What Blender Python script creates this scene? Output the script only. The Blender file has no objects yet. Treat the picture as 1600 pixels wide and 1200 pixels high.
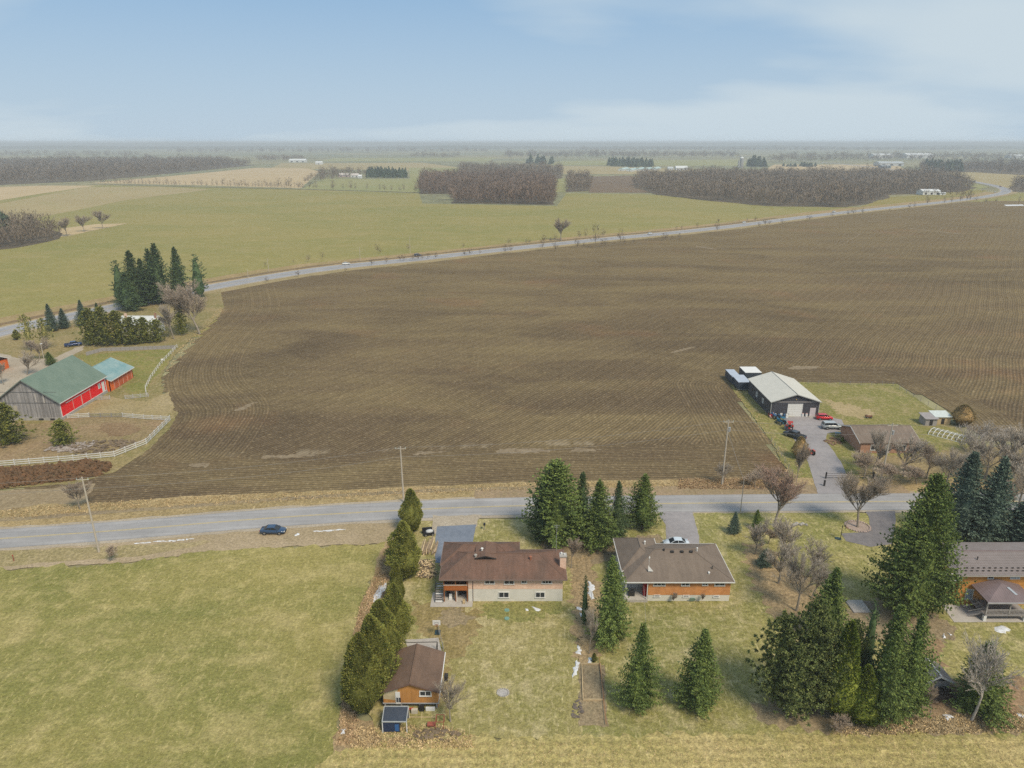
import bpy, math, random
import numpy as np
from mathutils import Vector, Matrix, noise as mnoise
from mathutils.geometry import delaunay_2d_cdt
random.seed(7); RNG = np.random.default_rng(11)
scene = bpy.context.scene
COL = scene.collection
PI = math.pi

# ------------------------------------------------------------------ camera, sky, sun, exposure
CAM_H = 70.0; PITCH = math.radians(18.82); FPX = 1110.0
cd = bpy.data.cameras.new('camera'); cam = bpy.data.objects.new('camera', cd); COL.objects.link(cam)
cam.location = (0, 0, CAM_H); cam.rotation_euler = (PI/2 - PITCH, 0, 0)
cd.sensor_width = 36; cd.lens = 36*FPX/1600; cd.clip_start = 0.5; cd.clip_end = 80000
scene.camera = cam
SUN_EL, SUN_AZ = math.radians(52), math.radians(142)      # azimuth from +Y towards +X: from the right, slightly behind the camera
w = bpy.data.worlds.new('World'); scene.world = w; w.use_nodes = True
nt = w.node_tree; nt.nodes.clear()
def wn(t, **k):
    n = nt.nodes.new(t)
    for a, b in k.items(): setattr(n, a, b)
    return n
wo = wn('ShaderNodeOutputWorld'); bg = wn('ShaderNodeBackground'); nt.links.new(bg.outputs[0], wo.inputs[0])
sky = wn('ShaderNodeTexSky', sky_type='NISHITA', sun_disc=False, sun_elevation=SUN_EL, sun_rotation=SUN_AZ,
         air_density=1.0, dust_density=1.5, ozone_density=2.0, altitude=300)
tc = wn('ShaderNodeTexCoord'); sep = wn('ShaderNodeSeparateXYZ'); nt.links.new(tc.outputs['Generated'], sep.inputs[0])
zz = wn('ShaderNodeMath', operation='ADD'); zz.inputs[1].default_value = 0.22; nt.links.new(sep.outputs[2], zz.inputs[0])
zc = wn('ShaderNodeMath', operation='MAXIMUM'); zc.inputs[1].default_value = 0.1; nt.links.new(zz.outputs[0], zc.inputs[0])
dx = wn('ShaderNodeMath', operation='DIVIDE'); dy = wn('ShaderNodeMath', operation='DIVIDE')
nt.links.new(sep.outputs[0], dx.inputs[0]); nt.links.new(zc.outputs[0], dx.inputs[1])
nt.links.new(sep.outputs[1], dy.inputs[0]); nt.links.new(zc.outputs[0], dy.inputs[1])
cmb = wn('ShaderNodeCombineXYZ'); nt.links.new(dx.outputs[0], cmb.inputs[0]); nt.links.new(dy.outputs[0], cmb.inputs[1])
mp = wn('ShaderNodeMapping'); mp.inputs['Scale'].default_value = (0.5, .8, 1); mp.inputs['Location'].default_value = (3.1, 1.55, 0)
nt.links.new(cmb.outputs[0], mp.inputs[0])
n1 = wn('ShaderNodeTexNoise'); n1.inputs['Scale'].default_value = .9; n1.inputs['Detail'].default_value = 5; n1.inputs['Roughness'].default_value = .46; n1.inputs['Distortion'].default_value = .1
nt.links.new(mp.outputs[0], n1.inputs['Vector'])
cr = wn('ShaderNodeMapRange'); cr.inputs[1].default_value = .36; cr.inputs[2].default_value = .62; cr.inputs[3].default_value = 0.06; cr.inputs[4].default_value = 1.0
cr.interpolation_type = 'SMOOTHSTEP'
nt.links.new(n1.outputs[0], cr.inputs[0])
hz = wn('ShaderNodeMapRange'); hz.inputs[1].default_value = 0.0; hz.inputs[2].default_value = .2; hz.inputs[3].default_value = .75; hz.inputs[4].default_value = 0.0   # thin veil near the horizon
nt.links.new(sep.outputs[2], hz.inputs[0])
mxv = wn('ShaderNodeMath', operation='MAXIMUM'); nt.links.new(cr.outputs[0], mxv.inputs[0]); nt.links.new(hz.outputs[0], mxv.inputs[1])
cloud = wn('ShaderNodeMix', data_type='RGBA'); nt.links.new(mxv.outputs[0], cloud.inputs[0])
thin = wn('ShaderNodeMix', data_type='RGBA'); thin.inputs[0].default_value = .85; thin.inputs[7].default_value = (2.05, 3.5, 5.25, 1)
nt.links.new(sky.outputs[0], thin.inputs[6]); nt.links.new(thin.outputs[2], cloud.inputs[6])
cloud.inputs[7].default_value = (4.5, 5.3, 5.85, 1)
nt.links.new(cloud.outputs[2], bg.inputs[0]); bg.inputs[1].default_value = 0.05
sd = bpy.data.lights.new('sun', 'SUN'); sd.energy = 1.5; sd.angle = math.radians(17); sd.color = (1, .87, .68)
sun = bpy.data.objects.new('sun', sd); COL.objects.link(sun)
sv = Vector((math.sin(SUN_AZ)*math.cos(SUN_EL), math.cos(SUN_AZ)*math.cos(SUN_EL), math.sin(SUN_EL)))
sun.rotation_euler = sv.to_track_quat('Z', 'Y').to_euler(); sun.location = (0, 0, 300)
vs = scene.view_settings; vs.view_transform = 'Standard'; vs.look = 'None'; vs.gamma = 1; vs.use_curve_mapping = False
vs.exposure = 1.36
scene.render.engine = 'CYCLES'
cy = scene.cycles; cy.max_bounces = 5; cy.diffuse_bounces = 3; cy.volume_bounces = 0; cy.transparent_max_bounces = 8
cy.use_adaptive_sampling = False; cy.use_denoising = False; cy.denoiser = 'OPENIMAGEDENOISE'; cy.denoising_input_passes = 'RGB_ALBEDO_NORMAL'; cy.denoising_prefilter = 'ACCURATE'
scene.render.film_transparent = False

# ------------------------------------------------------------------ measuring helpers
_c, _s = math.cos(PITCH), math.sin(PITCH)
def W(px, py, z=0.0):
    "world x,y of the photo's pixel on the level z"
    u = (px-800)/FPX; v = (600-py)/FPX
    t = (CAM_H-z)/(_s - v*_c)
    return (u*t, (_c+v*_s)*t)
def HT(pb, pt, px=800):
    "height of a thing whose foot is at row pb and whose top is at row pt"
    x, y = W(px, pb); v = (600-pt)/FPX
    return CAM_H + (-_s+v*_c)*(y/(_c+v*_s))
def FX(px, py, Y):
    "x,z of a pixel on the vertical plane y=Y"
    u = (px-800)/FPX; v = (600-py)/FPX; t = Y/(_c+v*_s)
    return (u*t, CAM_H + (-_s+v*_c)*t)
def WW(lst, z=0.0): return [W(a, b, z) for a, b in lst]
def MPP(py, z=0):
    "metres per photo pixel across, at the row"
    return (W(801, py, z)[0])

# ------------------------------------------------------------------ materials
MATS = {}
def new_mat(name):
    m = bpy.data.materials.new(name); m.use_nodes = True; t = m.node_tree
    b = t.nodes['Principled BSDF']; b.inputs['Specular IOR Level'].default_value = .3
    MATS[name] = m
    return m, t, b
class NB:
    def __init__(s, t): s.t = t
    def n(s, ty, **k):
        n = s.t.nodes.new(ty)
        for a, b in k.items(): setattr(n, a, b)
        return n
    def l(s, a, b): s.t.links.new(a, b)
    def noise(s, vec, scale, det=4, rough=.55, dist=0):
        n = s.n('ShaderNodeTexNoise'); n.inputs['Scale'].default_value = scale; n.inputs['Detail'].default_value = det
        n.inputs['Roughness'].default_value = rough; n.inputs['Distortion'].default_value = dist; s.l(vec, n.inputs['Vector']); return n.outputs[0]
    def rng(s, v, a, b, c=0, d=1):
        n = s.n('ShaderNodeMapRange'); n.inputs[1].default_value = a; n.inputs[2].default_value = b; n.inputs[3].default_value = c; n.inputs[4].default_value = d
        s.l(v, n.inputs[0]); return n.outputs[0]
    def math(s, op, a, b=None, c=None):
        n = s.n('ShaderNodeMath', operation=op)
        for i, v in enumerate((a, b, c)):
            if v is None: continue
            if isinstance(v, (int, float)): n.inputs[i].default_value = v
            else: s.l(v, n.inputs[i])
        return n.outputs[0]
    def mix(s, f, a, b, blend='MIX'):
        n = s.n('ShaderNodeMix', data_type='RGBA', blend_type=blend)
        if isinstance(f, (int, float)): n.inputs[0].default_value = f
        else: s.l(f, n.inputs[0])
        for i, v in ((6, a), (7, b)):
            if isinstance(v, (tuple, list)): n.inputs[i].default_value = (*v[:3], 1)
            else: s.l(v, n.inputs[i])
        return n.outputs[2]
    def vscale(s, col, f):
        n = s.n('ShaderNodeVectorMath', operation='SCALE'); s.l(col, n.inputs[0])
        if isinstance(f, (int, float)): n.inputs[3].default_value = f
        else: s.l(f, n.inputs[3])
        return n.outputs[0]
    def map(s, vec, sc=(1, 1, 1), rot=(0, 0, 0)):
        n = s.n('ShaderNodeMapping'); n.inputs['Scale'].default_value = sc; n.inputs['Rotation'].default_value = rot; s.l(vec, n.inputs[0]); return n.outputs[0]

def mat(name, col, rough=.8, var=.12, scale=1.5, metal=0, col2=None, bump=0.0, stretch=None, spec=None):
    "plain material with noise in its colour (and a second colour for stains)"
    if name in MATS: return MATS[name]
    m, t, b = new_mat(name); N = NB(t)
    o = N.n('ShaderNodeTexCoord').outputs['Object']
    if stretch: o = N.map(o, stretch)
    f = N.noise(o, scale, 5, .6)
    c = N.mix(N.rng(f, .35, .65), col, col2 or tuple(x*(1-var*1.5) for x in col))
    g = N.noise(o, scale*9, 3, .6)
    c = N.vscale(c, N.rng(g, .25, .75, 1-var, 1+var))
    N.l(c, b.inputs['Base Color']); b.inputs['Roughness'].default_value = rough; b.inputs['Metallic'].default_value = metal
    if spec is not None: b.inputs['Specular IOR Level'].default_value = spec
    if bump:
        bn = N.n('ShaderNodeBump'); bn.inputs['Strength'].default_value = bump; bn.inputs['Distance'].default_value = .05
        N.l(g, bn.inputs['Height']); N.l(bn.outputs[0], b.inputs['Normal'])
    return m

def gmat(name, ca, cb, cc, big=.02, mid=.12, fine=1.3, spk=.35, rows=None, rowamp=.12, ccf=.5, aniso=None, bump=.5):
    "ground cover: ca/cb in large patches, cc in smaller ones, a grain of clumps; rows=(angle, spacing)"
    m, t, b = new_mat(name); N = NB(t)
    o = N.n('ShaderNodeTexCoord').outputs['Object']
    oa = N.map(o, aniso[0], (0, 0, aniso[1])) if aniso else o
    L = N.noise(oa, big, 5, .6, .6); M_ = N.noise(oa, mid, 5, .62, .4); M2 = N.noise(o, mid*3.3, 4, .65)
    F = N.noise(o, fine, 3, .75); F2 = N.noise(o, fine*3.1, 2, .7)
    c = N.mix(N.rng(L, .38, .62), ca, cb)
    c = N.mix(N.rng(M_, .5, .68, 0, ccf), c, cc)
    c = N.mix(N.rng(M2, .5, .72, 0, ccf*.8), c, tuple(x*1.25 for x in cc))
    if fine > 1:
        St = N.noise(N.map(o, (1, .22, 1), (0, 0, .5)), fine*1.1, 3, .7); St2 = N.noise(N.map(o, (.25, 1, 1), (0, 0, -.2)), fine*.8, 3, .7)
        c = N.mix(N.rng(St, .56, .7, 0, .55), c, tuple(x*1.3 for x in cc)); c = N.mix(N.rng(St2, .57, .7, 0, .4), c, tuple(x*.8 for x in ca))
    v = N.rng(F, .3, .7, 1-spk, 1+spk); v2 = N.rng(F2, .3, .7, 1-spk*.6, 1+spk*.6)
    v = N.math('MULTIPLY', v, v2)
    if rows:
        sx = N.n('ShaderNodeSeparateXYZ'); N.l(o, sx.inputs[0])
        a, sp = rows
        ph = N.math('ADD', N.math('MULTIPLY', sx.outputs[0], math.cos(a)/sp*2*PI), N.math('MULTIPLY', sx.outputs[1], math.sin(a)/sp*2*PI))
        ph = N.math('ADD', ph, N.math('MULTIPLY', M_, 3.0))
        v = N.math('MULTIPLY', v, N.rng(N.math('SINE', ph), -1, 1, 1-rowamp, 1+rowamp))
    c = N.vscale(c, v)
    N.l(c, b.inputs['Base Color']); b.inputs['Roughness'].default_value = .95; b.inputs['Specular IOR Level'].default_value = .1
    bn = N.n('ShaderNodeBump'); bn.inputs['Strength'].default_value = bump; bn.inputs['Distance'].default_value = .25
    N.l(F, bn.inputs['Height']); N.l(bn.outputs[0], b.inputs['Normal'])
    return m

LEAF_GAIN = 1.0
def leafmat(name, dark, light, tip=None, rough=.8, scale=.55, jit=.4):
    "foliage: a hue of its own for every spray, clumps of two tones"
    m, t, b = new_mat(name); N = NB(t)
    g = N.n('ShaderNodeNewGeometry'); o = N.n('ShaderNodeTexCoord').outputs['Object']
    f = N.noise(o, scale, 3, .6)
    dark = tuple(v*LEAF_GAIN for v in dark); light = tuple(v*LEAF_GAIN for v in light); tip = tip and tuple(v*LEAF_GAIN for v in tip)
    c = N.mix(N.rng(f, .35, .65), dark, light)
    ri = g.outputs['Random Per Island']
    if tip: c = N.mix(N.rng(ri, .7, 1, 0, .8), c, tip)
    c = N.vscale(c, N.rng(N.math('FRACT', N.math('MULTIPLY', ri, 17.3)), 0, 1, 1-jit, 1+jit))
    oi = N.n('ShaderNodeObjectInfo')
    c = N.vscale(c, N.rng(oi.outputs['Random'], 0, 1, .85, 1.15))
    N.l(c, b.inputs['Base Color']); b.inputs['Roughness'].default_value = rough; b.inputs['Specular IOR Level'].default_value = .15
    return m

def glass(name='window_glass', col=(.03, .035, .045)):
    if name in MATS: return MATS[name]
    m, t, b = new_mat(name); b.inputs['Base Color'].default_value = (*col, 1); b.inputs['Roughness'].default_value = .12
    b.inputs['Specular IOR Level'].default_value = .5
    return m

# ------------------------------------------------------------------ objects and labels
def tag(o, label=None, cat=None, group=None, kind=None):
    if label: o['label'] = label
    if cat: o['category'] = cat
    if group: o['group'] = group
    if kind: o['kind'] = kind
    return o
def thing(name, label, cat, loc=(0, 0, 0), rz=0, group=None, scale=None):
    o = bpy.data.objects.new(name, None); COL.objects.link(o); o.empty_display_size = .5
    o.location = loc; o.rotation_euler = (0, 0, rz)
    if scale: o.scale = scale
    return tag(o, label, cat, group)
def link(name, me, parent=None, loc=None, rz=None):
    o = bpy.data.objects.new(name, me); COL.objects.link(o); o.parent = parent
    if loc: o.location = loc
    if rz is not None: o.rotation_euler = (0, 0, rz)
    return o
def dup(o, parent=None, **k):
    c = o.copy(); COL.objects.link(c); c.parent = parent
    for ch in list(o.children): dup(ch, c)
    if parent is None:
        if 'loc' in k: c.location = k['loc']
        if 'rz' in k: c.rotation_euler = (0, 0, k['rz'])
        if 'scale' in k: c.scale = k['scale']
        if k.get('label'): c['label'] = k['label']
        if k.get('group'): c['group'] = k['group']
        elif 'group' in k and 'group' in c: del c['group']
    return c
def np_mesh(name, V, F, m=None, smooth=False):
    "V (n,3), F (k,3 or 4)"
    V = np.asarray(V, dtype=np.float32); F = np.asarray(F, dtype=np.int32); k = F.shape[1]
    me = bpy.data.meshes.new(name); me.vertices.add(len(V)); me.vertices.foreach_set('co', V.ravel())
    me.loops.add(F.size); me.loops.foreach_set('vertex_index', F.ravel())
    me.polygons.add(len(F)); me.polygons.foreach_set('loop_start', np.arange(0, F.size, k, dtype=np.int32))
    me.polygons.foreach_set('loop_total', np.full(len(F), k, dtype=np.int32))
    if smooth: me.polygons.foreach_set('use_smooth', np.ones(len(F), dtype=bool))
    me.update(calc_edges=True)
    if m: me.materials.append(m)
    return me

class MB:
    "collects shapes into one mesh"
    def __init__(s): s.v = []; s.f = []
    def poly(s, pts):
        i = len(s.v); s.v += [tuple(p) for p in pts]; s.f.append(tuple(range(i, i+len(pts)))); return s
    def hexa(s, p):
        "8 points: bottom 4 ccw, top 4 ccw"
        i = len(s.v); s.v += [tuple(q) for q in p]
        for f in ((3, 2, 1, 0), (4, 5, 6, 7), (0, 1, 5, 4), (1, 2, 6, 5), (2, 3, 7, 6), (3, 0, 4, 7)): s.f.append(tuple(i+a for a in f))
        return s
    def box(s, x0, x1, y0, y1, z0, z1):
        return s.hexa([(x0, y0, z0), (x1, y0, z0), (x1, y1, z0), (x0, y1, z0), (x0, y0, z1), (x1, y0, z1), (x1, y1, z1), (x0, y1, z1)])
    def prism(s, pts, z0, z1):
        n = len(pts); i = len(s.v)
        s.v += [(x, y, z0) for x, y in pts] + [(x, y, z1) for x, y in pts]
        s.f.append(tuple(i+k for k in range(n))[::-1]); s.f.append(tuple(i+n+k for k in range(n)))
        for k in range(n): s.f.append((i+k, i+(k+1) % n, i+n+(k+1) % n, i+n+k))
        return s
    def slab(s, pts, th):
        "a plane polygon given thickness downwards"
        n = len(pts); i = len(s.v)
        s.v += [tuple(p) for p in pts] + [(p[0], p[1], p[2]-th) for p in pts]
        s.f.append(tuple(i+k for k in range(n))); s.f.append(tuple(i+n+k for k in range(n))[::-1])
        for k in range(n): s.f.append((i+(k+1) % n, i+k, i+n+k, i+n+(k+1) % n))
        return s
    def tube(s, p0, p1, r0, r1=None, n=6, caps=True):
        r1 = r0 if r1 is None else r1
        p0, p1 = Vector(p0), Vector(p1); d = (p1-p0)
        if d.length < 1e-6: return s
        q = d.normalized().to_track_quat('Z', 'Y'); i = len(s.v)
        for p, r in ((p0, r0), (p1, r1)):
            for k in range(n): s.v.append(tuple(p + q @ Vector((r*math.cos(2*PI*k/n), r*math.sin(2*PI*k/n), 0))))
        for k in range(n): s.f.append((i+k, i+(k+1) % n, i+n+(k+1) % n, i+n+k))
        if caps: s.f.append(tuple(i+k for k in range(n))[::-1]); s.f.append(tuple(i+n+k for k in range(n)))
        return s
    def beam(s, p0, p1, w_, h_):
        "rectangular bar from p0 to p1 (w across, h in height)"
        p0, p1 = Vector(p0), Vector(p1); d = (p1-p0).normalized(); a = d.cross(Vector((0, 0, 1)))
        a = (a.normalized() if a.length > 1e-4 else Vector((1, 0, 0)))*w_/2; u = a.cross(d).normalized()*h_/2
        return s.hexa([p0-a-u, p0+a-u, p0+a+u, p0-a+u][0:4] and [p0-a-u, p0+a-u, p1+a-u, p1-a-u, p0-a+u, p0+a+u, p1+a+u, p1-a+u])
    def blob(s, c, r, n=8, m=5, j=.15, seed=0):
        rr = random.Random(seed); i = len(s.v); rx, ry, rz = r
        s.v.append((c[0], c[1], c[2]+rz))
        for a in range(1, m):
            for b in range(n):
                k = 1+rr.uniform(-j, j); th = PI*a/m; ph = 2*PI*b/n
                s.v.append((c[0]+rx*k*math.sin(th)*math.cos(ph), c[1]+ry*k*math.sin(th)*math.sin(ph), c[2]+rz*k*math.cos(th)))
        s.v.append((c[0], c[1], c[2]-rz)); e = len(s.v)-1
        for b in range(n):
            s.f.append((i, i+1+b, i+1+(b+1) % n)); s.f.append((e, i+1+(m-2)*n+(b+1) % n, i+1+(m-2)*n+b))
            for a in range(m-2):
                p = i+1+a*n; s.f.append((p+b, p+n+b, p+n+(b+1) % n, p+(b+1) % n))
        return s
    def mesh(s, name, m, smooth=False):
        me = bpy.data.meshes.new(name); me.from_pydata(s.v, [], s.f)
        if smooth:
            for p in me.polygons: p.use_smooth = True
        me.materials.append(m); me.update(); return me
    def build(s, name, m, parent=None, smooth=False, label=None):
        o = link(name, s.mesh(name, m, smooth), parent)
        if label: o['label'] = label
        return o

def inpoly(P, poly):
    x, y = P[:, 0], P[:, 1]; r = np.zeros(len(P), bool); n = len(poly)
    for i in range(n):
        x0, y0 = poly[i]; x1, y1 = poly[(i+1) % n]
        c = ((y0 > y) != (y1 > y))
        xi = (x1-x0)*(y-y0)/((y1-y0) if abs(y1-y0) > 1e-9 else 1e-9)+x0
        r ^= c & (x < xi)
    return r
def ragged(poly, step=2.0, amp=.5, sc=.25, closed=True):
    out = []; n = len(poly)
    for i in range(n if closed else n-1):
        a = Vector((*poly[i], 0)); b = Vector((*poly[(i+1) % n], 0)); L = (b-a).length
        k = max(1, min(160, int(L/step))); nn = Vector((-(b-a).y, (b-a).x, 0))/max(L, 1e-6)
        for j in range(k):
            p = a.lerp(b, j/k)
            d = (mnoise.noise(p*sc)+.6*mnoise.noise(p*sc*3.7+Vector((9, 3, 1))))*amp
            q = p+nn*d; out.append((q.x, q.y))
    return out
def smooth_line(pts, k=6):
    "Catmull-Rom through the points"
    P = [Vector((*p, 0)) for p in pts]; P = [P[0]*2-P[1]]+P+[P[-1]*2-P[-2]]; out = []
    for i in range(1, len(P)-2):
        for j in range(k):
            t = j/k; a, b, c, d = P[i-1], P[i], P[i+1], P[i+2]
            q = .5*((2*b)+(c-a)*t+(2*a-5*b+4*c-d)*t*t+(3*b-a-3*c+d)*t**3); out.append((q.x, q.y))
    out.append((P[-2].x, P[-2].y)); return out
SHEETS = []
def sheet(name, poly, z, m, amp=.5, step=2.0, sc=.25, label=None, kind='structure'):
    pts = ragged(poly, step, amp, sc) if amp else poly
    SHEETS.append(1); z = z+.00021*len(SHEETS)
    r = delaunay_2d_cdt([Vector(p) for p in pts], [], [list(range(len(pts)))], 1, 1e-4)
    me = bpy.data.meshes.new(name); me.from_pydata([(v.x, v.y, z) for v in r[0]], [], r[2]); me.materials.append(m)
    o = link(name, me); o['kind'] = kind
    if me.polygons[0].normal.z < 0: me.flip_normals()
    if label: o['label'] = label
    return o
def offset(line, d):
    out = []
    for i, p in enumerate(line):
        a = line[max(0, i-1)]; b = line[min(len(line)-1, i+1)]
        t = Vector((b[0]-a[0], b[1]-a[1], 0)).normalized(); out.append((p[0]-t.y*d, p[1]+t.x*d))
    return out
def ribbon(name, line, d0, d1, z, m, kind='structure', parent=None, amp=0):
    A = offset(line, d0); B = offset(line, d1); mb = MB()
    if amp:
        A = [(x, y+mnoise.noise(Vector((x*.3, y*.3, 0)))*amp) for x, y in A]; B = [(x, y+mnoise.noise(Vector((x*.3, y*.3, 5)))*amp) for x, y in B]
    V = [(x, y, z) for x, y in A]+[(x, y, z) for x, y in B]; n = len(A)
    F = [(i, i+1, n+i+1, n+i) for i in range(n-1)]
    me = np_mesh(name, V, F, m)
    if me.polygons[0].normal.z < 0: me.flip_normals()
    o = link(name, me, parent)
    if kind and parent is None: o['kind'] = kind
    return o
# ------------------------------------------------------------------ ground materials
G_far = gmat('far_ground', (.25, .225, .12), (.17, .18, .1), (.1, .1, .07), .0015, .004, .03, .3, bump=0)
G_green = gmat('green_field_cover', (.25, .215, .075), (.205, .195, .062), (.28, .23, .1), .006, .03, .55, .18, aniso=((1, 1.8, 1), -.45), bump=.2)
G_green2 = gmat('pale_green_cover', (.22, .225, .09), (.25, .24, .1), (.28, .25, .13), .006, .03, .3, .15, bump=0)
G_tan = gmat('tan_stubble', (.4, .31, .175), (.44, .34, .2), (.35, .27, .15), .01, .05, .5, .14, rows=(1.2, 9), rowamp=.05, bump=0)
G_browntan = gmat('brown_stubble', (.3, .24, .12), (.33, .265, .135), (.26, .235, .1), .008, .03, .4, .16, rows=(1.3, 8), rowamp=.04, bump=0)
G_farplough = gmat('far_plough', (.14, .098, .062), (.17, .12, .07), (.12, .09, .06), .008, .03, .3, .14, rows=(2.5, 16), rowamp=.16, bump=0)
G_pasture = gmat('pasture_grass', (.175, .175, .052), (.265, .23, .08), (.36, .3, .135), .022, .1, 1.9, .28, ccf=.75, aniso=((1, 1.5, 1), .25), bump=.8)
G_pasture_dk = gmat('pasture_greener', (.13, .17, .055), (.16, .19, .06), (.25, .24, .09), .08, .3, 1.7, .42, bump=.8)
G_lawn = gmat('lawn_grass', (.28, .24, .1), (.21, .195, .065), (.42, .355, .2), .06, .2, 2.0, .3, ccf=.75, bump=.8)
G_lawn2 = gmat('lawn_greener', (.19, .185, .06), (.25, .225, .08), (.4, .34, .19), .07, .22, 2.0, .3, ccf=.65, bump=.8)
G_hay = gmat('mown_strip', (.35, .285, .12), (.28, .245, .09), (.42, .34, .17), .04, .16, 1.6, .4, rows=(PI/2+.02, 1.5), rowamp=.09, bump=.8)
G_dry = gmat('dry_grass_cover', (.33, .245, .125), (.25, .19, .09), (.4, .31, .17), .05, .3, 1.8, .4, bump=.8)
G_dry2 = gmat('leaf_litter', (.27, .2, .115), (.32, .235, .13), (.21, .165, .09), .1, .4, 1.8, .42, bump=.8)
G_dark = gmat('bare_earth', (.23, .18, .115), (.27, .21, .125), (.18, .15, .09), .1, .4, 2.0, .35, bump=.6)
G_gravel = gmat('pale_gravel', (.33, .28, .215), (.38, .33, .26), (.28, .235, .17), .08, .4, 3.0, .25, bump=.5)
G_horse = gmat('paddock_soil', (.25, .175, .1), (.2, .16, .075), (.3, .22, .125), .06, .2, 1.5, .35, bump=.6)
G_conc = gmat('pale_concrete', (.42, .39, .35), (.36, .33, .3), (.3, .28, .25), .2, .6, 3.0, .1, bump=.2)

def asphalt(name, c, c2, stretch_x=True):
    m, t, b = new_mat(name); N = NB(t); o = N.n('ShaderNodeTexCoord').outputs['Object']
    s = N.map(o, (.02, 1, 1)) if stretch_x else o
    a = N.noise(s, .9, 3, .6); p = N.noise(o, .12, 5, .6); g = N.noise(o, 4, 3, .7)
    col = N.mix(N.rng(a, .35, .65), c, c2); col = N.vscale(col, N.rng(p, .3, .7, .86, 1.12)); col = N.vscale(col, N.rng(g, .3, .7, .93, 1.07))
    cr_ = N.noise(N.map(o, (1, 1, 1)), .35, 6, .7, 1.5)
    k = N.rng(N.math('ABSOLUTE', N.math('SUBTRACT', cr_, .5)), 0, .007, .62, 1)
    col = N.vscale(col, k)
    N.l(col, b.inputs['Base Color']); b.inputs['Roughness'].default_value = .88
    return m
A_road = asphalt('worn_asphalt', (.3, .292, .29), (.255, .25, .25))
A_hwy = asphalt('highway_asphalt', (.29, .288, .3), (.25, .25, .262), False)
A_drive = asphalt('driveway_asphalt', (.175, .2, .245), (.145, .17, .215), False)
A_drive2 = asphalt('pinkish_asphalt', (.29, .27, .27), (.25, .235, .24), False)
A_drive3 = asphalt('dark_asphalt', (.15, .14, .145), (.19, .175, .175), False)
P_yellow = mat('yellow_road_paint', (.52, .4, .17), .8, .25, 2.0, col2=(.38, .33, .2))
P_white = mat('white_road_paint', (.55, .56, .57), .8, .2, 2.0)
SNOW = mat('old_snow', (.7, .72, .76), .8, .15, 3.0, col2=(.45, .45, .44), bump=.6)

# ------------------------------------------------------------------ the ground and far terrain
sheet('ground', [(-9000, -400), (9000, -400), (9000, 14000), (-9000, 14000)], -.12, G_far, amp=0)
def ridge(name, y, x0, x1, base, amp, sc, depth, m, seed):
    V = []; n = 160; rows_ = [(0, 0), (depth*.35, .8), (depth*.7, 1), (depth, .85)]
    for i in range(n+1):
        x = x0+(x1-x0)*i/n
        h = base+amp*mnoise.fractal(Vector((x*sc, seed, 0)), 1, 2.2, 4)+base*.05*mnoise.noise(Vector((x*sc*18, seed, 3)))
        for dy_, k in rows_: V.append((x, y+dy_+60*mnoise.noise(Vector((x*.002, seed, 7))), max(-.2, h*k) if k else -1.2))
    F = [(i*4+j, (i+1)*4+j, (i+1)*4+j+1, i*4+j+1) for i in range(n) for j in range(3)]
    o = link(name, np_mesh(name, V, F, m, True)); o['kind'] = 'structure'
    if o.data.polygons[0].normal.y > 0: o.data.flip_normals()
    return o
H_m = gmat('far_woodland_cover', (.06, .06, .04), (.085, .085, .05), (.12, .12, .06), .002, .008, .05, .3, bump=0)
H_m2 = gmat('distant_hill_cover', (.08, .09, .055), (.1, .1, .06), (.13, .13, .08), .001, .004, .03, .3, bump=0)
ridge('hills', 11500, -8900, 8900, 60, 8, .0006, 2200, H_m2, 3.3)
ridge('hills', 7600, -8000, 8000, 26, 14, .0009, 900, H_m2, 8.1)

# fields: pixel outlines measured on the photograph, laid on the ground
def field(name, px, m, z=-.06, amp=1.5, step=14): return sheet(name, WW(px), z, m, amp, step, .03)
field('green_field', [(-260, 640), (-260, 300), (0, 300), (140, 289), (470, 296), (655, 302), (660, 318), (870, 322), (885, 302), (1000, 303), (1380, 326), (1500, 307), (1640, 299), (1640, 330), (1480, 330), (900, 420), (350, 520), (0, 570)], G_green, -.09, 0)
field('stubble_field', [(-300, 345), (-300, 318), (0, 318), (136, 292), (250, 292), (330, 296), (200, 312), (110, 330), (0, 352)], G_browntan, -.07)
field('straw_strip', [(-300, 322), (-300, 298), (0, 292), (60, 290), (150, 290), (60, 303), (0, 313)], G_tan, -.05)
field('stubble_field', [(95, 357), (150, 350), (200, 349), (160, 357), (110, 368), (80, 372)], G_tan, -.05, 1, 6)
field('stubble_field', [(140, 286), (300, 272), (400, 262), (480, 263), (500, 268), (470, 294), (300, 289)], G_tan, -.07, 3, 20)
field('green_field', [(472, 295), (505, 279), (650, 280), (700, 285), (655, 301)], G_green2, -.065, 3, 20)
field('ploughed_field', [(920, 301), (918, 276), (985, 274), (1040, 301)], G_farplough, -.06, 3, 20)
field('green_field', [(862, 300), (862, 278), (912, 278), (920, 300)], G_green2, -.06, 3, 20)
field('ploughed_field', [(820, 272), (850, 259), (950, 260), (1060, 264), (1180, 272)], G_browntan, -.075, 5, 40)
field('green_field', [(855, 258), (880, 251), (950, 251), (960, 258)], G_green2, -.07, 5, 40)
field('green_field', [(1010, 259), (1015, 250), (1150, 249), (1200, 259)], G_green2, -.07, 5, 40)
field('stubble_field', [(420, 264), (440, 255), (660, 254), (720, 262), (640, 266)], G_browntan, -.08, 6, 50)
field('green_field', [(640, 280), (640, 262), (720, 262), (740, 280)], G_green2, -.07, 5, 40)
field('green_field', [(500, 252), (520, 247), (780, 246), (760, 252)], G_green2, -.075, 8, 60)
field('stubble_field', [(1200, 262), (1210, 257), (1400, 257), (1430, 272), (1300, 272), (1200, 268)], G_tan, -.07, 5, 40)
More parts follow.
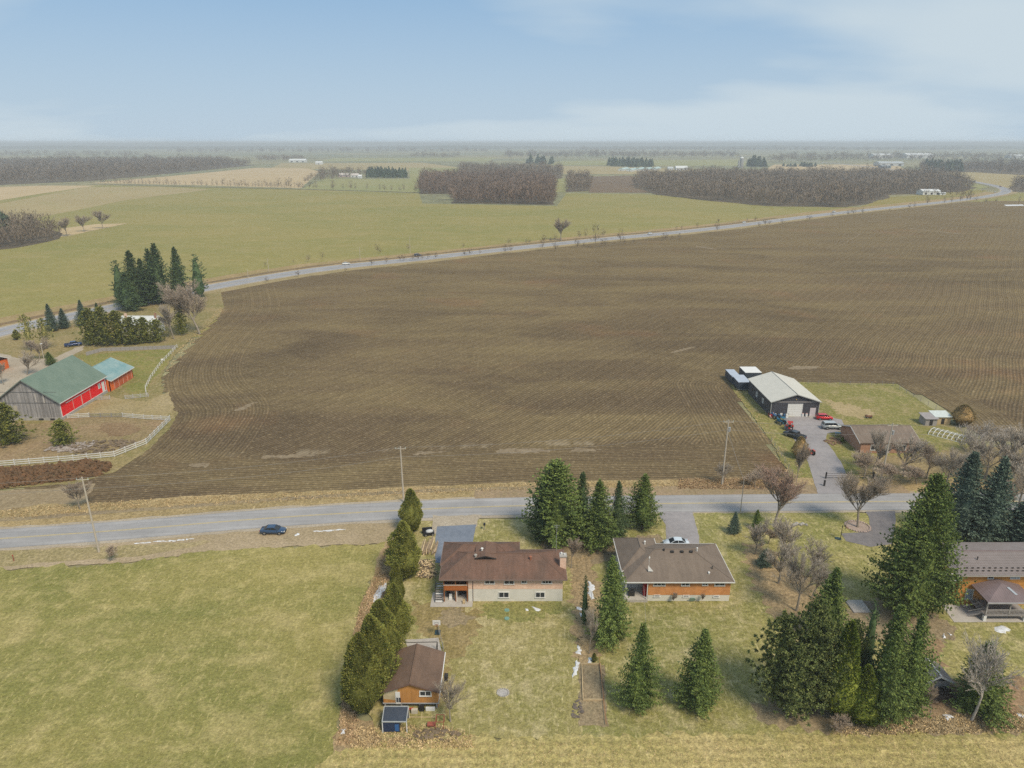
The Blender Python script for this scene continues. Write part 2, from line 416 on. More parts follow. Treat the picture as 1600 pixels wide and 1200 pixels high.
field('stubble_field', [(1440, 271), (1530, 268), (1640, 277), (1640, 300), (1580, 300), (1565, 290)], G_browntan, -.06, 4, 30)
field('green_field', [(1330, 328), (1385, 308), (1450, 304), (1520, 296), (1545, 298), (1480, 314)], gmat('yellow_green_cover', (.24, .2, .06), (.2, .18, .05), (.26, .2, .08), .01, .04, .5, .15, bump=0), -.055, 2, 14)
field('green_field', [(1440, 288), (1500, 281), (1545, 292), (1520, 298)], G_green2, -.05, 2, 14)

# the big ploughed field: a grid that carries the distance to its edges, so the furrows can follow them
LEFT_EDGE = WW([(352, 450), (352, 478), (340, 497), (300, 528), (268, 560), (252, 590), (256, 620), (278, 648), (262, 672), (235, 700), (205, 722), (178, 738), (150, 758), (135, 785)])
LEFT_EDGE = smooth_line(LEFT_EDGE, 4)
ROAD_EDGE = WW([(-200, 800), (0, 792), (140, 786), (300, 775), (400, 771), (600, 763), (850, 752), (1060, 750), (1235, 745), (1700, 745)])
SHOP_EDGE = WW([(1238, 740), (1190, 668), (1142, 606), (1160, 598), (1300, 598), (1395, 600), (1470, 645), (1520, 700)])
FIELD = WW([(345, 446), (340, 497), (252, 590), (262, 672), (178, 738), (40, 760), (-60, 800), (0, 798), (400, 776), (850, 757), (1240, 750), (1200, 690), (1140, 604), (1400, 598), (1480, 640), (1540, 690), (1700, 690), (1900, 560), (1900, 300), (1600, 314), (1480, 315), (1300, 334), (1110, 357.5), (880, 380), (650, 404), (500, 420)])
def seg_dist(P, line):
    d = np.full(len(P), 1e9)
    for a, b in zip(line[:-1], line[1:]):
        a = np.array(a); b = np.array(b); ab = b-a; t = np.clip(((P-a)@ab)/(ab@ab), 0, 1)
        d = np.minimum(d, np.hypot(*(P-a-t[:, None]*ab).T))
    return d
def plough():
    def grid(x0, x1, y0, y1, s):
        xs = np.arange(x0, x1+s/2, s); ys = np.arange(y0, y1+s/2, s); X, Y = np.meshgrid(xs, ys); P = np.stack([X.ravel(), Y.ravel()], 1); nx = len(xs)
        i = np.arange(len(P)).reshape(len(ys), nx); F = np.stack([i[:-1, :-1], i[:-1, 1:], i[1:, 1:], i[1:, :-1]], -1).reshape(-1, 4)
        c = P[F].mean(1); F = F[inpoly(c, FIELD)]
        return P, F
    P1, F1 = grid(-180, 260, 108, 328, 2.0); P2, F2 = grid(-180, 900, 328, 1100, 12.0); P3, F3 = grid(260, 704, 108, 328, 12.0)
    P = np.concatenate([P1, P2, P3]); F = np.concatenate([F1, F2+len(P1), F3+len(P1)+len(P2)])
    us = np.unique(F); mp_ = np.zeros(len(P), int); mp_[us] = np.arange(len(us)); P = P[us]; F = mp_[F]
    me = np_mesh('ploughed_field', np.concatenate([P, np.full((len(P), 1), 0.0)], 1), F)
    for nm, ln in (('row_left', LEFT_EDGE), ('row_road', ROAD_EDGE), ('row_shop', SHOP_EDGE)):
        a = me.attributes.new(nm, 'FLOAT', 'POINT'); a.data.foreach_set('value', seg_dist(P, ln).astype(np.float32))
    m, t, b = new_mat('ploughed_soil'); N = NB(t); o = N.n('ShaderNodeTexCoord').outputs['Object']
    at = lambda s: (lambda n: (setattr(n, 'attribute_name', s), n.outputs['Fac'])[1])(N.n('ShaderNodeAttribute'))
    dl, dr, ds = at('row_left'), at('row_road'), at('row_shop')
    sx = N.n('ShaderNodeSeparateXYZ'); N.l(o, sx.inputs[0]); X, Y = sx.outputs[0], sx.outputs[1]
    wob = N.noise(o, .012, 3, .5)
    main = N.math('ADD', N.math('MULTIPLY', X, .82), N.math('MULTIPLY', Y, -.57)); main = N.math('ADD', main, N.math('MULTIPLY', wob, 9.0))
    isr = N.math('LESS_THAN', dr, 19.0); isl = N.math('LESS_THAN', dl, 24.0); iss = N.math('LESS_THAN', ds, 17.0)
    def sel(f, a, b_):
        n = N.n('ShaderNodeMix', data_type='FLOAT'); N.l(f, n.inputs[0]); N.l(b_, n.inputs[2]); N.l(a, n.inputs[3]); return n.outputs[0]
    ph = sel(iss, ds, main); ph = sel(isl, dl, ph); ph = sel(isr, dr, ph)
    ph = N.math('ADD', ph, N.math('MULTIPLY', N.noise(o, .5, 3, .6), .35))
    s1 = N.math('SINE', N.math('MULTIPLY', ph, 2*PI/.92)); s2 = N.math('SINE', N.math('MULTIPLY', ph, 2*PI/3.7))
    s3 = N.math('SINE', N.math('MULTIPLY', ph, 2*PI/1.9))
    L = N.noise(o, .009, 4, .55, .8); L2 = N.noise(N.map(o, (.6, 1.8, 1), (0, 0, .5)), .022, 5, .62, .8); F_ = N.noise(o, 1.1, 3, .75); Mn = N.noise(o, .25, 4, .65)
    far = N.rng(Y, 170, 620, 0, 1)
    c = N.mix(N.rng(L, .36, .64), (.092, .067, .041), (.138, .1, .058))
    c = N.mix(N.rng(L2, .4, .64, 0, .85), c, (.185, .14, .072))  # broad soil tones that also paint the shading of gentle rolls on flat ground
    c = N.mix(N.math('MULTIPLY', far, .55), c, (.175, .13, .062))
    rust = N.rng(N.noise(o, .021, 3, .6), .58, .72, 0, .35); c = N.mix(rust, c, (.22, .115, .06))
    straw = N.rng(N.math('ADD', F_, N.math('MULTIPLY', s1, .02)), .56, .74, 0, .6); c = N.mix(straw, c, (.29, .235, .14))
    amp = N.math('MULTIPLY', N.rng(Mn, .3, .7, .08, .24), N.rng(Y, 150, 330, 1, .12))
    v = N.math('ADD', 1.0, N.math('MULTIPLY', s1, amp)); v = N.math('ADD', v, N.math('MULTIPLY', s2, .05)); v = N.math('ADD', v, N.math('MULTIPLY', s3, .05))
    v = N.math('MULTIPLY', v, N.rng(F_, .3, .7, .78, 1.22)); v = N.math('MULTIPLY', v, N.rng(Mn, .3, .7, .88, 1.12))
    c = N.vscale(c, v)
    # pale trodden patches where the headland meets the rows
    e = N.math('SUBTRACT', dr, 19.0); band = N.math('MULTIPLY', N.rng(e, .0, .4), N.rng(e, 4.0, 1.5))
    pn = N.rng(N.noise(N.map(o, (1, .35, 1), (0, 0, .6)), .12, 4, .65), .5, .6); xr = N.math('MULTIPLY', N.rng(X, -75, -55), N.rng(X, 40, 20))
    c = N.mix(N.math('MULTIPLY', N.math('MULTIPLY', band, pn), N.math('MULTIPLY', xr, .7)), c, (.27, .22, .15))
    N.l(c, b.inputs['Base Color']); b.inputs['Roughness'].default_value = 1; b.inputs['Specular IOR Level'].default_value = .05
    bn = N.n('ShaderNodeBump'); bn.inputs['Strength'].default_value = .5; bn.inputs['Distance'].default_value = .3
    N.l(N.math('ADD', F_, N.math('MULTIPLY', s1, .35)), bn.inputs['Height']); N.l(bn.outputs[0], b.inputs['Normal'])
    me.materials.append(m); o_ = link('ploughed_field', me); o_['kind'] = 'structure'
plough()
G_patch = gmat('pale_trodden_soil', (.25, .2, .135), (.2, .155, .1), (.16, .12, .075), .15, .5, 1.5, .3, ccf=.9)
for px in ([(1042, 552), (1066, 545), (1086, 541), (1083, 544), (1060, 550)], [(368, 640), (374, 636), (400, 628), (390, 636), (376, 642)], [(408, 716), (414, 711), (460, 710), (500, 711), (470, 715)], [(646, 711), (652, 706), (700, 705), (690, 708)],
           [(292, 730), (300, 724), (330, 723), (322, 729)], [(775, 708), (782, 702), (830, 700), (870, 704), (820, 709)], [(890, 705), (900, 700), (940, 702), (920, 706)], [(1230, 577), (1240, 572), (1284, 573), (1270, 577)]):
    sheet('bare_patch', WW(px), .012, G_patch, .9, .5, .8)
for a, b_ in (((1312, 384), (1350, 362)), ((1085, 385), (1120, 390)), ((1420, 357), (1500, 366))):
    p, q = W(*a), W(*b_); sheet('farm_track', [p, (q[0], q[1]), (q[0]+1.8, q[1]+1.8), (p[0]+1.8, p[1]+1.8)], .012, G_patch, 1.0, 4)

# ------------------------------------------------------------------ highway, with its verges
HWY = smooth_line(WW([(-330, 610), (-160, 563), (0, 519), (180, 480), (340, 447), (500, 421), (650, 405), (880, 380), (1110, 357.5), (1300, 334), (1480, 315), (1550, 305.5), (1572, 298.5), (1555, 290.5), (1500, 280.5), (1400, 266), (1300, 255), (1180, 246)]), 8)
far_verge = gmat('verge_cover', (.31, .22, .115), (.25, .19, .085), (.36, .27, .15), .03, .1, .8, .25, bump=.3)
ribbon('verge', HWY[:94], 5, 24, .015, far_verge, amp=5)
ribbon('verge', HWY[:96], -15, -5, .02, gmat('verge_straw', (.29, .225, .12), (.25, .2, .1), (.34, .27, .15), .04, .1, .8, .22, bump=.3), amp=3)
ribbon('ditch', HWY[:70], 10, 14.5, .03, gmat('ditch_soil', (.18, .125, .07), (.14, .11, .065), (.25, .17, .09), .05, .15, .8, .25, bump=.3), amp=2.5)
ribbon('gravel_shoulder', HWY, -8, 8, .04, G_gravel, amp=.5)
ribbon('highway', HWY, -6.2, 6.2, .06, A_hwy)
ribbon('lane_marking', HWY[:96], -5.1, -4.8, .075, P_white); ribbon('lane_marking', HWY[:96], 4.8, 5.1, .075, P_white)
ribbon('lane_marking', HWY[:96], -.25, -.05, .075, P_yellow); ribbon('lane_marking', HWY[:96], .1, .3, .075, P_yellow)

# ------------------------------------------------------------------ the near road and the strips along it
ROAD = smooth_line(WW([(-300, 862), (-150, 852), (0, 842), (200, 828), (400, 811.5), (600, 799), (800, 791), (1100, 786.5), (1400, 784), (1700, 784), (1950, 786)]), 8)
north = [(x, y-.1) for x, y in offset(ROAD, 3)]
sheet('north_verge', [(x, y) for x, y in north]+WW([(1760, 744), (1470, 746), (1235, 745), (1060, 750), (850, 752), (600, 763), (400, 771), (300, 775), (140, 787), (60, 776), (-30, 772), (-330, 800)]), .03, G_dry, .6, 1.6, .5)
nv = offset(ROAD, 7.2)
sheet('ditch', nv[18:52]+offset(ROAD, 8.6)[18:52][::-1], .036, G_dark, .5, 1.5, .5)
sheet('ditch', offset(ROAD, 6.9)[4:20]+offset(ROAD, 8.4)[4:20][::-1], .036, G_dark, .5, 1.5, .5)
sheet('roadside_earth', [(x, y) for x, y in offset(ROAD, 3)[46:66]]+offset(ROAD, 7.5)[46:66][::-1], .042, gmat('trodden_verge', (.3, .22, .14), (.25, .19, .12), (.2, .16, .08), .08, .3, 1.8, .3), .7, 1.6, .5)
sheet('south_verge', offset(ROAD, -3)[0:46]+WW([(650, 842), (600, 850), (520, 852), (420, 857), (330, 862), (200, 880), (90, 884), (0, 893), (-300, 920)]), .03, gmat('tan_gravel', (.36, .285, .19), (.3, .235, .145), (.24, .19, .11), .05, .25, 2.2, .3), .7, 1.6, .4)
sheet('south_verge', WW([(-300, 900), (-300, 868), (0, 861), (140, 856), (330, 845), (300, 856), (200, 871), (60, 880), (0, 887)]), .036, gmat('verge_tan', (.3, .24, .13), (.24, .2, .095), (.36, .29, .17), .06, .3, 1.8, .35), .6, 1.5, .5)
sheet('pasture', WW([(-420, 925), (0, 891), (90, 884), (200, 879), (320, 862), (430, 856), (540, 851), (606, 848), (598, 880), (570, 935), (556, 990), (540, 1060), (528, 1170), (520, 1400), (-700, 1400)]), .034, G_pasture, 1.5, .6, .45)
sheet('field_margin', WW([(606, 846), (600, 880), (572, 935), (556, 990), (538, 1060), (526, 1160), (516, 1260), (640, 1260), (650, 1160), (600, 1130), (560, 1120), (570, 1060), (590, 980), (620, 930), (640, 850)]), .035, G_dry2, .9, 1.2, .5)
sheet('field_margin', WW([(596, 856), (584, 900), (562, 950), (548, 1010), (536, 1080), (526, 1165), (546, 1165), (556, 1090), (566, 1020), (586, 960), (612, 900), (622, 856)]), .041, gmat('margin_straw', (.3, .21, .115), (.24, .18, .085), (.34, .25, .15), .08, .3, 1.8, .4), .8, 1.2, .5)
sheet('lawn', WW([(640, 850), (625, 930), (590, 1000), (570, 1110), (600, 1155), (905, 1155), (905, 1060), (900, 960), (900, 880), (890, 812), (745, 811), (640, 815)]), .05, G_lawn, .6, 1.5, .5)
sheet('lawn', WW([(900, 812), (902, 900), (905, 980), (906, 1060), (904, 1155), (1190, 1155), (1190, 1040), (1180, 900), (1090, 803), (1030, 803)]), .048, G_lawn2, .6, 1.5, .5)
sheet('lawn', WW([(1084, 802), (1165, 900), (1180, 1040), (1180, 1160), (1700, 1160), (1700, 800), (1400, 801)]), .046, gmat('lawn_right', (.2, .195, .063), (.26, .23, .085), (.4, .335, .18), .07, .25, 2.0, .4, ccf=.6), .6, 1.5, .5)
sheet('mown_strip', WW([(440, 1300), (498, 1190), (524, 1170), (640, 1160), (800, 1150), (1150, 1147), (1400, 1148), (1900, 1150), (1900, 1400), (400, 1400)]), .056, G_hay, 1.4, .6, .6)
sheet('worn_grass', WW([(688, 960), (700, 950), (730, 955), (735, 972), (712, 982), (690, 975)]), .06, G_dark, 1.6, .45, .8)
sheet('worn_grass', WW([(640, 940), (700, 945), (760, 955), (740, 1000), (700, 1050), (700, 1120), (690, 1120), (690, 1010), (650, 985)]), .056, gmat('worn_lawn', (.25, .19, .085), (.21, .165, .065), (.3, .23, .12), .1, .3, 2, .35), 1.6, .45, .8)
sheet('greener_patch', WW([(760, 942), (870, 936), (880, 955), (800, 975), (750, 962)]), .056, gmat('green_lawn_patch', (.17, .175, .055), (.2, .19, .065), (.26, .22, .09), .1, .35, 2, .4), 1.6, .45, .8)
sheet('bare_soil', WW([(905, 1040), (905, 1135), (950, 1135), (944, 1040)]), .062, G_dark, .4, .6, .8)
sheet('leaf_litter', WW([(890, 870), (925, 870), (935, 930), (940, 1010), (920, 1045), (900, 1040), (896, 950)]), .06, G_dry2, 1.6, .45, .8)
sheet('leaf_litter', WW([(1160, 850), (1190, 850), (1260, 900), (1310, 960), (1330, 1010), (1290, 1010), (1200, 960), (1170, 890)]), .056, G_dry2, 1.6, .45, .8)
sheet('leaf_litter', WW([(1170, 1118), (1195, 1098), (1300, 1085), (1400, 1095), (1500, 1105), (1600, 1100), (1700, 1100), (1700, 1146), (1500, 1150), (1350, 1148), (1250, 1140), (1190, 1132)]), .052, G_dark, 1.6, .45, .8)
sheet('leaf_litter', WW([(1320, 960), (1400, 930), (1500, 985), (1470, 1010), (1400, 1010), (1330, 1000)]), .056, G_dark, 1.6, .45, .8)
sheet('leaf_litter', WW([(1440, 1005), (1470, 1000), (1476, 1060), (1600, 1060), (1600, 1120), (1440, 1120)]), .058, gmat('red_brown_litter', (.26, .165, .1), (.21, .15, .085), (.3, .21, .12), .08, .3, 1.8, .35), 1.6, .45, .8)
sheet('needle_litter', WW([(845, 850), (1030, 835), (1040, 850), (980, 868), (900, 890), (850, 875)]), .058, G_dark, 1.6, .45, .8)

ribbon('gravel_shoulder', ROAD, -4.6, 4.5, .045, G_gravel, amp=.7)
ribbon('road', ROAD, -3.6, 3.6, .06, A_road)
ribbon('centre_line', ROAD, -.2, -.05, .07, P_yellow); ribbon('centre_line', ROAD, .06, .21, .07, P_yellow)
ribbon('tyre_wear', ROAD, -3.3, -2.5, .066, asphalt('worn_strip', (.335, .325, .32), (.28, .275, .275))); ribbon('tyre_wear', ROAD, 2.4, 3.2, .066, MATS['worn_strip'])

# driveways
sheet('gravel_apron', WW([(672, 836), (676, 806), (752, 805), (742, 830)]), .066, G_gravel, .5, .8, .6)
sheet('driveway', WW([(683, 823), (744, 820), (738, 852), (736, 880), (680, 880), (680, 845)]), .072, A_drive, .08, 1, .6)
sheet('driveway', WW([(1028, 803), (1034, 800), (1082, 800), (1092, 838), (1094, 868), (1042, 868), (1040, 820)]), .072, A_drive2, .12, 1, .6)
sheet('driveway', WW([(1398, 799), (1400, 815), (1395, 850), (1360, 855), (1322, 846), (1314, 834), (1345, 832), (1360, 824), (1357, 806), (1352, 800)]), .072, A_drive3, .12, 1, .6)
sheet('driveway', WW([(1278, 772), (1330, 772), (1326, 750), (1315, 724), (1300, 702), (1290, 690), (1292, 678), (1322, 672), (1315, 656), (1280, 650), (1225, 652), (1225, 668), (1243, 690), (1262, 722)]), .072, A_drive2, .15, 1, .6)
# shop lot and farmyard
sheet('shop_lawn', WW([(1235, 747), (1205, 690), (1140, 602), (1160, 596), (1400, 600), (1470, 648), (1530, 700), (1700, 700), (1700, 750)]), .035, gmat('shop_grass', (.2, .18, .06), (.17, .17, .05), (.32, .25, .14), .05, .2, 1.8, .35, ccf=.6), .6, 1.5, .4)
sheet('worn_grass', WW([(1290, 625), (1330, 632), (1370, 645), (1350, 655), (1310, 648)]), .045, gmat('pale_worn', (.36, .28, .16), (.3, .24, .12), (.25, .2, .09), .08, .25, 1.8, .3), 1.6, .45, .8)
sheet('leaf_litter', WW([(1340, 712), (1440, 712), (1500, 700), (1700, 690), (1700, 745), (1340, 745)]), .045, gmat('litter_tan', (.25, .19, .1), (.2, .16, .08), (.28, .22, .11), .08, .3, 1.8, .35), 1.6, .45, .8)
sheet('farm_lot', WW([(-400, 800), (-400, 545), (0, 531), (150, 497), (345, 455), (350, 480), (340, 497), (300, 528), (268, 560), (252, 590), (256, 620), (278, 648), (262, 672), (235, 700), (205, 722), (178, 738), (120, 755), (0, 765)]), .03, gmat('farm_grass', (.24, .19, .085), (.18, .16, .06), (.3, .23, .13), .05, .18, 1.2, .32, ccf=.6), .6, 1.8, .4)
sheet('paddock', WW([(0, 722), (115, 713), (178, 711), (228, 689), (262, 655), (195, 650), (105, 652), (60, 662), (-40, 665), (-60, 722)]), .04, G_horse, .6, 1.5, .4)
sheet('paddock_ring', WW([(150, 672), (165, 660), (200, 660), (222, 670), (205, 681), (170, 682)]), .05, gmat('wet_muck', (.17, .11, .06), (.22, .15, .085), (.26, .19, .11), .1, .3, 1.5, .3), 1.5, 1, .4)
sheet('barnyard', WW([(120, 555), (270, 545), (262, 570), (232, 600), (228, 622), (205, 618), (185, 600), (150, 580)]), .04, gmat('barnyard_grass', (.2, .19, .055), (.16, .165, .045), (.28, .2, .1), .06, .2, 1.3, .3), 1, 1.5, .4)
sheet('barnyard', WW([(165, 620), (230, 628), (262, 612), (272, 640), (262, 652), (190, 646), (105, 648)]), .046, gmat('dusty_yard', (.34, .27, .155), (.28, .22, .11), (.22, .18, .08), .06, .2, 1.3, .3), 1, 1.5, .4)
sheet('farm_track', WW([(-200, 600), (0, 552), (40, 562), (85, 560), (108, 548), (130, 540), (128, 548), (100, 562), (60, 585), (0, 640), (-200, 700)]), .046, G_gravel, 1.2, 1.5, .4)
sheet('north_pasture_edge', WW([(-200, 800), (-40, 768), (60, 764), (150, 756), (135, 785), (60, 790), (0, 798)]), .034, gmat('dusty_margin', (.26, .2, .125), (.22, .17, .1), (.3, .24, .15), .08, .3, 1.6, .25), 1, 1.5, .4)
# ------------------------------------------------------------------ vegetation builders
LEAF_GAIN = 1.9
BARK = mat('bark', (.12, .095, .07), .95, .2, 3); BARK_GREY = mat('grey_bark', (.3, .26, .21), .95, .2, 3); BARK_PALE = mat('pale_bark', (.42, .38, .33), .9, .15, 2)
LEAF_GAIN = 1.0
TWIG = leafmat('twigs', (.34, .27, .21), (.44, .36, .28)); TWIG_RED = leafmat('reddish_twigs', (.46, .3, .23), (.54, .37, .29)); TWIG_GREY = leafmat('grey_twigs', (.38, .33, .27), (.48, .42, .35))
TWIG_OLIVE = leafmat('olive_twigs', (.15, .15, .065), (.2, .18, .08))
LEAF_GAIN = 1.75
L_SPRUCE = leafmat('spruce_needles', (.042, .064, .019), (.08, .106, .028), (.115, .138, .034))
L_DARK = leafmat('dark_spruce_needles', (.024, .042, .018), (.042, .064, .026), (.07, .09, .035))
L_BLUE = leafmat('blue_spruce_needles', (.035, .055, .042), (.06, .085, .062), (.1, .125, .09))
L_CEDAR = leafmat('cedar_foliage', (.062, .074, .017), (.112, .118, .028), (.165, .142, .034))
L_CEDAR2 = leafmat('bright_cedar_foliage', (.055, .08, .012), (.095, .12, .02), (.15, .155, .03))
L_PINE = leafmat('pine_needles', (.052, .068, .024), (.09, .105, .034), (.145, .155, .055), scale=.8)
L_SCOTS = leafmat('loose_pine_needles', (.11, .115, .035), (.16, .155, .05), (.2, .18, .07))
L_RUST = leafmat('rusty_foliage', (.09, .075, .03), (.13, .1, .04), (.2, .13, .06))

LEAF_GAIN = 1.0
def unit(a): return a/np.maximum(np.linalg.norm(a, axis=-1, keepdims=True), 1e-9)
def blades(C, D, Lg, Wd, S=None, r=None):
    "diamond blades: centre foot C, direction D, length Lg, width Wd -> V,F(tri)"
    n = len(C); r = r or RNG
    D = unit(D); R = r.normal(size=(n, 3)) if S is None else S+.35*r.normal(size=(n, 3))
    A = unit(np.cross(D, R)); Lg = np.broadcast_to(Lg, n)[:, None]; Wd = np.broadcast_to(Wd, n)[:, None]
    P0 = C; P1 = C+D*Lg*.55+A*Wd*.5; P2 = C+D*Lg; P3 = C+D*Lg*.5-A*Wd*.5
    V = np.stack([P0, P1, P2, P3], 1).reshape(-1, 3); i = np.arange(n)[:, None]*4
    F = np.concatenate([i+[0, 1, 2], i+[0, 2, 3]], 1).reshape(-1, 3)
    return V, F
def join(parts):
    V = []; F = []; k = 0
    for v, f in parts: V.append(v); F.append(f+k); k += len(v)
    return np.concatenate(V), np.concatenate(F)
def hull(h, z0, prof, r, nz=10, na=14, jit=.16):
    "dark inner mass of a crown"
    V = []
    for i in range(nz+1):
        t = i/nz
        for a in range(na):
            rr = prof(t)*(1+r.uniform(-jit, jit)); V.append((rr*math.cos(2*PI*a/na), rr*math.sin(2*PI*a/na), z0+(h-z0)*t))
    F = []
    for i in range(nz):
        for a in range(na):
            p, q = i*na+a, i*na+(a+1) % na; F += [(p, q, q+na), (p, q+na, p+na)]
    return np.array(V), np.array(F)

def spruce_arrays(h, R, seed, z0=.06, dens=1.0, droop=.28, irreg=.22, sparse=0.0, bw=.22, power=.85, tufty=1.0):
    r = np.random.default_rng(seed); parts = []
    z = h*z0; az0 = r.uniform(0, 6)
    lobes = r.uniform(0, 2*PI, 4); la = r.uniform(.3, 1, 4)*irreg
    Cs = []; Ds = []; Ls = []; Ws = []
    while z < h*.985:
        t = (z/h-z0)/(1-z0); rad = R*max(.03, (1-t))**power*min(1, .55+t*5)
        nb = int(max(4, (5.5+rad*2.6)*dens)); az0 += 2.4; wj = r.uniform(-.1, .1)
        for b in range(nb):
            az = az0+2*PI*b/nb+r.uniform(-.3, .3)
            k = 1+sum(la[j]*math.cos((j+1)*az-lobes[j]+t*3*(j-1)) for j in range(4))*.6+r.uniform(-.34, .22)+wj
            if r.random() < sparse: continue
            L = rad*k; el = .55*(t**1.4)-droop*(1-t)+r.uniform(-.1, .1)
            zz_ = z+r.uniform(-.25, .25)
            n = max(3, int(L/.3)); s = (np.arange(n)+r.uniform(.2, .9, n))/n; s = s**.8
            out = np.array([math.cos(az), math.sin(az), 0.0]); lat = np.array([-math.sin(az), math.cos(az), 0.0])
            P = out*(s*L*math.cos(el))[:, None]; P[:, 2] = zz_+s*L*math.sin(el)+(.16*L*s**2.2)-.02*L*s
            for sd in (-1, 1):
                D = out*.75+sd*lat*r.uniform(.5, 1.1, (n, 1)); D[:, 2] -= r.uniform(.1, .5, n)
                Cs.append(P); Ds.append(D); Ls.append((.22+.34*L*(1-s)*.8+.1)*r.uniform(.7, 1.3, n)*tufty); Ws.append(r.uniform(.6, 1.2, n)*bw)
            m = max(1, n//2); q = r.integers(0, n, m)
            D = out*.6+r.normal(size=(m, 3))*.3; D[:, 2] += .35
            Cs.append(P[q]); Ds.append(D); Ls.append(r.uniform(.2, .45, m)*tufty); Ws.append(np.full(m, bw*.8))
            Cs.append(P[-1:]); Ds.append(out[None]+[[0, 0, .25]]); Ls.append(np.array([.45*tufty])); Ws.append(np.array([bw*.8]))
        z += (.24+.2*(1-t))*(1.0/max(.6, dens))*(h/14)**.4
    Cs.append(np.array([[0, 0, h*.95]])); Ds.append(np.array([[0, 0, 1.]])); Ls.append(np.array([h*.05+.3])); Ws.append(np.array([.18]))
    C = np.concatenate(Cs); up = np.tile([[0, 0, 1.]], (len(C), 1))
    parts.append(blades(C, np.concatenate(Ds), np.concatenate(Ls), np.concatenate(Ws), None, r))
    parts.append(hull(h*.93, h*(z0+.04), lambda t: R*.5*(1-t)**power*min(1, .5+t*4)+.02, r))
    return join(parts)

def egg_arrays(h, R, seed, n=6500, z0=.02, peak=.3, lump=.25, size=.3, up=.8, power=.6):
    "dense cedar-like crown: sprays all over a lumpy spindle"
    r = np.random.default_rng(seed)
    def prof(t): return R*(np.minimum(1, np.maximum(t, 0)/peak)**.45)*(np.clip(1-np.maximum(t-peak, 0)/(1-peak), 0, 1)**power)
    t = r.uniform(0, 1, n)**1.05; az = r.uniform(0, 2*PI, n)
    K = 26; lt = r.uniform(0, 1, K); lz = r.uniform(0, 2*PI, K); ls = r.uniform(.4, 1, K)
    d = np.zeros(n)
    for k in range(K):
        da = np.angle(np.exp(1j*(az-lz[k]))); d = np.maximum(d, ls[k]*np.exp(-((t-lt[k])/.1)**2-(da/.5)**2))
    rr = prof(t)*(1-lump*.7+lump*1.3*d)*r.uniform(.8, 1.06, n)
    P = np.stack([rr*np.cos(az), rr*np.sin(az), h*(z0+(1-z0)*t)-.1*h*0], 1)
    D = np.stack([np.cos(az), np.sin(az), np.full(n, up)], 1)+r.normal(size=(n, 3))*.35
    a = blades(P-unit(D)*size*.3, D, r.uniform(.7, 1.4, n)*size, r.uniform(.6, 1.2, n)*size*.65, None, r)
    b = hull(h*.96, h*z0, lambda t: float(prof(t))*.74+.02, r, 12, 16, .12)
    return join([a, b])

def pine_arrays(h, R, seed, n=170, z0=.12, puff=16, size=.42, spread=.55):
    "brushy pine: puffs of needles on upswept limbs"
    r = np.random.default_rng(seed); Cs = []; Ds = []
    for i in range(n):
        t = (i+r.random())/n; z = h*(z0+(1-z0)*t*.96); az = i*2.4+r.uniform(-.4, .4)
        L = R*(math.sin(PI*min(1, .30+.72*t))**.8)*r.uniform(.65, 1.1)*(1 if t < .75 else 1.0)
        L = max(L, .3); out = np.array([math.cos(az), math.sin(az), .25+.4*t])
        for s in np.arange(.35, 1.01, .9/max(1.5, L)):
            c = np.array([0, 0, z-h*.03])+out*L*s+r.normal(size=3)*.22
            D = r.normal(size=(puff, 3))+out*.8; D[:, 2] += .4
            Cs.append(np.tile(c, (puff, 1))); Ds.append(D)
    C = np.concatenate(Cs); m = len(C)
    return join([blades(C, np.concatenate(Ds), r.uniform(.7, 1.3, m)*size, r.uniform(.6, 1.2, m)*size*.42, None, r),
                 hull(h*.9, h*z0, lambda t: R*.2*math.sin(PI*min(1, .3+.7*t))+.02, r, jit=.4)])

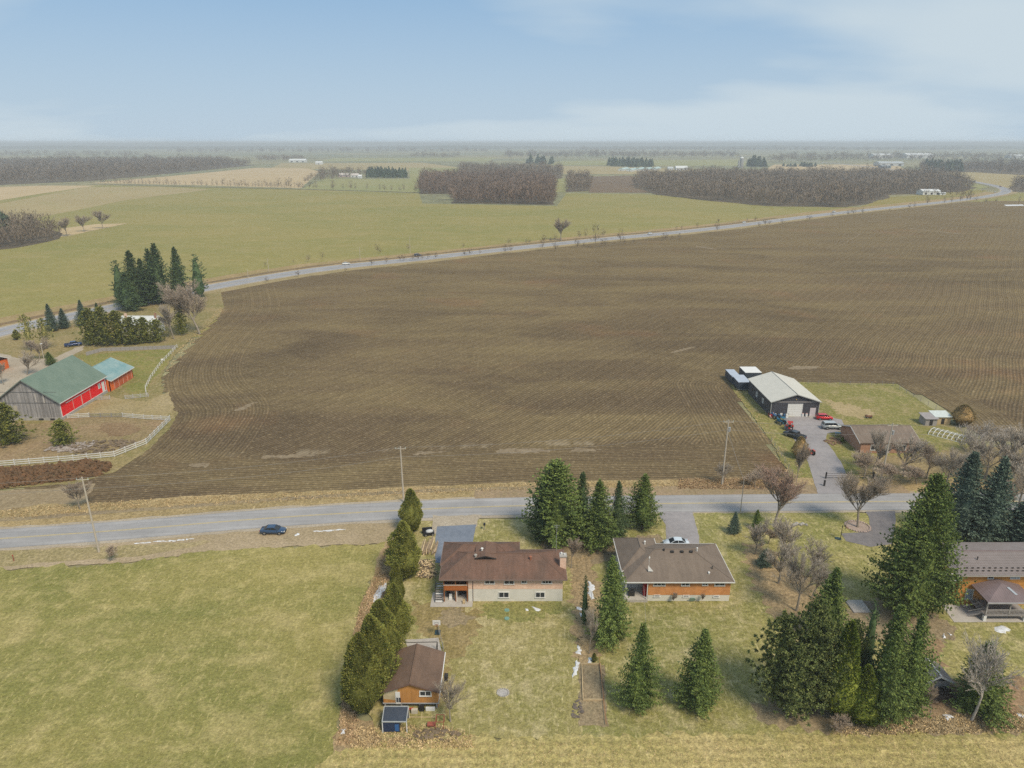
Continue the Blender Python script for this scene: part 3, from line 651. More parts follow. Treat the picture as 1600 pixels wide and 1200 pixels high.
def bare_arrays(h, R, seed, trunk=.22, clear=.22, levels=4, twigs=26, up=.55, tw=.045, wide=.75):
    "leafless tree: (limb V,F), (twig V,F)"
    r = random.Random(seed); LV = []; LF = []; TC = []; TD = []; TL = []
    def seg(p, q, a, b, n):
        d = (q-p).normalized(); u = d.orthogonal().normalized(); v = d.cross(u); i = len(LV)
        for c_, rr in ((p, a), (q, b)):
            for k in range(n): LV.append(c_+(u*math.cos(2*PI*k/n)+v*math.sin(2*PI*k/n))*rr)
        for k in range(n):
            a_, b_ = i+k, i+(k+1) % n; LF.append((a_, b_, b_+n)); LF.append((a_, b_+n, a_+n))
    def grow(p, d, L, rad, lev):
        n = 3 if lev < levels else 2; step = L/n
        for k in range(n):
            nd = (d+Vector((r.uniform(-1, 1), r.uniform(-1, 1), r.uniform(-.5, .9)))*.16).normalized(); q = p+nd*step
            seg(p, q, rad*(1-k/n*.5), rad*(1-(k+1)/n*.5), 5 if lev == 0 else 3)
            if lev < levels and (lev > 0 or k >= 1):
                for _ in range(2 if lev else 3):
                    ax = Vector((r.uniform(-1, 1), r.uniform(-1, 1), r.uniform(-.2, .5))); s = (nd*.9+(ax-nd*ax.dot(nd)).normalized()*wide*r.uniform(.6, 1.15))
                    s.z += up*.3; grow(q, s.normalized(), L*r.uniform(.5, .72), rad*.5, lev+1)
            if lev >= levels-1:
                for _ in range(twigs//n if lev == levels else twigs//(2*n)):
                    TC.append(p.lerp(q, r.random())); dd = nd*.9+Vector((r.uniform(-1, 1), r.uniform(-1, 1), r.uniform(-.2, 1.2)))*.7; TD.append(dd); TL.append(r.uniform(.5, 1.1)*L*.55)
            p, d = q, nd
        if lev < levels: grow(p, d, L*.65, rad*.55, lev+1)
    grow(Vector((0, 0, 0)), Vector((0, 0, 1)), .75, .03, 0)
    LVa = np.array([tuple(v) for v in LV]); TCa = np.array([tuple(v) for v in TC]); TDa = np.array([tuple(v) for v in TD]); TLa = np.array(TL)
    zmax = (TCa[:, 2]+TDa[:, 2]*TLa*.5).max(); rmax = np.percentile(np.hypot(TCa[:, 0], TCa[:, 1]), 97)
    sc = np.array([R/rmax, R/rmax, h/zmax]); base = np.hypot(LVa[:5, 0], LVa[:5, 1]).max()
    LVa = LVa*sc
    rt = trunk/(base*sc[0]); 
    # restore limb thickness lost or gained by the scaling: only the trunk foot matters here
    ri = np.random.default_rng(seed)
    tv, tf = blades(TCa*sc, TDa*sc, TLa*(h/zmax), tw, None, ri)
    return (LVa, np.array(LF)), (tv, tf)

def trunk_mesh(name, h, r0, m, bend=0.0, seed=0):
    mb = MB(); rr = random.Random(seed); p = Vector((0, 0, -.15)); n = 4
    for k in range(n):
        q = Vector((rr.uniform(-bend, bend), rr.uniform(-bend, bend), h*(k+1)/n)); mb.tube(p, q, r0*(1-k/n*.85), r0*(1-(k+1)/n*.85), 7); p = q
    return mb.mesh(name, m)

# prototypes are meshes; every tree is an Empty with a trunk and a crown that use them, scaled to its own height and width
PR = {}
def proto(key, kind, seed, m, bark=None, **k):
    if kind == 'bare':
        (lv, lf), (tv, tf) = bare_arrays(10, k.pop('R', 4), seed, **k)
        PR[key] = [('branches', np_mesh('branches', lv, lf, bark or BARK_GREY)), ('crown', np_mesh('twigs', tv, tf, m))]
    else:
        fn = dict(spruce=spruce_arrays, egg=egg_arrays, pine=pine_arrays)[kind]; R = k.pop('R', 2.6)
        v, f = fn(10, R, seed, **k)
        PR[key] = [('trunk', trunk_mesh('trunk', 8.5, .19, bark or BARK, .08, seed)), ('crown', np_mesh('crown', v, f, m))]
    PR[key+'_R'] = k.get('R', None)
def tree(key, name, label, cat, x, y, h, wid, group=None, rz=None, R0=2.6, tilt=0):
    o = thing(name, label, cat, (x, y, 0), RNG.uniform(0, 6.28) if rz is None else rz, group)
    s = wid/2/R0; o.scale = (s, s, h/10)
    if tilt: o.rotation_euler = (0, tilt, 0)
    for n, me in PR[key]: link(n, me, o)
    return o
for i in range(5): proto('spruce%d' % i, 'spruce', 20+i, L_SPRUCE, dens=2.0, irreg=.3+.07*i, sparse=.05*i, tufty=.62, bw=.155, z0=.05+.03*(i%3))
for i in range(4): proto('dark%d' % i, 'spruce', 40+i, L_DARK, dens=1.7, irreg=.42, sparse=.14, droop=.2, tufty=.65, bw=.16)
for i in range(3): proto('blue%d' % i, 'spruce', 50+i, L_BLUE, dens=1.8, irreg=.28, tufty=.65, bw=.16, droop=.15)
for i in range(2): proto('thinspruce%d' % i, 'spruce', 60+i, L_DARK, dens=.6, irreg=.45, sparse=.3, z0=.03, power=.6)
proto('bigspruce', 'spruce', 77, L_SPRUCE, R=3.3, dens=2.9, irreg=.34, sparse=.05, bw=.12, tufty=.46, power=.72, droop=.12)
proto('bigdark', 'spruce', 78, L_SPRUCE, R=2.6, dens=2.1, irreg=.55, bw=.16, tufty=.6, power=.55, droop=.05)
for i in range(5): proto('cedar%d' % i, 'egg', 80+i, L_CEDAR, R=2.6, n=12000, peak=.34, lump=.42, size=.24)
for i in range(2): proto('bright%d' % i, 'egg', 90+i, L_CEDAR2, R=2.6, n=8000, peak=.22, lump=.34, power=.8)
for i in range(2): proto('rust%d' % i, 'egg', 95+i, L_RUST, R=2.6, n=3000, peak=.4, lump=.3)
for i in range(3): proto('pine%d' % i, 'pine', 100+i, L_PINE, R=3.2, n=260, puff=26, size=.29)
for i in range(2): proto('loose%d' % i, 'pine', 110+i, L_SCOTS, R=2.6, n=80, puff=9, z0=.3)
for i in range(2): proto('olive%d' % i, 'pine', 115+i, L_CEDAR, R=2.8, n=190, puff=12, z0=.06)
for i in range(5): proto('bare%d' % i, 'bare', 120+i, TWIG, R=4, levels=4, twigs=8, tw=.024, wide=.6, up=.9)
for i in range(2): proto('red%d' % i, 'bare', 130+i, TWIG_RED, R=4, levels=4, twigs=10, tw=.028, wide=.42, up=1.0, clear=.2)
for i in range(3): proto('grey%d' % i, 'bare', 140+i, TWIG_GREY, R=4, levels=3, twigs=26, tw=.03, wide=.6, up=1.1)
for i in range(2): proto('birch%d' % i, 'bare', 150+i, leafmat('birch_twigs%d' % i, (.42, .37, .33), (.5, .45, .4)), bark=BARK_PALE, R=4, levels=3, twigs=10, wide=.8)
for i in range(3): proto('shrub%d' % i, 'bare', 160+i, TWIG, R=4, levels=3, twigs=34, wide=1.1, up=1.2, tw=.04)
BR = 4.0
def put(key, name, label, cat, px, pb, pt, wpx, group=None, R0=None, h=None, **k):
    if cat == 'tree' and not h and key[:3] in ('spr', 'dar', 'blu', 'thi', 'big', 'ced', 'bri', 'pin', 'oli'): pb = pb-.2*wpx
    x, y = W(px, pb); hh = h or HT(pb, pt, px); wm = wpx*MPP(pb)*(1.14 if key[:5] in ('cedar', 'brigh', 'rust0', 'rust1') else .74 if key == 'bigspruce' else 1.12 if key[:4] == 'pine' else 1.02 if key[:3] in ('spr', 'dar', 'blu', 'thi') else 1.0)
    if R0 is None: R0 = 4.0 if key[:4] in ('bare', 'red0', 'red1', 'grey', 'birc', 'shru') else (3.3 if key == 'bigspruce' else 3.2 if key[:4] == 'pine' else 2.6)
    return tree(key, name, label, cat, x, y, hh, wm, group, R0=R0, **k)

S = 'spruce_tree'; C_ = 'cedar_tree'; P_ = 'pine_tree'; B_ = 'bare_tree'; SH = 'bare_shrub'
g1 = 'spruces between the road and the two bungalows'
put('bigdark', S, 'tallest dark many-topped spruce left of the others, by the road behind the brown-roofed bungalow', 'tree', 870, 866, 722, 92, g1, R0=2.6)
put('dark1', S, 'dark spruce leaning out on the left flank of the tall many-topped spruce by the road', 'tree', 850, 856, 748, 50, g1)
put('dark2', S, 'dark narrow spruce top half hidden between the tall many-topped spruce and the full green one', 'tree', 908, 838, 738, 42, g1)
put('spruce1', S, 'full green spruce with drooping layers, second from the left corner of the grey-brown roof', 'tree', 933, 866, 752, 66, g1)
put('dark0', S, 'greyer thin spruce with a visible top between two full green spruces near the road', 'tree', 963, 848, 752, 38, g1)
put('spruce2', S, 'cone-shaped green spruce standing apart just left of the second driveway, at the road', 'tree', 1003, 838, 742, 54, g1)
g2 = 'evergreens in the two back yards'
put('spruce3', S, 'green spruce in front of the left end of the orange brick bungalow, beside the snow', 'tree', 951, 1012, 872, 66, g2)
put('spruce4', S, 'narrow green spruce at the lower middle, right of the wooden garden beds', 'tree', 996, 1118, 975, 58, g2)
put('spruce0', S, 'broad open green spruce alone in the middle of the second back yard', 'tree', 1090, 1118, 985, 72, g2)
put('cedar2', 'small_evergreen', 'tiny dark cone evergreen beside the snow at the top of the garden beds', 'tree', 928, 1036, 1020, 8, g2)
put('thinspruce1', 'columnar_shrub', 'tall thin dark shrub column in the strip between the two back yards', 'shrub', 913, 975, 900, 20, g2)
put('grey1', 'columnar_shrub', 'ragged leafless shrub column left of the yard spruce, nearer the viewer', 'shrub', 921, 1022, 952, 26, g2)
g3 = 'cedars along the left edge of the first back yard'
for i, (px, pb, pt, w_, k_, lb) in enumerate([
    (644, 838, 764, 36, 'cedar0', 'pointed cedar at the roadside end of the hedge, in front of the utility pole'),
    (633, 912, 815, 54, 'cedar1', 'big rounded cedar in the hedge beside the split logs'),
    (622, 952, 878, 26, 'cedar2', 'slim cedar below the big rounded one, right of the long snow patch'),
    (620, 1012, 912, 46, 'cedar3', 'dark cedar in the hedge level with the basketball hoop'),
    (600, 1055, 938, 56, 'cedar4', 'rust-tinged olive cedar in the hedge behind the workshop roof'),
    (586, 1098, 962, 66, 'cedar0', 'wide olive cedar left of the workshop roof'),
    (570, 1124, 990, 64, 'cedar3', 'nearest cedar of the hedge, left of the lean-to roof')]):
    put(k_, C_, lb, 'tree', px, pb, pt, w_, g3)
g4 = 'evergreens in the clump at the lower right'
put('spruce1', S, 'spruce standing highest at the back of the lower right clump', 'tree', 1290, 1012, 888, 66, g4)
put('pine0', P_, 'brushy dark pine at the far left of the lower right clump', 'tree', 1212, 1118, 958, 92, g4)
put('pine1', P_, 'brushy dark pine with a tall ragged top in the middle left of the clump', 'tree', 1254, 1124, 935, 88, g4)
put('pine2', P_, 'shorter brushy pine in the clump just left of the bright green cedar', 'tree', 1272, 1128, 975, 74, g4)
put('bright0', C_, 'bright yellow-green pointed cedar in front of the dark pines', 'tree', 1306, 1130, 972, 66, g4)
put('bright1', C_, 'low bright green cedar at the foot of the larch, between its two taller neighbours', 'tree', 1342, 1136, 1040, 62, g4)
put('spruce2', S, 'taller of the two green spruces at the right of the lower right clump', 'tree', 1374, 1136, 948, 84, g4)
put('spruce4', S, 'right-hand slightly shorter green spruce ending the lower right clump', 'tree', 1410, 1128, 962, 68, g4)
put('thinspruce0', 'larch_tree', 'leafless greyish larch spire between the clump and the tallest spruce', 'tree', 1345, 1078, 942, 42, g4)
for c in scene.objects[-1].children if False else []: pass
put('bigspruce', S, 'largest spruce of all, very broad and dark green, left of the orange wooden house', 'tree', 1421, 990, 743, 166, R0=3.3)
put('spruce3', S, 'broad low green spruce behind a leafless tree at the lower right corner', 'tree', 1524, 1120, 1006, 90, g4)
put('pine1', P_, 'low dark brushy pine filling the foot of the clump at the front', 'tree', 1236, 1138, 1010, 84, g4)
put('pine0', P_, 'dark brushy pine top at the back of the clump behind the bright cedar', 'tree', 1322, 1085, 968, 60, g4)
g5 = 'spruces behind the orange wooden house'
put('blue0', S, 'dark blue-green spruce with a tall tip above the orange house, left of the pair', 'tree', 1494, 858, 708, 78, g5)
put('blue1', S, 'full green spruce beside the tall blue-green one, right one of the pair', 'tree', 1540, 862, 716, 74, g5)
put('blue2', S, 'blue-green spruce cut by the right edge above the metal roof', 'tree', 1592, 872, 780, 84, g5)
put('dark3', S, 'dark spruce partly hidden behind the right shoulder of the largest spruce', 'tree', 1466, 868, 770, 60, g5)
put('blue0', 'small_evergreen', 'small dense blue spruce on the lawn right of the second driveway', 'tree', 1146, 838, 800, 22, None)
put('spruce3', 'small_evergreen', 'small green fir half hidden behind a shrub near the road', 'tree', 1181, 832, 797, 22, None)
put('blue1', 'small_evergreen', 'little blue spruce at the foot of the grey shrubs beside the bungalow', 'tree', 1194, 890, 858, 26, None)
# farm at the left
g6 = 'tall spruces behind the farm'
for i, (px, pb, pt, w_, k_, lb) in enumerate([
    (192, 482, 408, 26, 'thinspruce1', 'leftmost ragged spruce of the tall farm row, one-sided'),
    (214, 486, 392, 34, 'dark0', 'wide tall spruce second from the left in the farm row'),
    (229, 480, 404, 24, 'dark2', 'lower spruce top squeezed in the middle of the farm row'),
    (243, 478, 388, 26, 'dark1', 'tall slim spruce touching the tallest one in the farm row'),
    (254, 482, 380, 32, 'dark3', 'tallest spruce in the farm row'),
    (283, 476, 386, 28, 'dark0', 'single tall spruce to the right of the tallest in the farm row'),
    (312, 470, 398, 26, 'thinspruce0', 'rightmost open spruce of the farm row, standing apart before the highway'),
    (203, 492, 425, 30, 'dark1', 'short dark spruce under the left end of the farm row')]):
    put(k_, S, lb, 'tree', px, pb+2, pt, w_*1.45, g6)
g7 = 'young spruces near the farm drive'
for px, pb, pt, w_, k_, lb in [(82, 522, 475, 22, 'blue0', 'left one of the two dark spruces beside the highway at the farm'), (101, 517, 482, 22, 'blue1', 'right one of the two dark spruces beside the highway at the farm'), (131, 513, 469, 22, 'blue2', 'dark spruce by the highway just left of the olive cedar row'), (155, 503, 473, 16, 'dark0', 'spruce tip showing over the olive cedar row')]:
    put(k_, S, lb, 'tree', px, pb, pt, w_, g7)
g8 = 'olive cedars in front of the white-roofed farmhouse'
for i, (px, pb, pt, w_, lb) in enumerate([(146, 546, 480, 40, 'first olive cedar at the left end of the farm row, beside the blue pickup'), (166, 548, 478, 40, 'second olive cedar from the left of the farm row'), (187, 546, 484, 40, 'third olive cedar from the left, covering the left end of the white roof'), (208, 545, 494, 38, 'fourth olive cedar from the left, below the white roof'), (228, 542, 495, 34, 'fifth olive cedar from the left, below the right half of the white roof'), (247, 540, 498, 30, 'last olive cedar at the right end of the farm row')]):
    put('olive%d' % (i % 2), C_, lb, 'tree', px, pb, pt, w_, g8)
put('olive1', C_, 'small olive cedar alone between the farm row and the field edge', 'tree', 285, 528, 476, 24, None)
put('cedar2', 'round_evergreen', 'black-green clipped egg-shaped evergreen alone near the highway', 'shrub', 27, 531, 515, 12, None)
put('loose0', P_, 'thin yellow-green pine left of the farm drive', 'tree', 49, 549, 490, 30, None); put('loose1', P_, 'bushier yellow-green pine behind the thin one by the farm drive', 'tree', 74, 545, 497, 34, None)
put('spruce2', 'small_evergreen', 'small dark evergreen at the back corner of the green-roofed barn', 'tree', 79, 574, 550, 20, None)
put('olive0', P_, 'large bright olive pine in front of the grey barn wall at the left edge', 'tree', 16, 706, 630, 66, None, R0=2.8)
put('olive1', P_, 'smaller thin olive pine below the red corner of the barn', 'tree', 100, 704, 655, 44, None, R0=2.8)
put('rust1', 'round_evergreen', 'olive brown rounded bush at the field edge behind the white birches', 'shrub', 1502, 664, 632, 34, None)
put('rust0', 'round_evergreen', 'dark brown rounded bush beside the equipment on the shop drive', 'shrub', 1248, 716, 682, 24, None)
# leafless trees near the houses
for a in [('red0', B_, 'reddish leafless maple with a fan crown on the lawn beside the road', 1210, 822, 726, 66),
    ('bare0', B_, 'leafless tree with thick limbs standing in a ring of stones', 1340, 824, 734, 70),
    ('grey0', SH, 'grey many-stemmed shrub beside the small blue spruce', 1180, 866, 806, 50),
    ('grey1', SH, 'tall pale grey thicket right of the orange brick bungalow, upper part', 1216, 912, 838, 62),
    ('grey2', SH, 'tall pale grey thicket nearer the clump, lower part', 1244, 955, 858, 66),
    ('grey0', SH, 'pale grey shrub against the back of the clump of pines', 1268, 935, 872, 46),
    ('bare1', B_, 'small grey leafless tree beside the leftmost utility pole', 126, 796, 748, 38),
    ('bare2', B_, 'thin leafless tree left of the shop drive entrance', 1244, 756, 690, 30),
    ('grey2', B_, 'leafless brown tree right of the workshop', 704, 1128, 1056, 46),
    ('bare3', B_, 'lone vase-shaped leafless tree on the far side of the highway', 877, 376, 340, 27),
    ('bare4', B_, 'large brownish leafless tree at the right end of the farm spruces', 312, 522, 438, 88),
    ('grey1', B_, 'smaller leafless tree left of the large brownish one at the farm', 272, 530, 472, 34),
    ('grey0', B_, 'leafless tree behind the green barn roof', 42, 586, 548, 36), ('bare2', B_, 'dark leafless tree at the left edge beside the orange wall', 6, 602, 565, 26),
    ('bare0', B_, 'leafless shrubby tree on the farm lawn left of the barn peak', 62, 562, 528, 34),
    ('birch0', 'birch_tree', 'white-barked birch with a forked crown behind the greenhouse frames', 1534, 712, 654, 50),
    ('birch1', 'birch_tree', 'white-barked birch furthest right above the thicket', 1562, 708, 664, 34),
    ('birch1', 'birch_tree', 'leaning white-barked birch crossing the greenhouse frames', 1512, 732, 662, 46),
    ('grey1', B_, 'leafless tree in front of the brick house, left of the utility pole', 1364, 740, 672, 44),
    ('grey2', B_, 'leafless tree in front of the brick house, right of the utility pole', 1412, 745, 678, 54),
    ('bare1', B_, 'yellowish leafless tree at the right end of the brick house', 1448, 748, 690, 52),
    ('grey0', B_, 'grey leafless thicket tree at the right edge above the spruces', 1572, 755, 690, 66),
    ('grey2', B_, 'grey leafless thicket tree at the right edge, lower one', 1592, 792, 722, 60),
    ('bare3', B_, 'brown leafless tree between the pair of spruces and the right edge', 1560, 812, 742, 48),
    ('grey1', B_, 'grey leafless tree beyond the birches at the right edge', 1596, 722, 672, 48),
    ('birch0', B_, 'yellowish leafless tree standing in front of the low lower right spruce', 1518, 1126, 985, 84),
    ('shrub0', SH, 'grey leafless bush between the many-topped spruce and the brick chimney', 893, 888, 838, 30),
    ('shrub1', SH, 'brown leafless bush at the foot of the lower right clump', 1306, 1142, 1112, 42),
    ('shrub2', SH, 'reddish brown shrub against the pale basement wall, left one of two', 1051, 944, 926, 14),
    ('shrub0', SH, 'reddish brown shrub against the pale basement wall, right one of two', 1096, 944, 926, 10),
    ('shrub1', SH, 'small brown shrub on the verge beside the leftmost utility pole', 172, 877, 852, 26),
    ('grey2', SH, 'leafless shrub under the left arm of the birch at the road', 1130, 755, 722, 30),
    ('shrub2', SH, 'brown thicket below the brick house', 1392, 752, 722, 60),
    ('grey1', SH, 'grey leafless thicket on the lawn between the two blue-green young spruces and the pines', 1226, 884, 812, 62),
    ('grey0', SH, 'pale leafless thicket furthest right of the grey shrubs, above the highest clump spruce', 1262, 900, 842, 52),
    ('shrub0', SH, 'low grey shrub between the third driveway lawn and the grey thicket', 1200, 850, 822, 30),
    ('grey2', B_, 'grey leafless tree between the birches and the blue-green spruces', 1538, 748, 684, 66),
    ('grey1', B_, 'tall grey leafless tree above the right edge spruces', 1580, 738, 660, 74),
    ('grey0', B_, 'brownish leafless tree at the right edge just below the birches', 1598, 768, 706, 60),
    ('shrub1', SH, 'tangled grey thicket beside the right-hand utility pole', 1350, 748, 706, 50),
    ('grey2', B_, 'leafless tree right of the brick house, before the spruces', 1478, 764, 700, 54),
    ('shrub2', SH, 'brown thicket along the dark wire fence', 1432, 756, 726, 60),
    ('shrub0', SH, 'reddish weeds and shrubs at the mouth of the shop drive, left side', 1180, 762, 738, 34),
    ('shrub1', SH, 'grey-brown brush at the front of the lower right shed', 1452, 1122, 1070, 34)]:
    put(a[0], a[1], a[2], 'tree' if a[1] != SH else 'shrub', *a[3:])

# ------------------------------------------------------------------ far trees: light versions
def far_tree_arrays(seed, kind='bare'):
    r = np.random.default_rng(seed)
    if kind == 'bare':
        n = 48; u = r.uniform(0, 1, n); az = r.uniform(0, 2*PI, n); rr = .27*np.sqrt(r.uniform(0, 1, n)); z = .28+.62*u
        rr = rr*np.sin(PI*np.clip(.25+.75*u, 0, 1))**.6
        C = np.stack([rr*np.cos(az)*.6, rr*np.sin(az)*.6, z-.1], 1); D = np.stack([np.cos(az)*.6, np.sin(az)*.6, np.full(n, .9)], 1)+r.normal(size=(n, 3))*.3
        a = blades(C, D, r.uniform(.14, .27, n), .02, None, r)
        T = blades(np.array([[0, 0, 0.], [0, 0, 0.], [0, 0, .2], [0, 0, .2], [0, 0, .15]]), np.array([[0, 0, 1.], [.02, 0, 1.], [.4, .2, 1.], [-.4, .1, 1.], [.1, -.4, 1.]]), np.array([.8, .7, .5, .5, .5]), .035, None, r)
        return join([a, T])
    n = 90; u = r.uniform(0, 1, n)**1.2; az = r.uniform(0, 2*PI, n); rr = .17*(1-u)+.01
    C = np.stack([rr*.3*np.cos(az), rr*.3*np.sin(az), .08+u*.86], 1); D = np.stack([np.cos(az), np.sin(az), -.2+0*az], 1)+r.normal(size=(n, 3))*.2
    return join([blades(C, D, rr*.9+.03, .07, None, r), hull(.95, .05, lambda t: .12*(1-t)+.01, r, 5, 7)])
FT = {'bare': [far_tree_arrays(200+i) for i in range(6)], 'fir': [far_tree_arrays(220+i, 'fir') for i in range(4)]}
FW = leafmat('far_twigs', (.165, .13, .095), (.205, .165, .118), (.195, .145, .105), scale=.012, jit=.15); FWR = leafmat('far_red_twigs', (.15, .105, .075), (.19, .132, .095), (.175, .135, .1), scale=.015, jit=.15); FWG = leafmat('far_fir_needles', (.05, .075, .042), (.075, .1, .052), scale=.03)
def far_mesh(kind, i, m):
    key = ('far', kind, i, m.name)
    if key not in PR: v, f = FT[kind][i]; PR[key] = np_mesh('far_'+kind, v, f, m)
    return PR[key]
def far_one(name, label, group, px, pb, h, kind='bare', m=None, cat='tree', wide=1.0):
    x, y = W(px, pb); i = int(RNG.integers(0, len(FT[kind])))
    o = link(name, far_mesh(kind, i, m or (FW if kind == 'bare' else FWG)), None, (x, y, 0), RNG.uniform(0, 6)); o.scale = (h*wide, h*wide, h)
    return tag(o, label, cat, group)
def wood(name, poly_px, spacing, h, m, kind='bare', label=None, edge_fir=None, floor=True, hj=.32, wide=1.15, seed=1):
    spacing *= 1.38; wide *= 1.2
    poly = ragged(WW(poly_px), 14, 7, .02) if floor else WW(poly_px); r = np.random.default_rng(seed); P = np.array(poly); lo, hi = P.min(0), P.max(0)
    xs = np.arange(lo[0], hi[0], spacing); ys = np.arange(lo[1], hi[1], spacing); X, Y = np.meshgrid(xs, ys); Q = np.stack([X.ravel(), Y.ravel()], 1); Q += r.uniform(-.5, .5, Q.shape)*spacing
    Q = Q[inpoly(Q, poly)]
    Vs = []; Fs = []; k = 0; arr = FT[kind]; idx = r.integers(0, len(arr), len(Q))
    for j, (v, f) in enumerate(arr):
        q = Q[idx == j]; n = len(q)
        if not n: continue
        hh = h*r.uniform(1-hj, 1+hj, n)*np.array([.9+.5*mnoise.noise(Vector((p[0]*.022, p[1]*.022, seed))) for p in q]); a = r.uniform(0, 2*PI, n); c, s = np.cos(a), np.sin(a)
        vx = v[None, :, 0]*c[:, None]-v[None, :, 1]*s[:, None]; vy = v[None, :, 0]*s[:, None]+v[None, :, 1]*c[:, None]
        VV = np.stack([vx*hh[:, None]*wide+q[:, :1], vy*hh[:, None]*wide+q[:, 1:], v[None, :, 2]*hh[:, None]+np.zeros_like(vx)], -1).reshape(-1, 3)
        FF = (f[None]+(np.arange(n)*len(v))[:, None, None]).reshape(-1, 3)
        Vs.append(VV); Fs.append(FF+k); k += len(VV)
    o = link(name, np_mesh(name, np.concatenate(Vs), np.concatenate(Fs), m)); o['kind'] = 'stuff'; o['label'] = label or 'brown leafless wood'; o['category'] = 'wood'
    if floor: sheet('wood_floor', poly, -.03, MATS['wood_floor_litter'], 0)
    return len(Q)
gmat('wood_floor_litter', (.1, .08, .055), (.13, .1, .065), (.09, .08, .05), .01, .04, .3, .2, bump=0)
wood('leafless_wood', [(655, 303), (706, 303), (706, 318), (864, 320), (866, 300), (860, 282), (660, 281)], 5.6, 19, FWR, label='reddish brown leafless wood in the middle of the green field', seed=2)
wood('leafless_wood', [(990, 292), (1022, 303), (1100, 313), (1200, 322), (1325, 324), (1380, 312), (1392, 305), (1500, 300), (1524, 293), (1480, 280), (1400, 275), (1120, 275), (1000, 280)], 7.6, 19, FW, label='long brown leafless wood on the right, above the highway', seed=3)
wood('leafless_wood', [(-160, 292), (0, 289), (140, 283), (300, 268), (398, 258), (330, 252), (0, 254), (-160, 256)], 16, 22, FW, label='long grey-brown leafless wood at the far left', seed=4, wide=1.5)
wood('leafless_wood', [(-120, 420), (-20, 392), (20, 388), (95, 373), (97, 362), (70, 356), (-10, 352), (-120, 366)], 5.5, 13, FW, label='dark leafless thicket cut by the left edge', seed=5)
wood('leafless_wood', [(716, 279), (878, 279), (876, 266), (720, 263)], 13, 20, FW, label='grey leafless wood behind the reddish one', seed=6, wide=1.4)
wood('leafless_wood', [(884, 300), (920, 299), (922, 284), (888, 280)], 8, 20, FW, label='small grey leafless copse right of the reddish wood', seed=7)
wood('leafless_wood', [(1440, 270), (1520, 269), (1640, 276), (1800, 286), (1800, 256), (1640, 254), (1440, 258)], 19, 20, FW, label='hazy leafless wood at the far right beyond the highway bend', seed=8, wide=1.5)
wood('leafless_wood', [(1640, 300), (1800, 310), (1800, 285), (1590, 285), (1572, 300)], 12, 16, FW, label='leafless wood at the right edge beside the highway bend', seed=18, wide=1.3)
for i, (pp, h, sp, lb) in enumerate([([(785, 247), (1160, 247), (1150, 241), (790, 241)], 26, 45, 'hazy wood band behind the far green fields'), ([(405, 253), (480, 251), (470, 247), (400, 248)], 20, 26, 'hazy trees around a far white-roofed farm'), ([(1200, 255), (1420, 252), (1800, 250), (1800, 244), (1220, 245)], 24, 42, 'hazy wood band before the far industrial sheds'), ([(640, 247), (720, 247), (720, 244), (650, 244)], 24, 40, 'short hazy wood on the far plain'), ([(260, 239), (760, 238.5), (760, 236), (260, 236)], 30, 75, 'faint strip of wood on the far plain left of centre'), ([(900, 236.5), (1500, 236), (1500, 234), (900, 234)], 30, 85, 'faint strip of wood on the far plain right of centre'), ([(-200, 234), (420, 233.5), (420, 232), (-200, 232)], 30, 95, 'faintest strip of wood near the left horizon'), ([(-300, 246), (240, 246), (200, 240), (-300, 240)], 24, 70, 'hazy wood band at the far left')]):
    wood('far_wood', pp, sp, h, FW, label=lb, floor=False, seed=30+i, wide=1.8)
wood('fir_plantation', [(573, 278), (635, 278), (634, 273), (576, 272)], 6.5, 15, FWG, 'fir', label='dark green block of firs beside the far farmstead', floor=False, seed=9, wide=1.3)
wood('fir_plantation', [(950, 260), (1018, 262), (1020, 257), (952, 254)], 14, 20, FWG, 'fir', label='dark firs behind the far green-roofed barns', floor=False, seed=10, wide=1.6)
wood('fir_plantation', [(1166, 261), (1198, 261), (1198, 257), (1166, 257)], 14, 22, FWG, 'fir', label='dark firs right of the far silo', floor=False, seed=11, wide=1.6)
wood('fir_plantation', [(1223, 261), (1275, 261), (1275, 259), (1223, 259)], 13, 11, FWG, 'fir', label='low dark row of firs beyond the long wood', floor=False, seed=12, wide=2)
wood('fir_plantation', [(1442, 268), (1502, 268), (1500, 261), (1444, 261)], 15, 22, FWG, 'fir', label='dark firs at the edge of the far right wood', floor=False, seed=13, wide=1.6)
wood('fir_plantation', [(822, 257), (864, 257), (864, 254), (824, 254)], 20, 24, FWG, 'fir', label='dark firs standing behind the grey wood', floor=False, seed=14, wide=1.6)
wood('fir_plantation', [(-40, 368), (10, 356), (30, 362), (0, 374)], 7, 15, FWG, 'fir', label='dark firs in the left edge thicket', floor=False, seed=15, wide=1.6)
wood('leafless_wood', [(470, 288), (505, 284), (560, 276), (600, 271), (520, 270), (480, 280)], 15, 17, FW, label='leafless trees around the far farmstead', floor=False, seed=16, wide=1.3)
# trees one can tell apart in the hedgerow
FWH = leafmat('hedgerow_twigs', (.15, .12, .09), (.2, .16, .115), (.2, .14, .1), scale=.02)
gh = 'bare trees in the hedgerow between the far fields'; lh = 'thin bare tree in the long hedgerow at the back of the green field'
line_px = [(140, 287.5), (240, 290.5), (350, 293), (470, 296), (560, 298), (655, 301)]
def on_line(x):
    for (a, ya), (b, yb) in zip(line_px[:-1], line_px[1:]):
        if a <= x <= b: return ya+(yb-ya)*(x-a)/(b-a)
x = 142.0
while x < 652:
    dense = x < 275 or 345 < x < 470
    far_one('hedgerow_tree', lh, gh, x, on_line(x)-.3, RNG.uniform(9, 16) if x < 450 else RNG.uniform(8, 14), m=FWH, wide=RNG.uniform(.7, 1.2))
    x += RNG.uniform(2.5, 7) if dense else (RNG.uniform(5, 12) if x < 470 else RNG.uniform(9, 26))
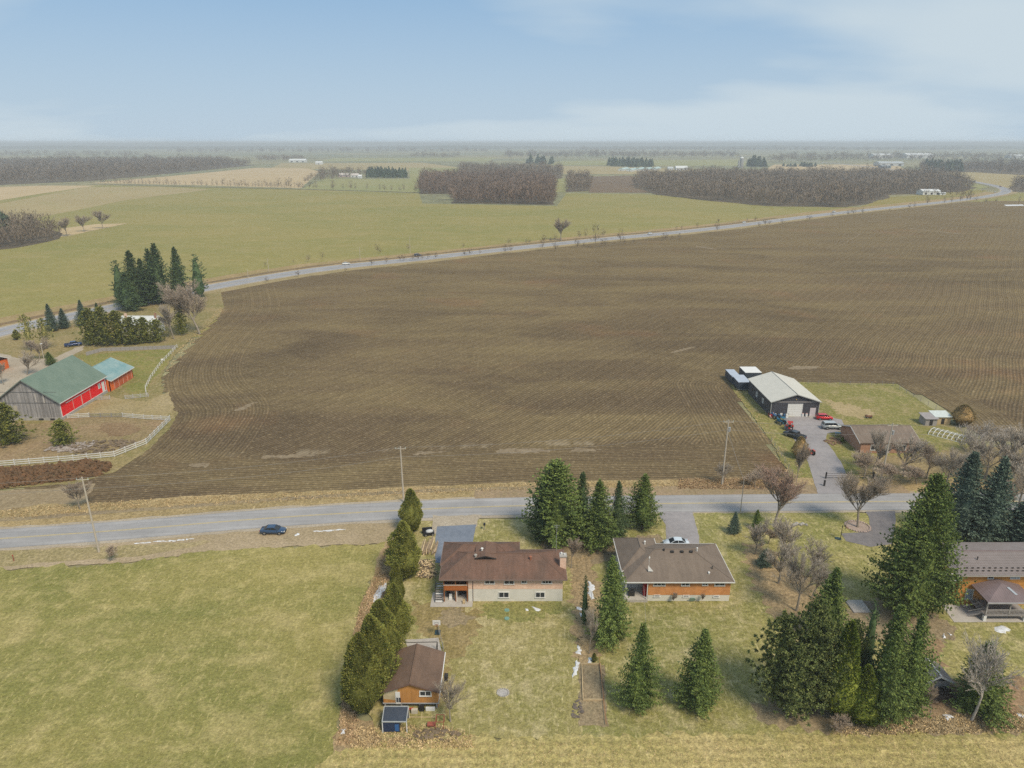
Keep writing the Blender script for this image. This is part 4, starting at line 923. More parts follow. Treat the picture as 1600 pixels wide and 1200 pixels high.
for x, h, wd, lb in [(436, 19, 1.3, 'broad rounded bare tree, left of two in the hedgerow'), (452, 20, 1.5, 'broad rounded bare tree, right of two in the hedgerow'), (484, 15, 1.1, 'bare tree standing where the hedgerow meets the farm lane'), (490, 12, .9, 'narrow bare tree just right of the farm lane end'), (521, 16, 1.3, 'rounded dark bare tree in the hedgerow below the far farmstead'), (548, 16, 1.2, 'rounded pale bare tree in the hedgerow below the far farmstead'), (601, 12, 1.4, 'mushroom-shaped bare tree alone in the hedgerow'), (631, 15, .7, 'tall thin bare tree close to the left end of the reddish wood')]:
    far_one('hedgerow_tree', lb, gh, x, on_line(x)-.2, h, m=FWH, wide=wd)
V = [(px, on_line(px)) for px in range(140, 656, 6)]
o = ribbon('hedge_bank', [W(a, b) for a, b in V], -1.5, 2.5, .05, MATS['wood_floor_litter'], amp=1.2)
for px, pb, h, lb in [(161, 357, 16, 'rightmost and largest of three bare trees standing in the left field'), (133, 362, 14, 'middle one of three bare trees standing in the left field'), (105, 369, 15, 'leftmost of three bare trees standing in the left field')]:
    put('bare%d' % (px % 5), B_, lb, 'tree', px, pb, 0, 15+h/2, 'bare trees in the left field', h=h)
FWD = leafmat('dark_far_twigs', (.13, .105, .08), (.17, .135, .1), (.17, .12, .09), scale=.02)
gr = 'low bushes along the highway verges'; lr = 'small brown leafless bush on the verge of the highway'
hx = [(415, 416.5, 2.5), (459, 411.5, 2), (482, 409, 4), (504, 405, 4), (590, 394.5, 5), (594, 396, 3), (638, 391.5, 4), (724, 387.5, 3), (795, 382, 4), (540, 425, 2.5), (466, 433, 4), (417, 442, 3), (581, 415, 4), (604, 412, 3.5), (625, 408, 4), (631, 408.5, 4), (645, 407.5, 4), (653, 407, 4), (660, 406, 3), (669, 405, 3.5), (681, 404.5, 3.5), (726, 400, 4), (734, 399, 4.5), (750, 398, 3), (789, 396, 5), (797, 395, 5), (847, 392, 8), (822, 380, 3), (827, 380.5, 3), (850, 379, 5), (860, 378, 3), (867, 377, 5), (875, 377, 3), (905, 372.5, 5), (915, 373.5, 7), (942, 371, 6), (902, 388, 6), (912, 386, 3), (930, 387, 14), (940, 386, 5), (946, 385, 5), (969, 382, 10), (975, 381.5, 4), (990, 380, 3), (1036, 376, 5), (1040, 375, 5), (1050, 374.5, 3), (1061, 373.5, 4), (1057, 359.5, 3), (1065, 359, 3), (1089, 356.5, 4), (1120, 364.5, 10), (1155, 347, 2), (1167, 346, 3), (1180, 345.5, 4), (1186, 355, 4), (1195, 353, 6), (1202, 352, 4), (1222, 350.5, 4), (1264, 346, 6), (1325, 337, 5), (1333, 336, 6), (1347, 336, 7), (1300, 339, 4), (1420, 327, 6), (1428, 326, 7), (1448, 322, 12), (1390, 331, 3), (1475, 319, 8), (1486, 318, 9), (1500, 317, 12), (1510, 316.5, 16), (1515, 316, 14), (1525, 315, 6), (1540, 317, 5), (1556, 317, 5), (1592, 317, 7), (868, 393, 6), (1535, 300, 4)]
for px, pb, h in hx:
    h *= 1.25
    far_one('roadside_bush' if h < 8 else 'roadside_tree', lr if h < 8 else 'thin bare tree on the verge of the highway', gr if h < 8 else 'bare trees along the highway verges', px, pb, h, m=FWD, wide=(1.5 if h < 8 else .9), cat='shrub' if h < 8 else 'tree')
for px, h, pb in [(1446, 14, 306), (1460, 13, 306), (1472, 15, 307), (1484, 14, 307), (1494, 13, 308), (1504, 12, 308)]:
    far_one('roadside_tree', 'dark bare tree in the row right of the far white shed', 'dark bare trees right of the far white shed', px, pb, h, m=FWD, wide=1.5)

# tufts of dry grass on the verges and margins, clods on the field
def tufts(name, polys, n, h, m, lab, z=.05, wd=.14):
    r = np.random.default_rng(hash(lab) % 1000 if False else len(lab)*7+n); Q = []
    areas = []
    for p in polys:
        P = np.array(p); areas.append((P.max(0)-P.min(0)).prod())
    for p, a in zip(polys, areas):
        P = np.array(p); lo, hi = P.min(0), P.max(0); q = lo+(hi-lo)*r.random((int(n*a/sum(areas)*1.0)+50, 2)); Q.append(q[inpoly(q, p)])
    Q = np.concatenate(Q); C = np.concatenate([Q, np.full((len(Q), 1), z-.03)], 1); C = np.repeat(C, 3, 0)+np.concatenate([r.normal(size=(len(Q)*3, 2))*.12, np.zeros((len(Q)*3, 1))], 1)
    D = r.normal(size=(len(C), 3)); D[:, 2] = .75
    v, f = blades(C, D, r.uniform(.5, 1.3, len(C))*h, wd, None, r)
    o = link(name, np_mesh(name, v, f, m)); tag(o, lab, 'grass', None, 'stuff')
T_dry = leafmat('dry_tufts', (.42, .31, .16), (.54, .41, .23), (.3, .22, .11)); T_green = leafmat('green_tufts', (.22, .22, .075), (.32, .29, .12), (.46, .38, .2))
T_brown = leafmat('brown_tufts', (.34, .23, .13), (.46, .33, .2), (.24, .16, .09))
tufts('dry_grass', [WW([(0, 795), (300, 777), (400, 772), (600, 765), (850, 754), (1060, 751), (1060, 762), (850, 764), (600, 776), (400, 786), (300, 790), (0, 812)])], 9000, .35, T_dry, 'dry tan grass on the far verge of the near road')
tufts('dry_grass', [WW([(1060, 749), (1235, 746), (1240, 765), (1060, 764)])], 3500, .35, T_brown, 'reddish brown weeds on the verge left of the shop drive')
tufts('dry_grass', [WW([(606, 850), (584, 905), (562, 950), (548, 1010), (536, 1080), (526, 1165), (560, 1165), (556, 1100), (566, 1020), (590, 960), (616, 900), (622, 856)])], 5000, .3, T_brown, 'brown weedy margin between the pasture and the cedar hedge')
tufts('dry_grass', [WW([(560, 1135), (700, 1135), (740, 1150), (740, 1170), (540, 1172)]), WW([(1300, 1130), (1600, 1112), (1620, 1145), (1300, 1150)])], 4000, .3, T_dry, 'rough tan grass along the back edge of the yards')
tufts('pasture_tufts', [WW([(0, 900), (320, 868), (600, 856), (560, 990), (525, 1170), (520, 1199), (-10, 1199)])], 9000, .12, T_green, 'short clumpy grass of the near pasture', wd=.12)
tufts('pasture_tufts', [WW([(530, 1175), (700, 1160), (1600, 1155), (1610, 1199), (520, 1199)])], 4000, .12, T_dry, 'short pale grass of the mown strip at the bottom', z=.07, wd=.1)
tufts('lawn_tufts', [WW([(700, 950), (895, 945), (900, 1140), (705, 1140)]), WW([(960, 950), (1180, 950), (1180, 1145), (960, 1145)])], 5000, .1, T_green, 'thin clumpy grass of the two back lawns', z=.07, wd=.12)
tufts('dry_grass', [WW([(1144, 606), (1160, 606), (1260, 745), (1232, 745)]), WW([(345, 480), (352, 485), (300, 540), (268, 580), (254, 590), (280, 545)])], 4000, .35, T_dry, 'rough dry grass along the field edges by the shop and the farm')
# ------------------------------------------------------------------ building materials
def siding(name, c, c2, pitch=.25, vertical=False, rough=.75, var=.1):
    m, t, b = new_mat(name); N = NB(t); o = N.n('ShaderNodeTexCoord').outputs['Object']
    sx = N.n('ShaderNodeSeparateXYZ'); N.l(o, sx.inputs[0])
    co = N.math('ADD', sx.outputs[0], sx.outputs[1]) if vertical else sx.outputs[2]
    q = N.math('DIVIDE', co, pitch); fr = N.math('FRACT', q); cell = N.math('FLOOR', q)
    wn_ = N.n('ShaderNodeTexWhiteNoise', noise_dimensions='1D'); N.l(cell, wn_.inputs['W'])
    st = N.noise(N.map(o, (1, 1, .12) if vertical else (.25, .25, 2)), 2.5, 4, .7)
    c_ = N.mix(N.rng(st, .3, .7), c, c2); c_ = N.vscale(c_, N.rng(wn_.outputs[0], 0, 1, 1-var, 1+var)); c_ = N.vscale(c_, N.rng(N.noise(o, 1.1, 4, .6), .3, .7, .9, 1.1))
    N.l(c_, b.inputs['Base Color']); b.inputs['Roughness'].default_value = rough
    bn = N.n('ShaderNodeBump'); bn.inputs['Strength'].default_value = .8; bn.inputs['Distance'].default_value = .03
    N.l(N.rng(fr, 0, .18), bn.inputs['Height']); N.l(bn.outputs[0], b.inputs['Normal']); return m
def bricks(name, c, c2, mortar):
    m, t, b = new_mat(name); N = NB(t); o = N.n('ShaderNodeTexCoord').outputs['Object']
    sx = N.n('ShaderNodeSeparateXYZ'); N.l(o, sx.inputs[0]); cb = N.n('ShaderNodeCombineXYZ'); N.l(N.math('ADD', sx.outputs[0], sx.outputs[1]), cb.inputs[0]); N.l(sx.outputs[2], cb.inputs[1])
    bt = N.n('ShaderNodeTexBrick'); N.l(cb.outputs[0], bt.inputs[0]); bt.inputs['Color1'].default_value = (*c, 1); bt.inputs['Color2'].default_value = (*c2, 1); bt.inputs['Mortar'].default_value = (*mortar, 1)
    bt.inputs['Scale'].default_value = 1; bt.inputs['Brick Width'].default_value = .4; bt.inputs['Row Height'].default_value = .14; bt.inputs['Mortar Size'].default_value = .012
    c_ = N.vscale(bt.outputs[0], N.rng(N.noise(o, .9, 4, .7), .3, .7, .82, 1.18)); N.l(c_, b.inputs['Base Color']); b.inputs['Roughness'].default_value = .9; return m
def shingle(name, c, c2, streak=.15):
    m, t, b = new_mat(name); N = NB(t); o = N.n('ShaderNodeTexCoord').outputs['Object']
    L = N.noise(o, .28, 4, .6); F_ = N.noise(N.map(o, (1, 1, 2.5)), 3.2, 3, .75); B2 = N.noise(N.map(o, (1.3, .3, .3)), 1.2, 4, .6)
    c_ = N.mix(N.rng(L, .35, .65), c, c2); c_ = N.vscale(c_, N.rng(F_, .25, .75, 1-streak*1.4, 1+streak*1.4)); c_ = N.vscale(c_, N.rng(B2, .3, .7, 1-streak, 1+streak))
    N.l(c_, b.inputs['Base Color']); b.inputs['Roughness'].default_value = .9
    bn = N.n('ShaderNodeBump'); bn.inputs['Strength'].default_value = .5; bn.inputs['Distance'].default_value = .04; N.l(F_, bn.inputs['Height']); N.l(bn.outputs[0], b.inputs['Normal']); return m
def ribbed(name, c, c2, axis=0, pitch=.9, rough=.5):
    m, t, b = new_mat(name); N = NB(t); o = N.n('ShaderNodeTexCoord').outputs['Object']
    sx = N.n('ShaderNodeSeparateXYZ'); N.l(o, sx.inputs[0]); fr = N.math('FRACT', N.math('DIVIDE', sx.outputs[axis], pitch))
    c_ = N.mix(N.rng(N.noise(o, .35, 5, .65), .35, .65), c, c2); c_ = N.vscale(c_, N.rng(fr, 0, .09, .84, 1)); c_ = N.vscale(c_, N.rng(N.noise(o, 2.4, 3, .6), .3, .7, .94, 1.06))
    N.l(c_, b.inputs['Base Color']); b.inputs['Roughness'].default_value = rough; b.inputs['Specular IOR Level'].default_value = .3
    bn = N.n('ShaderNodeBump'); bn.inputs['Strength'].default_value = .6; bn.inputs['Distance'].default_value = .04; N.l(N.rng(fr, 0, .12), bn.inputs['Height']); N.l(bn.outputs[0], b.inputs['Normal']); return m
R1 = shingle('red_brown_shingles', (.155, .088, .063), (.108, .07, .053)); R2 = shingle('grey_brown_shingles', (.172, .136, .108), (.145, .115, .092), .1); RW = shingle('brown_shingles', (.155, .1, .07), (.12, .08, .058), .12)
R4 = shingle('weathered_grey_shingles', (.19, .15, .12), (.155, .122, .098))
BR1 = bricks('pink_brick', (.62, .4, .29), (.68, .48, .37), (.6, .5, .42)); BR2 = bricks('orange_brick', (.5, .2, .06), (.58, .255, .085), (.42, .26, .15)); BR4 = bricks('red_brown_brick', (.3, .15, .09), (.38, .2, .13), (.35, .28, .22))
WHITE = mat('white_trim', (.66, .66, .64), .55, .05, 2); CREAM = mat('painted_basement', (.62, .6, .55), .8, .06, .9, col2=(.54, .53, .48)); GREYC = mat('grey_concrete', (.36, .34, .31), .9, .1, 2)
WOOD_O = siding('orange_log_siding', (.56, .27, .07), (.46, .21, .055), .3); WOOD_P = siding('orange_panel', (.48, .235, .07), (.4, .19, .055), 1.2, True, var=.04)
WOOD_D = mat('brown_stained_wood', (.3, .12, .045), .7, .2, 3, stretch=(1, 1, 6)); WOOD_G = mat('grey_weathered_wood', (.32, .3, .29), .85, .15, 3); WOOD_T = mat('tan_lumber', (.48, .37, .22), .8, .15, 3)
DARK = mat('dark_trim', (.035, .032, .03), .6, .1, 2); BLACK = mat('black_metal', (.02, .02, .022), .5, .1, 3); STEEL = mat('galvanised_steel', (.4, .41, .42), .4, .08, 3, metal=.3)
GLASS = glass(); GLASS_L = glass('pale_curtain_glass', (.32, .35, .38)); BARNRED = siding('bright_red_boards', (.78, .014, .014), (.68, .012, .012), .3, True, var=.06)
ORRED = siding('orange_red_boards', (.72, .16, .03), (.62, .12, .025), .3, True); GREYW = siding('grey_barn_boards', (.2, .195, .195), (.33, .31, .3), .3, True, var=.28)
STONE = mat('foundation_stone', (.38, .36, .33), .95, .2, 1.2); RM = ribbed('green_metal_roof', (.125, .175, .135), (.155, .205, .16), 1, 1.0, .55); RM2 = ribbed('blue_green_metal_roof', (.15, .27, .28), (.26, .35, .34), 1, 1.0)
RSH = ribbed('pale_metal_roof', (.54, .52, .46), (.5, .485, .43), 1, .95, .45); RTILE = ribbed('mauve_metal_tiles', (.235, .2, .19), (.2, .17, .16), 0, .35, .45); RTILE2 = ribbed('dark_mauve_tiles', (.15, .115, .115), (.2, .15, .15), 0, .35, .45)
NAVY = siding('charcoal_metal_siding', (.052, .054, .065), (.065, .065, .078), .3, True, .5)

def off(root):
    while root.parent: root = root.parent
    return root.location
def P(mb, name, m, root, label=None, smooth=False):
    "a part given in world coordinates, stored relative to its thing"
    l = off(root); mb.v = [(v[0]-l[0], v[1]-l[1], v[2]-l[2]) for v in mb.v]
    return mb.build(name, m, root, smooth, label)
def window(root, Y, x0, x1, z0, z1, mull=1, gm=None, fw=.11, bars=0, label=None):
    mb = MB(); d = .09; y0, y1 = Y-d, Y-.003
    mb.box(x0-fw, x1+fw, y0, y1, z1, z1+fw); mb.box(x0-fw-.05, x1+fw+.05, y0-.05, y1, z0-fw, z0); mb.box(x0-fw, x0, y0, y1, z0, z1); mb.box(x1, x1+fw, y0, y1, z0, z1)
    for k in range(mull):
        c = x0+(x1-x0)*(k+1)/(mull+1); mb.box(c-.04, c+.04, y0+.01, y1, z0, z1)
    for k in range(bars):
        c = z0+(z1-z0)*(k+1)/(bars+1); mb.box(x0, x1, y0+.02, y1, c-.02, c+.02)
    f = P(mb, 'window', WHITE, root, label)
    P(MB().box(x0+.002, x1-.002, Y-.03, Y-.006, z0+.002, z1-.002), 'pane', gm or GLASS, f); return f
def window_px(root, Y, a, b, c, d, **k):
    x0, z1 = FX(a, b, Y); x1, z0 = FX(c, d, Y); return window(root, Y, x0, x1, z0, z1, **k)
def window_x(root, X, y0, y1, z0, z1, sgn, gm=None):
    mb = MB(); a, b = (X+.003, X+.09) if sgn > 0 else (X-.09, X-.003); fw = .1
    mb.box(a, b, y0-fw, y1+fw, z1, z1+fw); mb.box(a, b, y0-fw, y1+fw, z0-fw, z0); mb.box(a, b, y0-fw, y0, z0, z1); mb.box(a, b, y1, y1+fw, z0, z1)
    f = P(mb, 'window', WHITE, root); a, b = (X+.006, X+.03) if sgn > 0 else (X-.03, X-.006)
    P(MB().box(a, b, y0+.002, y1-.002, z0+.002, z1-.002), 'pane', gm or GLASS, f)
def slopes_hip(x0, x1, y0, y1, z, zr, ax='x'):
    if ax == 'x':
        h = (y1-y0)/2; r0 = (x0+h, (y0+y1)/2, zr); r1 = (x1-h, (y0+y1)/2, zr)
        return [[(x0, y0, z), (x1, y0, z), r1, r0], [(x1, y0, z), (x1, y1, z), r1], [(x1, y1, z), (x0, y1, z), r0, r1], [(x0, y1, z), (x0, y0, z), r0]], (r0, r1)
    h = (x1-x0)/2; r0 = ((x0+x1)/2, y0+h, zr); r1 = ((x0+x1)/2, y1-h, zr)
    return [[(x0, y0, z), (x1, y0, z), r0], [(x1, y0, z), (x1, y1, z), r1, r0], [(x1, y1, z), (x0, y1, z), r1], [(x0, y1, z), (x0, y0, z), r0, r1]], (r0, r1)
def hip_roof(root, x0, x1, y0, y1, z, zr, m, ax='x', ridge_m=None, th=.16, hips=True, trim=None):
    sl, (r0, r1) = slopes_hip(x0, x1, y0, y1, z, zr, ax); mb = MB()
    for s in sl: mb.slab(s, th)
    o = P(mb, 'roof', m, root)
    if hips:
        c = MB(); c.tube(r0, r1, .09, n=5)
        cs = [(x0, y0, z), (x1, y0, z), (x1, y1, z), (x0, y1, z)]; en = [r0, r1, r1, r0] if ax == 'x' else [r0, r0, r1, r1]
        for a, b in zip(cs, en): c.tube(a, b, .07, n=5)
        P(c, 'ridge_cap', ridge_m or m, o)
    g = MB(); t2 = z-th-.02
    for a in ((x0-.05, x1+.05, y0-.08, y0-.002), (x0-.05, x1+.05, y1+.002, y1+.08), (x0-.08, x0-.002, y0, y1), (x1+.002, x1+.08, y0, y1)): g.box(a[0], a[1], a[2], a[3], t2, z-.01)
    P(g, 'gutter', trim or WHITE, o); return o
def gable_roof(root, x0, x1, y0, y1, z, zr, m, ax='y', th=.14, trim=None, cap=None):
    "ridge along ax"
    if ax == 'y':
        c = (x0+x1)/2; s = [[(x0, y0, z), (c, y0, zr), (c, y1, zr), (x0, y1, z)][::-1], [(x1, y0, z), (x1, y1, z), (c, y1, zr), (c, y0, zr)]]; r = ((c, y0-.02, zr+.02), (c, y1+.02, zr+.02))
        rk = [((x0, yy, z-.12), (c, yy, zr-.12), (x1, yy, z-.12)) for yy in (y0-.03, y1+.03)]
    else:
        c = (y0+y1)/2; s = [[(x0, y0, z), (x1, y0, z), (x1, c, zr), (x0, c, zr)], [(x1, y1, z), (x0, y1, z), (x0, c, zr), (x1, c, zr)]]; r = ((x0-.02, c, zr+.02), (x1+.02, c, zr+.02))
        rk = [((xx, y0, z-.12), (xx, c, zr-.12), (xx, y1, z-.12)) for xx in (x0-.03, x1+.03)]
    mb = MB()
    for q in s: mb.slab(q, th)
    o = P(mb, 'roof', m, root); P(MB().tube(*r, .09, n=5), 'ridge_cap', cap or m, o)
    for a, b, c_ in rk: P(MB().beam(a, b, .05, .2).beam(b, c_, .05, .2), 'rake_trim', trim or WHITE, o)
    return o
def gable_wall(mb, x0, x1, Y, z0, ze, zp, d=.2, ax='y'):
    "pentagon wall end; for ax='x' the wall lies in the plane x=Y between y=x0..x1"
    c = (x0+x1)/2; pr = [(x0, z0), (x1, z0), (x1, ze), (c, zp), (x0, ze)]
    n = 5; i = len(mb.v)
    if ax == 'y': mb.v += [(a, Y, b) for a, b in pr]+[(a, Y+d, b) for a, b in pr]
    else: mb.v += [(Y, a, b) for a, b in pr]+[(Y+d, a, b) for a, b in pr]
    mb.f.append(tuple(i+k for k in range(n))); mb.f.append(tuple(i+n+k for k in range(n))[::-1])
    for k in range(n): mb.f.append((i+k, i+n+k, i+n+(k+1) % n, i+(k+1) % n))
    return mb
def vent(root, x, y, z, h=.45, m=None, r=.12):
    P(MB().tube((x, y, z-.3), (x, y, z+h), r, n=8).tube((x, y, z+h), (x, y, z+h+.08), r*1.6, r*1.2, n=8), 'roof_vent', m or DARK, root)

# ------------------------------------------------------------------ first bungalow (red-brown hip roof, pink brick)
H1 = thing('brick_bungalow', 'long bungalow with a red-brown hipped roof, pinkish brick and a white basement wall', 'house', (-1.5, 101, 0))
Y1 = 96.9
P(MB().box(-6.2, 8.1, Y1+.02, 104.4, -.1, 2.35), 'basement_wall', CREAM, H1)
P(MB().box(-7.0, 8.1, Y1, 104.4, 2.35, 4.35), 'wall', BR1, H1)
P(MB().box(-10.9, -7.0, 99.3, 104.4, -.1, 4.35).box(-7.0, -6.2, 99.3, 104.4, -.1, 2.35), 'wall', BR1, H1)
P(MB().box(-10.9, .6, 104.4, 106.4, -.1, 4.35), 'wall', BR1, H1)
P(MB().box(-7.0, -6.2, Y1-.02, 98.9, -.1, 2.35), 'pillar', CREAM, H1)
rf = hip_roof(H1, -11.5, 8.7, 96.3, 105.1, 4.5, 6.55, R1, ridge_m=mat('red_ridge_shingles', (.165, .1, .072), .9, .15, 2), trim=mat('brown_gutter', (.2, .15, .13), .6, .05, 2))
hip_roof(H1, -11.7, 1.3, 100.2, 107.3, 4.62, 6.25, R1, ridge_m=MATS['red_ridge_shingles'], trim=MATS['brown_gutter'])
P(MB().slab([(-6.0, 99.7, 6.25), (-4.3, 99.3, 6.95), (-4.3, 104.4, 6.6), (-6.0, 104.4, 6.2)], .12).slab([(-2.6, 99.7, 6.25), (-2.6, 104.4, 6.2), (-4.3, 104.4, 6.6), (-4.3, 99.3, 6.95)], .12), 'roof_peak', MATS['red_ridge_shingles'], H1)
P(MB().prism([(-5.8, 99.9), (-2.8, 99.9), (-2.8, 100.1), (-5.8, 100.1)], 6.0, 6.22), 'peak_wall', DARK, H1)
P(MB().beam((-6.05, 99.62, 6.16), (-4.3, 99.22, 6.86), .08, .16).beam((-4.3, 99.22, 6.86), (-2.55, 99.62, 6.16), .08, .16), 'rake_trim', DARK, H1)
vent(H1, -5.9, 100.0, 6.35, .35, GREYC, .18); vent(H1, 3.0, 99.6, 6.3, .3, mat('rust_brown', (.3, .12, .07), .7), .16); vent(H1, -4.9, 101.5, 6.5, .45, WHITE, .15)
for a in [(758, 906, 772, 911.5, 1), (788.5, 906, 802.5, 912, 1), (815.5, 906, 822.5, 910.5, 1), (847.5, 906, 861.5, 911, 2)]: window_px(H1, Y1, *a[:4], mull=a[4])
for a in [(780, 925.5, 794.5, 933, 1), (837.5, 925.5, 850.5, 933, 1)]: window_px(H1, Y1+.02, *a[:4], mull=a[4])
ch = P(MB().box(7.75, 8.75, 99.2, 100.2, 3.2, 6.75), 'chimney', BR1, H1); P(MB().box(7.65, 8.85, 99.1, 100.3, 6.75, 6.9), 'chimney_cap', GREYC, ch)
P(MB().tube((8.0, 99.9, 6.9), (8.0, 99.9, 7.2), .15, n=8).tube((8.5, 99.6, 6.9), (8.5, 99.6, 7.15), .12, n=8), 'flue', WHITE, ch)
P(MB().tube((7.4, 103.5, 4), (7.4, 103.5, 10.2), .035, n=5).beam((6.9, 103.5, 10.0), (7.9, 103.5, 10.0), .03, .03).beam((7.1, 103.5, 9.7), (7.7, 103.5, 9.7), .03, .03), 'antenna', STEEL, H1)
P(MB().tube((-6.25, Y1-.06, 0), (-6.25, Y1-.06, 4.4), .05, n=6), 'downpipe', mat('brown_pipe', (.12, .08, .07), .6), H1)
dk = P(MB().box(-10.9, -7.05, 96.7, 99.28, 2.2, 2.35), 'deck_floor', WOOD_D, H1)
for xx in (-10.85, -9.0, -7.15): P(MB().box(xx-.07, xx+.07, 96.72, 96.86, 0, 4.35), 'post', WOOD_D if xx != -9.0 else WOOD_D, H1)
P(MB().box(-10.8, -7.15, 96.66, 96.71, 2.25, 3.2).box(-10.93, -10.88, 96.8, 99.2, 2.25, 3.2), 'railing_panel', mat('orange_deck_boards', (.4, .13, .035), .7, .2, 3, stretch=(5, 5, 1)), H1)
P(MB().box(-10.9, -7.1, 96.6, 96.76, 3.2, 3.27), 'handrail', mat('pale_rail', (.5, .42, .36), .7), H1)
P(MB().box(-10.3, -8.4, 99.24, 99.29, 2.4, 4.2), 'sliding_door', GLASS, H1); P(MB().box(-8.3, -7.4, 99.23, 99.29, 2.5, 4.0), 'sliding_door', mat('dark_red_door', (.13, .03, .025), .6), H1)
P(MB().box(-8.6, -7.6, 98.75, 99.28, 0, 1.95), 'basement_door', DARK, H1)
P(MB().box(-9.1, -8.8, 96.9, 97.2, 0, 2.2), 'pillar', WHITE, H1)
P(MB().box(-13.0, -6.3, 95.4, 99.2, 0, .1), 'patio', G_conc, H1)
for k in range(8): P(MB().box(-12.3-.0, -11.1, 96.6+k*.3, 96.88+k*.3, .15+k*.27, .2+k*.27), 'stair_tread', WHITE if k % 3 == 0 else WOOD_G, H1)
P(MB().beam((-12.35, 96.5, .1), (-12.35, 99.0, 2.3), .06, .25).beam((-11.05, 96.5, .1), (-11.05, 99.0, 2.3), .06, .25).beam((-12.35, 96.5, 1.0), (-12.35, 99.0, 3.2), .05, .05), 'stringer', DARK, H1)
for i, (x, y, s, m_) in enumerate([(-9.9, 97.4, .5, WHITE), (-9.2, 98.1, .55, WOOD_T), (-10.4, 98.3, .6, DARK), (-7.7, 96.3, .4, WOOD_T)]):
    o = MB().box(-s/2, s/2, -s/2, s/2, 0, s*.8).box(-s/2, s/2, s*.35, s/2, s*.8, s*1.7).build('patio_chair', m_); o.location = (x, y, .1); tag(o, ['white chair on the patio under the wooden deck', 'tan chair in the middle of the patio under the deck', 'dark chair at the left of the patio under the deck', 'small tan chair at the right edge of the patio'][i], 'chair')

# ------------------------------------------------------------------ second bungalow (grey-brown hip roof, orange brick)
H2 = thing('brick_bungalow', 'bungalow with a grey-brown hipped roof, orange brick, white windows and a patio at its left', 'house', (26.5, 102, 0)); Y2 = 96.95
P(MB().box(21.8, 34.9, Y2+.03, 107.0, -.1, 1.2), 'basement_wall', CREAM, H2)
P(MB().box(21.8, 34.9, Y2, 107.0, 1.2, 3.9), 'wall', BR2, H2); P(MB().box(18.3, 21.8, 99.9, 108.7, -.1, 3.9), 'wall', mat('white_rendered_wall', (.55, .54, .51), .85, .08, 1.5), H2)
P(MB().box(21.5, 26.0, 107.0, 108.0, -.1, 3.9), 'wall', BR2, H2)
hip_roof(H2, 17.9, 35.3, 96.4, 107.8, 4.0, 6.45, R2); hip_roof(H2, 17.8, 24.9, 99.4, 109.4, 4.12, 6.3, R2, ax='y')
for a in [(1061.5, 911, 1079, 914, 2), (1105, 911, 1117, 915, 1), (1097, 0, 0, 0, 0)][:0]: pass
for a, b, c, d, mu in [(1022, 911, 1038.5, 914.5, 2), (1065.5, 911, 1076.5, 914.5, 1), (1098, 911.5, 1105, 914, 1), (1117.5, 911, 1131.5, 914.5, 1)]: window_px(H2, Y2, a, b, c, d, mull=mu)
for a, b, c, d in [(1022.5, 930, 1030, 931.8), (1068, 930.4, 1075.5, 932), (1115.5, 930.8, 1122.5, 932.2)]: window_px(H2, Y2+.03, a, b, c, d, mull=0, fw=.12)
P(MB().box(18.0, 21.75, 96.6, 99.88, 0, .55), 'porch_slab', G_conc, H2)
for xx in (18.15, 21.6): P(MB().box(xx-.06, xx+.06, 96.62, 96.74, .55, 3.9), 'post', WHITE, H2)
P(MB().box(21.2, 21.76, 97.6, 98.6, .6, 3.0), 'door', mat('crimson_door', (.33, .02, .03), .6), H2)
P(MB().box(21.77, 21.79, 99.0, 99.6, 1.4, 3.0), 'side_window', GLASS, H2)
for x in (26.3, 27.9, 29.4): P(MB().box(x-.25, x+.25, 101.3, 101.7, 6.25, 6.48), 'roof_vent', DARK, H2)
vent(H2, 25.0, 101.8, 6.4, .2, DARK); vent(H2, 30.5, 102.0, 6.4, .3, WHITE, .1); vent(H2, 32.2, 98.6, 5.0, .4, DARK, .07); vent(H2, 31.5, 97.8, 4.7, .15, WHITE, .12)
P(MB().tube((21.9, 98.2, 4.6), (21.9, 98.2, 7.4), .03, n=5).slab([(21.8, 98.0, 4.95), (22.6, 97.9, 5.0), (21.8, 98.2, 5.9)], .05).blob((21.9, 98.2, 7.3), (.12, .12, .25), 6, 4), 'weather_vane', WHITE, H2)
vent(H2, 22.4, 104.8, 5.8, .45, WHITE, .12)
t = thing('barbecue', 'dark covered barbecue on the patio of the orange brick bungalow', 'barbecue', (19.3, 97.8, .55)); MB().box(-.5, .5, -.3, .3, 0, .7).build('cabinet', DARK, t); MB().blob((0, 0, .8), (.55, .32, .3), 8, 5).build('hood', BLACK, t)
t = thing('septic_lid', 'round grey-green disc leaning against the pale basement wall of the orange brick house', 'lid', (28.9, 96.55, .05)); MB().tube((0, 0, .55), (0, .12, .6), .5, n=14).build('disc', mat('pale_teal', (.25, .36, .32), .7), t)

